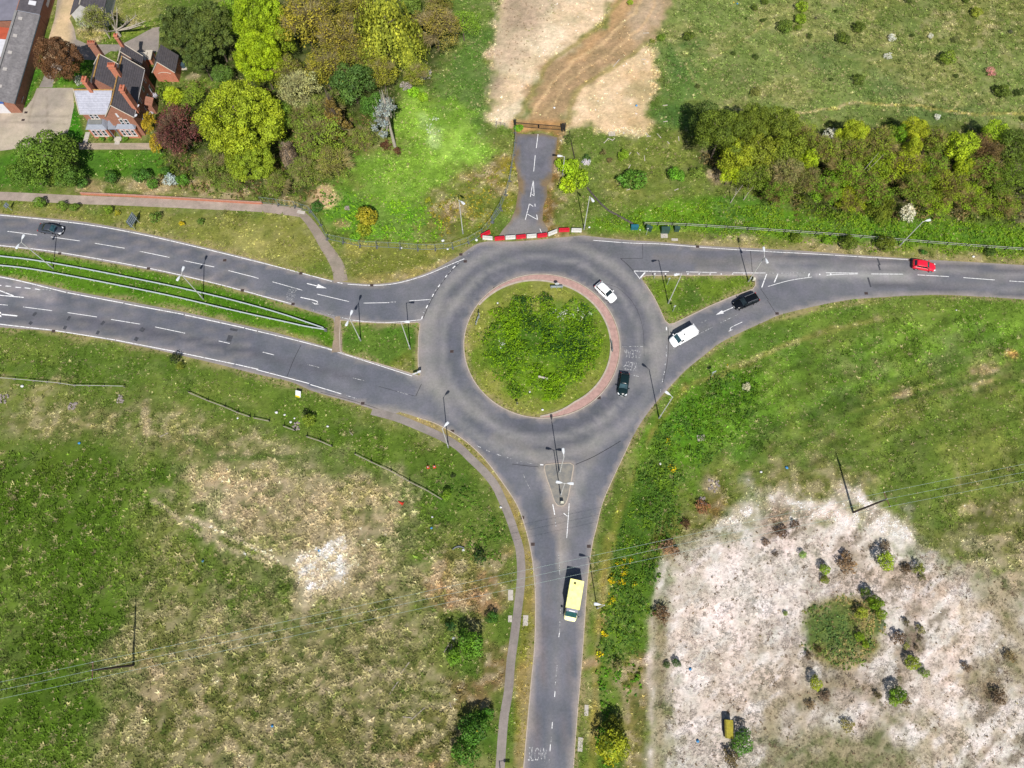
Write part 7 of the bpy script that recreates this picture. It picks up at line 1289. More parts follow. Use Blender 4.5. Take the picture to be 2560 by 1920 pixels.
# black gate
iron = surf('black_iron', (.012, .012, .013), .5, .2, .2, 3); ga, gb = Vector(G(Z1(455, 195))), Vector(G(Z1(1065, 245))); d = gb-ga; c = (ga+gb)/2; Lg = d.length
gt = empty('field_gate', (c.x, c.y, 0), math.atan2(d.y, d.x), 'double black steel gate closing the sand track', 'gate')
for s in (-1, 1):
    f = MB(); x0, x1 = (-Lg/2+.1, -.05) if s < 0 else (.05, Lg/2-.1)
    for p, q in (((x0, 0, .25), (x1, 0, .25)), ((x0, 0, 1.35), (x1, 0, 1.35)), ((x0, 0, .25), (x0, 0, 1.4)), ((x1, 0, .25), (x1, 0, 1.4))): f.tube([p, q], .06, 6)
    lf = f.build('gate_leaf', iron, gt); bmb = MB(); n = 22
    for k in range(1, n): bmb.tube([(x0+(x1-x0)*k/n, 0, .25), (x0+(x1-x0)*k/n, 0, 1.35)], .022, 4)
    bmb.build('bars', iron, lf)
for s in (-1, 1):
    MB().box((s*Lg/2, 0, 1.05), (.34, .34, 2.1)).build('gate_post', dk_m, gt)
MB().box((Lg/2+.45, .1, 1.1), (.3, .3, 2.2)).build('gate_post', dk_m, gt)
# ---------------------------------------------------------------- signs, cabinets and small things
ral_m = surf('sign_back_grey', alb(128, 146, 164), .5, .3, .1, 2); blk = surf('black_sign', (.012, .012, .014), .5, 0, .2, 3); gal_p = surf('galvanised_post', alb(198, 206, 208), .5, .3, .08, 2)
def sign(base, label, posts, panel, rz, z0=1.0, mat=None, back=True, extra=None, name='road_sign'):
    x, y = G(base); t = empty(name, (x, y, 0), rz, label, 'sign'); w, h = panel
    for s in posts: MB().tube([(s, 0, 0), (s, 0, z0+h)], .05, 6).build('post', gal_p, t)
    p = MB(); p.box((0, .07, z0+h/2), (w, .05, h)); p.build('panel', mat or ral_m, t)
    if back:
        r = MB()
        for k in range(4): r.box((0, .035, z0+h*(k+.5)/4), (w, .05, .06))
        r.build('stiffener', gal_p, t)
    return t
sign(T(4, 1187, 295), 'back of the large direction sign on the upper left verge', (-.8, .8), (2.3, 2.0), 1.25, 1.1)
sign(T(4, 105, 160), 'small grey sign back by the road at the left edge', (0,), (.9, .9), 1.2, 1.2)
s1 = sign(T(6, 385, 835), 'chevron sign seen from behind on top of the roundabout island', (-.95, .95), (2.3, .7), .02, .35)
MB().tube([(0, .0, 0), (0, 0, 2.0)], .06, 6).build('post', gal_p, s1); MB().tube([(0, .06, 1.75), (0, .1, 1.75)], .38, 18).build('roundel', head_m, s1)
s2 = sign(T(5, 1915, 1120), 'black and white chevron sign on the western side of the island', (-.7, .7), (1.9, .6), 1.25, .4, blk); MB().box((.35, .10, .7), (.4, .04, .6)).build('chevron', head_m, s2); MB().box((-.4, .10, .7), (.4, .04, .6)).build('chevron', head_m, s2); MB().tube([(.9, 0, 0), (.9, 0, 1.9)], .05, 6).build('post', gal_p, s2); MB().tube([(.9, .05, 1.6), (.9, .1, 1.6)], .36, 16).build('roundel', blk, s2)
s3 = sign(T(6, 858, 1345), 'edge on chevron sign on the eastern side of the island', (-.75, .75), (2.0, .7), -1.52, .4, blk)
s4 = sign(T(10, 44, 180), 'small post sign in the island grass at the bottom', (0,), (.5, .5), 3.14, .9, blk, False)
s5 = sign((1044, 939), 'white direction sign on the corner of the west triangle', (0,), (1.5, .5), .35, .9, head_m, False); MB().box((.5, .1, 1.5), (.6, .05, .35)).build('panel', head_m, s5)
sign((1780-2, 941), 'leaning white sign post by the yellow flowers on the south east kerb', (0,), (.75, .6), .4, 1.7, gal_p)
for b, lab, h, w in ((T(6, 1388, 1032), 'lower thin sign post in the eastern triangle', 2.2, .4), (T(6, 1340, 800), 'thin sign post at the top of the eastern triangle', 2.4, .3), (T(6, 1225, 750), 'left short marker post in the eastern triangle', 1.4, .16)):
    sign(b, lab, (0,), (w, .4), .3, h-.4, head_m, False, name='sign_post')
sign(T(6, 1158, 372), 'white marker post standing before the cabinets', (0,), (.25, .3), 0, 2.0, head_m, False, name='sign_post')
def bollard(p, label, s=1.0):
    t = empty('traffic_bollard', (*G(p), .09), 0, label, 'bollard'); MB().box((0, 0, .12), (.5*s, .36*s, .24)).build('base', blk, t); m = MB(); m.loft([[(-.22*s, -.15, .24), (.22*s, -.15, .24), (.22*s, .15, .24), (-.22*s, .15, .24)], [(-.24*s, -.16, .8), (.24*s, -.16, .8), (.24*s, .16, .8), (-.24*s, .16, .8)], [(-.2*s, -.14, 1.05), (.2*s, -.14, 1.05), (.2*s, .14, 1.05), (-.2*s, .14, 1.05)]]); m.build('shell', surf('pale_bollard_shell%d' % int(s*10), alb(228, 226, 204), .4, 0, .05, 3), t); return t
bollard(T(10, 430, 1030), 'pale keep left bollard on the tip of the splitter island', 1.2); bollard(T(6, 2080, 770), 'white keep left bollard at the tip of the eastern triangle')
cabm = surf('green_cabinet_paint', alb(62, 92, 82), .5, .1, .12, 2); teal = surf('teal_cabinet_paint', alb(48, 120, 138), .45, .1, .1, 2)
for (n, x, y), w, dd, h, rz, m, lab in (((6, 1055, 318), 1.35, .55, 1.0, .02, teal, 'teal green roadside cabinet farthest left'), ((6, 1180, 330), 1.1, .5, 1.2, -.5, cabm, 'grey green cabinet behind the white marker post'), ((6, 1318, 348), 1.5, .7, 1.35, 0, cabm, 'largest green cabinet with concrete slab in front'), ((6, 1420, 335), .9, .55, 1.1, -.05, cabm, 'small green cabinet farthest right')):
    t = empty('utility_cabinet', (*G(T(n, x, y)), 0), rz, lab, 'cabinet', 'green utility cabinets by the white fence'); MB().box((0, 0, h/2), (w, dd, h)).build('body', m, t); MB().box((0, 0, h+.04), (w+.08, dd+.08, .08)).build('lid', m, t)
    for s in (-1, 1): MB().box((s*w*.24, -dd/2-.012, h*.52), (w*.44, .02, h*.84)).build('door', m, t)
conc = surf('pale_concrete', alb(200, 192, 182), .9, 0, .14, 2)
def slab(n, x, y, w, d, rz, label, m=None, h=.06, name='concrete_slab'):
    o = MB().box((0, 0, h/2), (w, d, h)).build(name, m or conc); o.location = (*G(T(n, x, y)), .0); o.rotation_euler.z = rz; return tag(o, label, 'slab')
slab(6, 1315, 378, 1.3, 1.0, 0, 'concrete slab in front of the largest cabinet'); slab(6, 1405, 412, 1.2, .5, 0, 'small concrete slab by the road below the cabinets')
slab(14, 117, 385, .8, 1.6, -.05, 'pale concrete slab on the verge left of the ambulance'); slab(13, 2200, 165, .8, 1.6, 0, 'upper concrete slab beside the lower footpath'); slab(13, 2195, 370, .6, 1.0, 0, 'lower concrete slab beside the lower footpath'); slab(14, 590, 1455, .7, 1.9, -.1, 'concrete slab on the right verge near the bottom'); slab(14, 643, 1160, .6, 1.5, -.1, 'grey slab on the right verge above the pale one')
slab(0, 748, 1190, .9, 2.6, -.02, 'white paved strip beside the left bay window', h=.08); slab(0, 1018, 1215, 1.0, 1.9, 0, 'pale path slab leading to the front door'); slab(5, 390, 175, 1.5, .7, -.2, 'pale manhole slab where the path bends')
# drains
drain_m = surf('rusty_drain_iron', alb(92, 74, 70), .8, .2, .3, 6); dg = 'drain covers in the road'
for n, x, y, lab in ((4, 1942, 590, 'rusty drain cover in the upper carriageway'), (4, 1283, 662, 'drain at the median kerb halfway along'), (4, 2095, 850, 'drain at the median kerb near the right lamp'), (4, 462, 1203, 'drain at the lower left kerb'), (4, 515, 532, 'drain at the median kerb near the left lamp'), (5, 388, 703, 'drain at the upper kerb left of the side path'), (5, 1000, 806, 'drain at the upper kerb right of the side path'), (5, 320, 968, 'drain at the median kerb by the worn lettering'), (5, 1808, 600, 'drain at the end of the give way line'), (5, 1770, 540, 'drain at the verge corner by the barriers'), (5, 2065, 832, 'drain at the north west island kerb'), (5, 1692, 1378, 'square reddish cover west of the island'), (7, 848, 876, 'drain at the lower kerb of the right road'), (7, 78, 1050, 'drain at the end of the tar seam'), (7, 1228, 588, 'drain behind the red car'), (6, 1603, 472, 'drain at the kerb below the cabinets'), (10, 752, 120, 'drain at the south east island kerb'), (10, 180, 1385, 'reddish cover in the south road left lane'), (10, 664, 1403, 'drain at the right kerb above the ambulance'), (10, 90, 1155, 'drain at the left kerb of the south road'), (9, 1697, 408, 'drain right of the footpath lamp'), (9, 922, 168, 'drain at the south west kerb'), (0, 225, 972, 'drain in the yard nearest the long shed'), (0, 200, 1037, 'drain in the concrete yard')):
    m = MB(); m.box((0, 0, .01), (.62, .5, .02)); o = m.build('drain_cover', drain_m); o.location = (*G(T(n, x, y)), .012); tag(o, lab, 'drain cover', dg); g = MB()
    for k in range(5): g.box((-.22+k*.11, 0, .022), (.05, .38, .006))
    g.build('slot', dk_m, o)
# cones, litter, timber
cone_o = surf('cone_orange', alb(226, 62, 40), .5, 0, .08, 3); cone_w = surf('cone_white_band', alb(226, 226, 226), .4, 0, .05, 3)
for n, x, y, lab in ((9, 1486, 720, 'left one of two orange and white traffic cones'), (9, 1542, 716, 'right one of two orange and white traffic cones')):
    t = empty('traffic_cone', (*G(T(n, x, y)), 0), .2, lab, 'traffic cone', 'traffic cones in the rough grass'); MB().box((0, 0, .03), (.48, .48, .06)).build('base', cone_o, t); MB().tube([(0, 0, .06), (0, 0, .36)], .2, 12, r1=.14).build('skirt', cone_o, t); MB().tube([(0, 0, .36), (0, 0, .78)], .145, 12, r1=.07).build('band', cone_w, t); MB().tube([(0, 0, .78), (0, 0, .98)], .07, 12, r1=.04).build('tip', cone_o, t)
t = empty('fallen_cone', (*G(T(9, 1252, 1028)), .2), -.5, 'orange traffic cone lying on its side in the dry grass', 'traffic cone'); MB().tube([(-.5, 0, .05), (.4, 0, 0)], .05, 12, r1=.24).build('body', cone_o, t); MB().box((.42, 0, 0), (.06, .5, .5)).build('base', cone_o, t)
bd = empty('notice_board', (*G(T(9, 370, 92)), 0), -.25, 'white and yellow sign board propped on the south west verge', 'sign'); MB().box((0, 0, .45), (.95, .06, 1.25), tilt=(-.75, 0)).build('panel', head_m, bd); MB().box((-.05, -.40, .10), (.8, .05, .32), tilt=(-.75, 0)).build('yellow_strip', surf('yellow_board', alb(238, 206, 30), .5, 0, .05, 3), bd); MB().tube([(.3, .35, 0), (.3, .1, .6)], .03, 5).build('strut', gal_p, bd)
bp = empty('car_bumper', (*G(T(9, 1750, 1425)), 0), .1, 'dumped grey car bumper lying in the grass near the footpath', 'bumper'); m = MB(); m.loft([[(x, .35-1.0*abs(x)**2*.45+dy, z) for dy, z in ((0, 0), (-.1, .22), (.02, .40), (.12, .34), (.14, .02))] for x in np.linspace(-.95, .95, 11)]); m.build('shell', surf('silver_bumper', alb(150, 154, 158), .35, .3, .1, 2), bp); MB().box((0, .24, .1), (1.3, .1, .14)).build('grille', trim_c, bp)
MB().box((.75, -.3, .1), (.35, .3, .2)).build('broken_piece', head_m, bp)
plank_m = surf('bleached_timber', alb(206, 196, 182), .8, 0, .15, 4)
def pallet(n, x, y, rz, lab, broken=False):
    t = empty('wooden_pallet', (*G(T(n, x, y)), .05), rz, lab, 'pallet', 'discarded wooden pallets'); m = MB()
    for k in range(5): m.box((0, -.45+k*.225, .10), (1.3 if not (broken and k == 2) else .7, .13, .03))
    m.build('boards', plank_m, t); m = MB()
    for s in (-.58, 0, .58): m.box((s, 0, .045), (.1, 1.0, .08))
    m.build('bearers', plank_m, t)
pallet(10, 1632, 468, .1, 'bleached pallet lying in the green east field', True); pallet(2, 862, 1160, .05, 'grey pallet on the grass right of the gate', False)
planks = [((2, 812, 1220), 1.4, .85), ((2, 850, 1206), 1.2, -.5), ((2, 876, 1208), .8, .8), ((2, 1145, 1370), 1.3, 1.57), ((2, 1020, 1330), .7, 1.0), ((2, 1015, 1440), .9, 1.1), ((2, 1160, 1290), 3.0e-1, .5), ((2, 1168, 1165), 1.0, -1.0), ((2, 1180, 1180), .9, .1), ((2, 1440, 1200), 1.1, 1.6), ((2, 1323, 912), 1.0, .1), ((2, 1325, 1052), .9, .15), ((2, 1135, 515), .9, -.1), ((2, 900, 548), 2.4, .95), ((2, 1270, 1175), 1.4, -1.0), ((2, 1350, 1235), .7, -1.0), ((2, 1090, 1330), .9, -1.0), ((2, 1158, 288), 1.3, .05), ((2, 1005, 1640), .8, .3), ((2, 1420, 1640), .9, .4), ((13, 1200, 950), 1.6, .9), ((13, 1180, 985), 1.5, 1.0), ((13, 1290, 790), 2.2, .9), ((13, 1400, 1190), 2.6, .7), ((13, 1300, 1220), 1.6, -.1), ((13, 1680, 1115), .8, -1.2), ((13, 1650, 620), 1.6, 1.0), ((13, 1690, 600), 1.2, 1.4), ((9, 822, 428), .9, -.8), ((8, 1420, 440), 1.4, .5)]
spots_ = ('beside the grey pallet', 'under the grey pallet, bent', 'right tip beside the grey pallet', 'upright below the scattered sticks', 'beside the yellow green bush', 'beneath the yellow green bush', 'tiny one in the mid grass', 'left arm of the crossed pair', 'right arm of the crossed pair', 'alone left of the copse', 'upper one right of the sand patch', 'lower one right of the sand patch', 'at the top of the sand patch', 'long, on the sand track edge', 'dark one beside the crossed pair', 'short one left of the copse stick', 'short one above the bramble', 'on the upper sand track', 'left one below the bramble', 'below the bright green bush', 'left of a log pair in the lower field', 'right of a log pair in the lower field', 'above the log pair in the lower field', 'bent one in the lower field', 'left of the bent one', 'near the lower footpath brambles', 'left of the bright bramble', 'touching the bright bramble', 'near the litter heap', 'curved, in the upper left field')
for ((n, x, y), L, rz), sp in zip(planks, spots_):
    m = MB().box((0, 0, .05), (L, .13, .07)).box((L*.2, .03, .10), (L*.4, .08, .04), .05); o = m.build('plank', plank_m if n == 2 else wd_m); o.location = (*G(T(n, x, y)), .02); o.rotation_euler.z = rz; tag(o, 'loose piece of timber '+sp, 'plank', 'loose timber lying about')
tp = MB().tube([(0, 0, .1), (-.6, 4.0, .12), (-1.0, 7.6, .1)], .11, 7, r1=.08); o = tp.build('dark_line', surf('dark_brown', alb(62, 52, 46), .9, 0, .2, 3)); o.location = (*G(Z1(1238, 660)), 0); tag(o, 'long dark line on the grass right of the closed spur', 'pole')  # dark tube laid along a dark line on the grass, nature unknown
li = {'w': surf('white_litter', alb(236, 236, 236), .6, 0, .1, 5), 'b': surf('blue_litter', alb(70, 150, 206), .5, 0, .1, 5), 'y': surf('yellow_litter', alb(230, 190, 40), .5, 0, .1, 5), 'r': surf('red_litter', alb(200, 60, 40), .5, 0, .1, 5)}
for n, x, y, c, s, lab in ((8, 688, 512, 'b', .35, 'blue bag on the dry patch at upper left'), (8, 1755, 1530, 'b', .32, 'blue bag beside the pale track'), (9, 546, 1440, 'b', .36, 'blue bag left of the bare soil'), (9, 1517, 1245, 'b', .34, 'blue bag between cone and bumper'), (13, 142, 1296, 'b', .34, 'bright blue bag in the lower tussocks'), (14, 1540, 805, 'b', .36, 'blue bag on the pale grass, upper'), (14, 1603, 1425, 'b', .4, 'blue bag on the pale grass by the mossy shelter'), (11, 160, 725, 'b', .42, 'blue bag in the right field'), (9, 1524, 1150, 'w', .3, 'white bag right of the fallen cone'), (9, 178, 248, 'w', .45, 'largest white bag of the litter heap'), (9, 248, 268, 'w', .3, 'small white bag right of the largest'), (9, 333, 298, 'w', .28, 'white scrap in the middle of the heap'), (9, 302, 330, 'w', .34, 'pale bag low in the heap'), (9, 620, 368, 'w', .34, 'white scrap right of the weeds'), (8, 2055, 296, 'w', .28, 'white scrap below the knee rail'), (8, 195, 20, 'w', .4, 'white bag at the left field fence'), (6, 668, 308, 'w', .32, 'white bag right of the barriers'), (5, 1615, 425, 'w', .5, 'white sack inside the wire fence'), (5, 1905, 418, 'w', .45, 'white sack beside the leftmost barrier'), (5, 1258, 486, 'w', .3, 'white scrap under the wire fence'), (5, 1655, 497, 'w', .34, 'white scrap right under the wire fence'), (6, 1105, 330, 'w', .24, 'white cap between the cabinets'), (7, 1772, 560, 'w', .34, 'white bag on the right verge'), (2, 365, 935, 'w', .4, 'white bag on the sand track'), (2, 1075, 915, 'b', .4, 'blue bag on the sandy patch'), (2, 1945, 35, 'b', .3, 'blue scrap at the top of the meadow'), (2, 1915, 24, 'y', .26, 'yellow scrap at the top of the meadow'), (10, 153, 70, 'w', .26, 'white scrap on the island, upper'), (10, 262, 223, 'w', .34, 'white scrap at the island edge'), (5, 2088, 962, 'w', .3, 'white scrap on the island top left'), (10, 1280, 690, 'w', .34, 'pale scrap by the bare patch'), (10, 2150, 760, 'w', .34, 'white scrap on the east tussocks'), (13, 1905, 1340, 'y', .3, 'yellow scrap in the dark bramble'), (9, 2115, 1066, 'w', .34, 'white bag beside the footpath'), (13, 1710, 540, 'w', .4, 'white bag left of the bright bramble'), (7, 1625, 1022, 'w', .2, 'white scrap in the east field')):
    m = MB(); rg_ = random.Random(x); m.loft([[(s*k*math.cos(a)*rg_.uniform(.7, 1.2), s*k*math.sin(a)*rg_.uniform(.6, 1.1), z*s) for a in np.linspace(0, 6.283, 7, endpoint=False)] for k, z in ((.5, 0), (.7, .25), (.55, .55), (.2, .75))]); o = m.build('litter_bag', li[c]); o.location = (*G(T(n, x, y)), .03); tag(o, lab, 'litter', 'scattered litter')
bn = empty('bench', (*G(T(6, 268, 1618)), .3), -.28, 'white topped low bench rail in the island shrubs', 'bench'); MB().box((0, 0, .55), (1.75, .3, .1)).build('top', plank_m, bn); [MB().box((s, 0, .25), (.12, .26, .5)).build('leg', plank_m, bn) for s in (-.7, .7)]
for n, x, y, w, d, h, rz, lab, m in ((14, 1858, 1315, 1.3, 2.5, 1.1, -.06, 'yellow mossy roofed shelter in the pale field', surf('yellow_moss', alb(172, 160, 54), .95, 0, .3, 4)),):
    t = empty('mossy_shelter', (*G(T(n, x, y)), 0), rz, lab, 'shelter'); MB().box((0, 0, h/2), (w*.9, d*.9, h)).build('wall', dk_m, t); k = MB(); k.loft([[(-w/2, y_, h), (w/2, y_, h), (w*.36, y_, h+.3), (-w*.36, y_, h+.3)] for y_ in np.linspace(-d/2, d/2, 5)]); k.build('roof', m, t)
for n, x, y, s in ((9, 355, 365, 1.2), (8, 35, 130, 1.3), (8, 628, 195, 1.1), (8, 1050, 130, 1.2), (5, 792, 140, .6), (10, 1745, 880, 1.7), (10, 1650, 1015, 1.0)):
    m = MB(); rg_ = random.Random(x+y)
    for k in range(16): m.box((rg_.uniform(-s, s)*.6, rg_.uniform(-s, s)*.6, .1), (rg_.uniform(.15, .4), rg_.uniform(.15, .4), rg_.uniform(.1, .3)), rg_.uniform(0, 3), tilt=(rg_.uniform(-.5, .5), .3))
    o = m.build('rubble_heap', surf('rubble%d' % x, alb(170, 158, 150), .9, 0, .3, 5)); o.location = (*G(T(n, x, y)), 0); tag(o, {355: 'heap of pale rubble below the largest white bag', 35: 'grey rubble heap at the left edge of the field', 628: 'small grey rubble heap in the left field', 1050: 'strung out grey rubble near the left fence end', 792: 'little rubble pile on the wire fence slope', 1745: 'white chalk rubble above the rusty brambles', 1650: 'pale rubble among the rusty brambles'}[x], 'rubble')
# ---------------------------------------------------------------- power line
pole_m = surf('creosoted_pole', alb(78, 64, 58), .85, 0, .2, 3); arm_m = surf('rusty_crossarm', alb(124, 84, 72), .8, .1, .2, 3); ins_m = surf('insulator', alb(200, 200, 206), .3, 0, .05, 5); wire_m = surf('aluminium_wire', alb(200, 222, 214), .4, .3, .05, 5)
PH = 11.4
pr, pl_ = Vector(G(T(11, 735, 1110))), Vector(G(T(12, 1155, 770)))
insR = [Vector(G(T(11, *q), PH)) for q in ((1005, 935), (1025, 995), (1055, 1057))]; insL = [Vector(G(T(12, *q), PH)) for q in ((800, 745), (795, 815), (793, 890))]
for base, ins, lab in ((pr, insR, 'dark wooden power pole in the pale right hand field'), (pl_, insL, 'dark wooden power pole in the lower left field')):
    t = empty('power_pole', (*base, 0), 0, lab, 'power pole', 'wooden power poles'); c = ins[1]-base
    MB().tube([(0, 0, 0), (c.x*.5, c.y*.5, PH*.5), (c.x, c.y, PH)], .19, 8, r1=.13).build('pole', pole_m, t)
    a, b = ins[0]-base, ins[2]-base; e = (a-b).normalized()*.15
    MB().tube([(a.x+e.x, a.y+e.y, PH-.12), (b.x-e.x, b.y-e.y, PH-.12)], .07, 6).build('crossarm', arm_m, t)
    for q in ins: q = q-base; MB().tube([(q.x, q.y, PH-.1), (q.x, q.y, PH+.16)], .06, 8).build('insulator', ins_m, t)
offL = [Vector(G(T(12, *q), PH-.4)) for q in ((0, 915), (0, 985), (0, 1060))]; offR = [Vector(G(T(11, *q), PH-.4)) for q in ((2212, 690), (2212, 760), (2212, 830))]
for k, nm in enumerate(('topmost of the three power line wires', 'middle one of the three power line wires', 'lowest of the three power line wires')):
    A_, B_ = insL[k], insR[k]; eL = A_+(offL[k]-A_)*3; eR = B_+(offR[k]-B_)*3
    P_ = [(*(eL+(A_-eL)*t), PH+.1-1.6*4*t*(1-t)*.5) for t in np.linspace(0, 1, 9)]+[(*(A_+(B_-A_)*t), PH+.12-1.4*4*t*(1-t)) for t in np.linspace(0, 1, 31)[1:]]+[(*(B_+(eR-B_)*t), PH+.1-1.6*4*t*(1-t)*.5) for t in np.linspace(0, 1, 9)[1:]]
    o = MB().tube(P_, .016, 4).build('power_wire', wire_m); tag(o, nm, 'wire', 'power line wires')
# ---------------------------------------------------------------- grass, undergrowth and flowers (beyond counting)
def visible(x, y, m=10.0):
    d = CAM_H*math.cos(TH)+y*math.sin(TH); u = x/d*F; v = (y*math.cos(TH)-CAM_H*math.sin(TH))/d*F; k = m/d*F
    return (np.abs(u) < 1280+k) & (np.abs(v) < 960+k)
def clear_of(x, y, tall=False):
    ok = road_sd(x, y) > .12
    for P in HARD: ok &= sdist(x, y, P) > .1
    for P, w in ((SW_PATH, .8), (NW_PATH, 1.05), (NW_SPUR, .95), (CROSS, .6)): ok &= sdist(x, y, P, False) > w
    for x0, x1, y0, y1 in ((-84, -73.3, 95.1, 113), (-73.3, -68.7, 109.3, 114.2), (-120, -99.4, 90, 160), (-93, -86, 124, 150)): ok &= ~((x > x0) & (x < x1) & (y > y0) & (y < y1))
    dx = np.hypot(x-CX, y-CY); ok &= ~((dx > CR-2.3) & (dx < CR) & (np.abs(np.arctan2(y-CY, x-CX)-.47) < 2.08)); ok &= dx-CR != 0
    ok &= sdist(x, y, SPLIT) > 0
    return ok
SANDS = [r_[0] for r_ in REG if r_[1] in BARE and r_[1] != (198, 184, 156)]
PALE = DG([(1500, 1140), (1740, 1120), (1900, 1150), (2400, 1320), (2400, 1760), (1420, 1760), (1410, 1320), (1440, 1200)])
TUSS = DG([(-200, 960), (420, 1010), (900, 1040), (1050, 1240), (960, 1760), (-200, 1760)]); MEAD = DG([(1440, -80), (2500, -80), (2500, 300), (1700, 262), (1395, 150)])
def tufts(name, n, size, blades, tall, where=None, seed=1, bright=1.0, contrast=.28):
    rng = np.random.default_rng(seed); x = rng.uniform(-128, 128, n); y = rng.uniform(-27, 142, n); ok = visible(x, y)
    x, y = x[ok], y[ok]; ok = clear_of(x, y); x, y = x[ok], y[ok]
    keep = rng.random(len(x)) < np.clip(.15+1.5*smooth(.25, .75, fbm(x, y, 2.4, 61)), 0, 1)
    for P in SANDS: keep &= (sdist(x, y, P) > 0) | (rng.random(len(x)) < .07)
    if where is not None: keep &= where(x, y)
    x, y = x[keep], y[keep]; N = len(x)
    base = ground_field(x, y); pale = sdist(x, y, PALE) < 0; tus = sdist(x, y, TUSS) < 0
    br = np.exp(rng.normal(0, contrast, N))*bright*(.8+.4*fbm(x, y, 1.6, 77)); hue = rng.random(N)
    straw = np.array(alb(180, 166, 126)); dk = np.array(alb(66, 92, 30))
    g = base[:, 1] > base[:, 0]*1.02
    c = base*br[:, None]*np.where(g, 1.0, 1.28)[:, None]
    m = ((hue < .12) & g)[:, None]*.6; c = c*(1-m)+straw*br[:, None]*m; m = ((hue > .88) & ~pale & g)[:, None]*.55; c = c*(1-m)+dk*br[:, None]*m
    br = np.where(pale, 1+(br-1)*.45, br); c = np.where(pale[:, None], base*br[:, None]*.80, c)
    m = ((hue > .94) & pale)[:, None]*.8; c = c*(1-m)+np.array(alb(132, 112, 92))*m
    s = size*(.6+.9*rng.random(N)); s = np.where(tus, s*1.35, s); h = s*tall*np.where(pale, .45, 1)
    ang = rng.random((N, 1))*6.283+np.arange(blades)[None]*6.283/blades+rng.normal(0, .4, (N, blades)); L = s[:, None]*(.6+.6*rng.random((N, blades))); H = h[:, None]*(.5+.8*rng.random((N, blades)))
    cx, sx = np.cos(ang), np.sin(ang); w = s[:, None]*.20*(1+.5*rng.random((N, blades)))
    X, Y = x[:, None], y[:, None]; z0 = np.zeros_like(X)+.0
    V = np.stack([np.stack([X-sx*w+cx*.03, Y+cx*w+sx*.03, z0+0*w], -1), np.stack([X+sx*w+cx*.03, Y-cx*w+sx*.03, z0+0*w], -1), np.stack([X+cx*L, Y+sx*L, H], -1)], 2).reshape(-1, 3)
    C = np.repeat(c[:, None, :], blades*3, 1)*(.86+.28*rng.random((N, blades, 1))).repeat(3, 1).reshape(N, blades*3, 1)
    k = N*blades; me = raw_mesh(name, V, np.arange(3*k), np.full(k, 3), GRASS); col_attr(me, C.reshape(-1, 3).clip(0, .85)); o = bpy.data.objects.new(name, me); COL.objects.link(o); return tag(o, kind='stuff')
GRASS = attr_mat('grass_blades', 'col', mott=.10, trans=.35, scales=(1.0, .3, .2), bmp=0)
tag(tufts('grass', 460000, .21, 4, .50, seed=1, bright=1.6, contrast=.36), 'rough grass and tussocks covering the fields and verges', 'grass')
tag(tufts('long_grass', 110000, .36, 6, .6, seed=2, bright=1.5, where=lambda x, y: ((sdist(x, y, TUSS) < 0) | (sdist(x, y, MEAD) < 0) | (vnoise(x, y, 6, 5) > .55)) & (road_sd(x, y) > 4.2)), 'longer tussocks of grass in the open fields', 'grass')
def leafy(name, label, areas, seed):
    rng = np.random.default_rng(seed); PP, NN, CC, SS = [], [], [], []
    for poly, dens, hmin, hmax, cols, ls in areas:
        P = np.asarray(poly); lo, hi = P.min(0), P.max(0); n = int(dens*(hi-lo).prod()); x = rng.uniform(lo[0], hi[0], n); y = rng.uniform(lo[1], hi[1], n)
        d = sdist(x+(vnoise(x, y, 2.5, 3)-.5)*2.5, y+(vnoise(x, y, 2.5, 8)-.5)*2.5, P); q = fbm(x, y, 2.2, 19+seed, 3)
        ok = (d < 0) & visible(x, y) & (road_sd(x, y) > .5) & (sdist(x, y, SW_PATH, False) > .9) & (q > .33); x, y, q, d = x[ok], y[ok], q[ok], d[ok]
        h = (hmin+(hmax-hmin)*smooth(.38, .66, q))*np.clip(-d/1.2+.3, .2, 1); ci = (vnoise(x, y, 3.2, 29)*.75+.25*rng.random(len(x)))*(len(cols)-1e-6); i0 = np.clip(ci.astype(int), 0, len(cols)-1)
        c = np.array([alb(*k, k=.98) for k in cols])[i0]; k = 7
        for j in range(k):
            u = unit(len(x), rng); u[:, 2] = np.abs(u[:, 2]); r = .16+.30*h
            p = np.stack([x, y, np.zeros_like(x)], 1)+u*np.stack([r, r, h], 1)*(.7+.4*rng.random(len(x)))[:, None]; nn = u*.8+unit(len(x), rng)*.6+np.array([0, 0, .35])
            PP.append(p); NN.append(nn/np.linalg.norm(nn, axis=1)[:, None]); CC.append(c*np.exp(rng.normal(0, .26, len(x)))[:, None]); SS.append(ls*(.6+.8*rng.random(len(x))))
    P, N, C, Sz = map(np.concatenate, (PP, NN, CC, SS)); me = leaf_mesh(name, P, N, Sz, np.zeros(len(P)), np.zeros(len(P)), GRASS)
    col_attr(me, np.repeat(C, 4, 0).clip(0, .8)); o = bpy.data.objects.new(name, me); COL.objects.link(o); tag(o, label, 'undergrowth', kind='stuff'); return o
isl = [(CX+r_*math.cos(a), CY+r_*math.sin(a)*.95-.2) for a, r_ in zip(np.linspace(0, 6.283, 28, endpoint=False), [10.6+1.3*math.sin(3*k)+.7*math.sin(7*k) for k in range(28)])]
leafy('undergrowth', 'dense bramble and bright green scrub on the roundabout island', [(isl, 11, .15, 1.25, [(62, 94, 36), (108, 146, 24), (122, 158, 26), (84, 118, 36), (114, 152, 26), (52, 84, 38), (120, 154, 30)], .26)], 3)
NORTH = DG([(1285, 470), (1400, 450), (1500, 432), (1700, 442), (2330, 500), (2330, 560), (2100, 550), (1860, 532), (1500, 510), (1480, 490), (1380, 492), (1290, 498)])
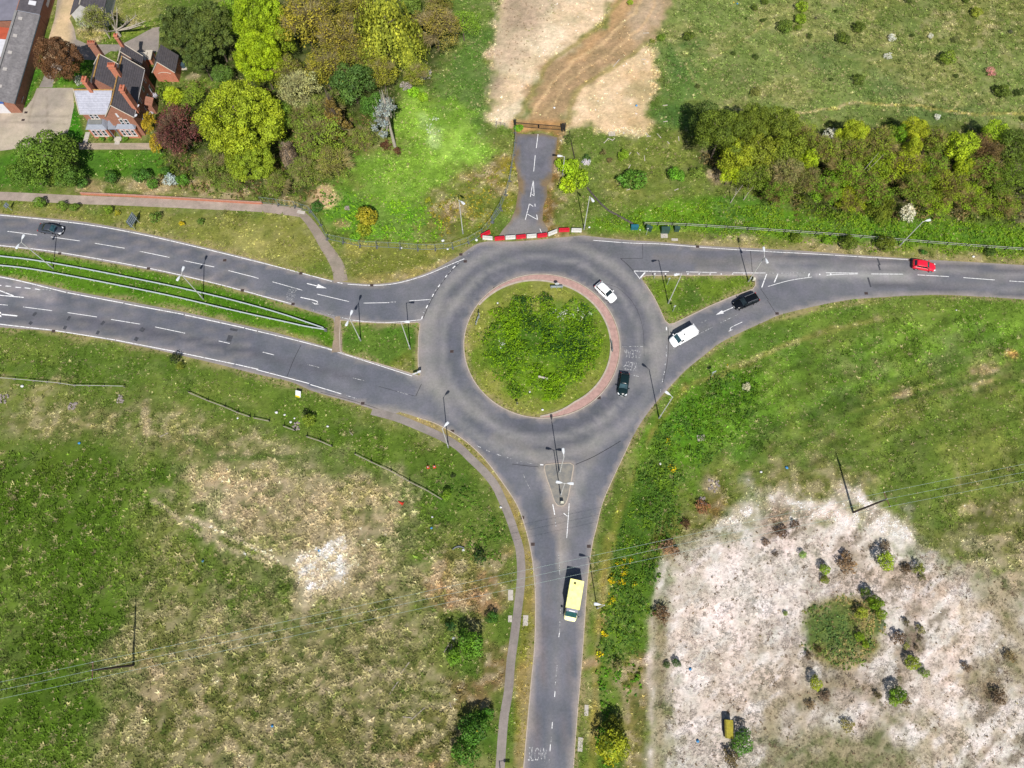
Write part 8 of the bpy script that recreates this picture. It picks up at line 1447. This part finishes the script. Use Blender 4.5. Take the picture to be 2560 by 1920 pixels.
SEST = DG([(1478, 870), (1560, 790), (1640, 800), (1640, 880), (1560, 980), (1500, 1020), (1470, 1060), (1440, 1200), (1400, 1330), (1380, 1420), (1290, 1460), (1296, 1380), (1318, 1240), (1345, 1100), (1370, 1020), (1415, 930)]); SEST2 = DG([(1290, 1460), (1390, 1420), (1400, 1500), (1360, 1520), (1330, 1480), (1290, 1680)])
WOOD = DG([(1500, 320), (2330, 300), (2330, 480), (1700, 470), (1570, 400)]); GARD = DG([(345, 170), (470, 180), (700, 200), (820, 270), (800, 320), (690, 430), (560, 440), (340, 405), (350, 330)])
leafy('undergrowth', 'nettles, brambles and low scrub under the trees and on the road banks', [(NORTH, 5.5, .2, .8, [(92, 126, 38), (114, 146, 36), (124, 152, 42), (100, 134, 46)], .25), (SEST, 5.5, .15, .8, [(66, 100, 34), (92, 124, 34), (78, 112, 44), (108, 138, 38)], .25), (SEST2, 4.0, .2, .8, [(66, 108, 36), (88, 134, 34), (110, 120, 50)], .34), (WOOD, 2.2, .3, 1.6, [(70, 84, 34), (100, 116, 38), (116, 104, 64), (88, 104, 36)], .40), (GARD, 2.2, .3, 1.3, [(74, 92, 38), (100, 120, 44), (118, 104, 66), (88, 112, 36)], .38),
      (DG([(690, 400), (800, 420), (880, 440), (960, 480), (930, 525), (860, 520), (740, 510), (690, 450)]), 2.6, .15, .6, [(100, 152, 38), (128, 172, 40), (84, 124, 44)], .32), (DG([(1000, 395), (1100, 340), (1092, 440), (1050, 495), (940, 510), (930, 440)]), 2.0, .1, .5, [(116, 134, 48), (150, 140, 50), (130, 116, 76)], .30), (DG([(930, 1010), (1000, 1030), (1085, 1125), (1105, 1220), (1060, 1228), (990, 1180), (940, 1100)]), 2.4, .1, .5, [(70, 106, 34), (92, 126, 44)], .30)], 4)
MOUND = DG([(1732, 1400), (1735, 1340), (1760, 1300), (1810, 1288), (1850, 1282), (1895, 1300), (1912, 1350), (1910, 1400), (1890, 1430), (1840, 1446), (1790, 1440), (1755, 1425)])
leafy('reed_mound', 'round flattened mound of green and straw reeds in the pale field', [(MOUND, 7, .1, .5, [(96, 120, 62), (172, 156, 100), (118, 134, 66), (96, 122, 66), (166, 150, 98)], .24)], 6)
SAND_L = DG([(1096, -60), (1230, -60), (1180, 60), (1085, 200), (1062, 200), (1072, 100)])
leafy('dead_tussocks', 'dark dead tussocks speckling the pale dry grass', [(PALE, .22, .12, .3, [(128, 108, 88), (140, 122, 100), (112, 96, 74), (130, 124, 84)], .20), (SAND_L, .5, .1, .22, [(150, 130, 108), (136, 120, 96), (130, 134, 80)], .20)], 12)
FLW = leafy('yellow_flowers', 'yellow flowering weeds along the south road bank', [(DG([(a-r_, b-r_), (a+r_, b-r_), (a+r_, b+r_), (a-r_, b+r_)]), 8, .6, 1.0, [(232, 196, 26), (214, 186, 30), (110, 138, 36)], .24) for a, b, r_ in ((1338, 1215, 12), (1352, 1232, 12), (1365, 1210, 9), (1322, 1255, 9), (1318, 1290, 10), (1320, 1300, 8), (1312, 1375, 11), (1298, 1416, 9), (1350, 1250, 14), (1380, 1262, 12), (1330, 1250, 10), (1300, 1590, 10), (1310, 1640, 11), (1372, 1150, 7), (1440, 955, 8), (1508, 796, 6), (1570, 785, 4), (1450, 1010, 9))], 8)
leafy('white_flowers', 'white cow parsley flowers on the island and in the clearing', [(E_(a, b, r1, r2), dn, .2, .6, [(228, 230, 218), (210, 218, 196), (110, 150, 60)], .22) for a, b, r1, r2, dn in ((1250, 680, 46, 16, 4), (1198, 668, 14, 14, 3), (1085, 735, 9, 18, 1.2), (936, 276, 16, 24, 1.5), (1010, 310, 30, 6, .6), (1025, 290, 30, 5, .5))], 9)
# ---------------------------------------------------------------- daylight and camera
w = bpy.data.worlds.new('World'); SC.world = w; w.use_nodes = True; t = w.node_tree; bg = t.nodes['Background']; sk = t.nodes.new('ShaderNodeTexSky'); sk.sky_type = 'NISHITA'; sk.sun_disc = False
el = math.asin(SUN_DIR.z); az = math.atan2(SUN_DIR.x, SUN_DIR.y)
sk.sun_elevation = el; sk.sun_rotation = az; t.links.new(sk.outputs[0], bg.inputs[0]); bg.inputs[1].default_value = SKY
sl = bpy.data.lights.new('sun', 'SUN'); sl.energy = SUN; sl.angle = math.radians(.5); sl.color = (1, .955, .89); so = bpy.data.objects.new('sun', sl); COL.objects.link(so); so.rotation_euler = SUN_DIR.to_track_quat('Z', 'Y').to_euler(); so.location = SUN_DIR*300
cam = bpy.data.cameras.new('camera'); cam.sensor_fit = 'HORIZONTAL'; cam.sensor_width = 36; cam.lens = 36*F/2560; cam.clip_end = 6000; co = bpy.data.objects.new('camera', cam); COL.objects.link(co); co.location = (0, 0, CAM_H); co.rotation_euler = (TH, 0, 0); SC.camera = co
vs_ = SC.view_settings; vs_.view_transform = 'Standard'; vs_.look = 'None'; vs_.exposure = EXPO; vs_.gamma = 1; vs_.use_curve_mapping = False
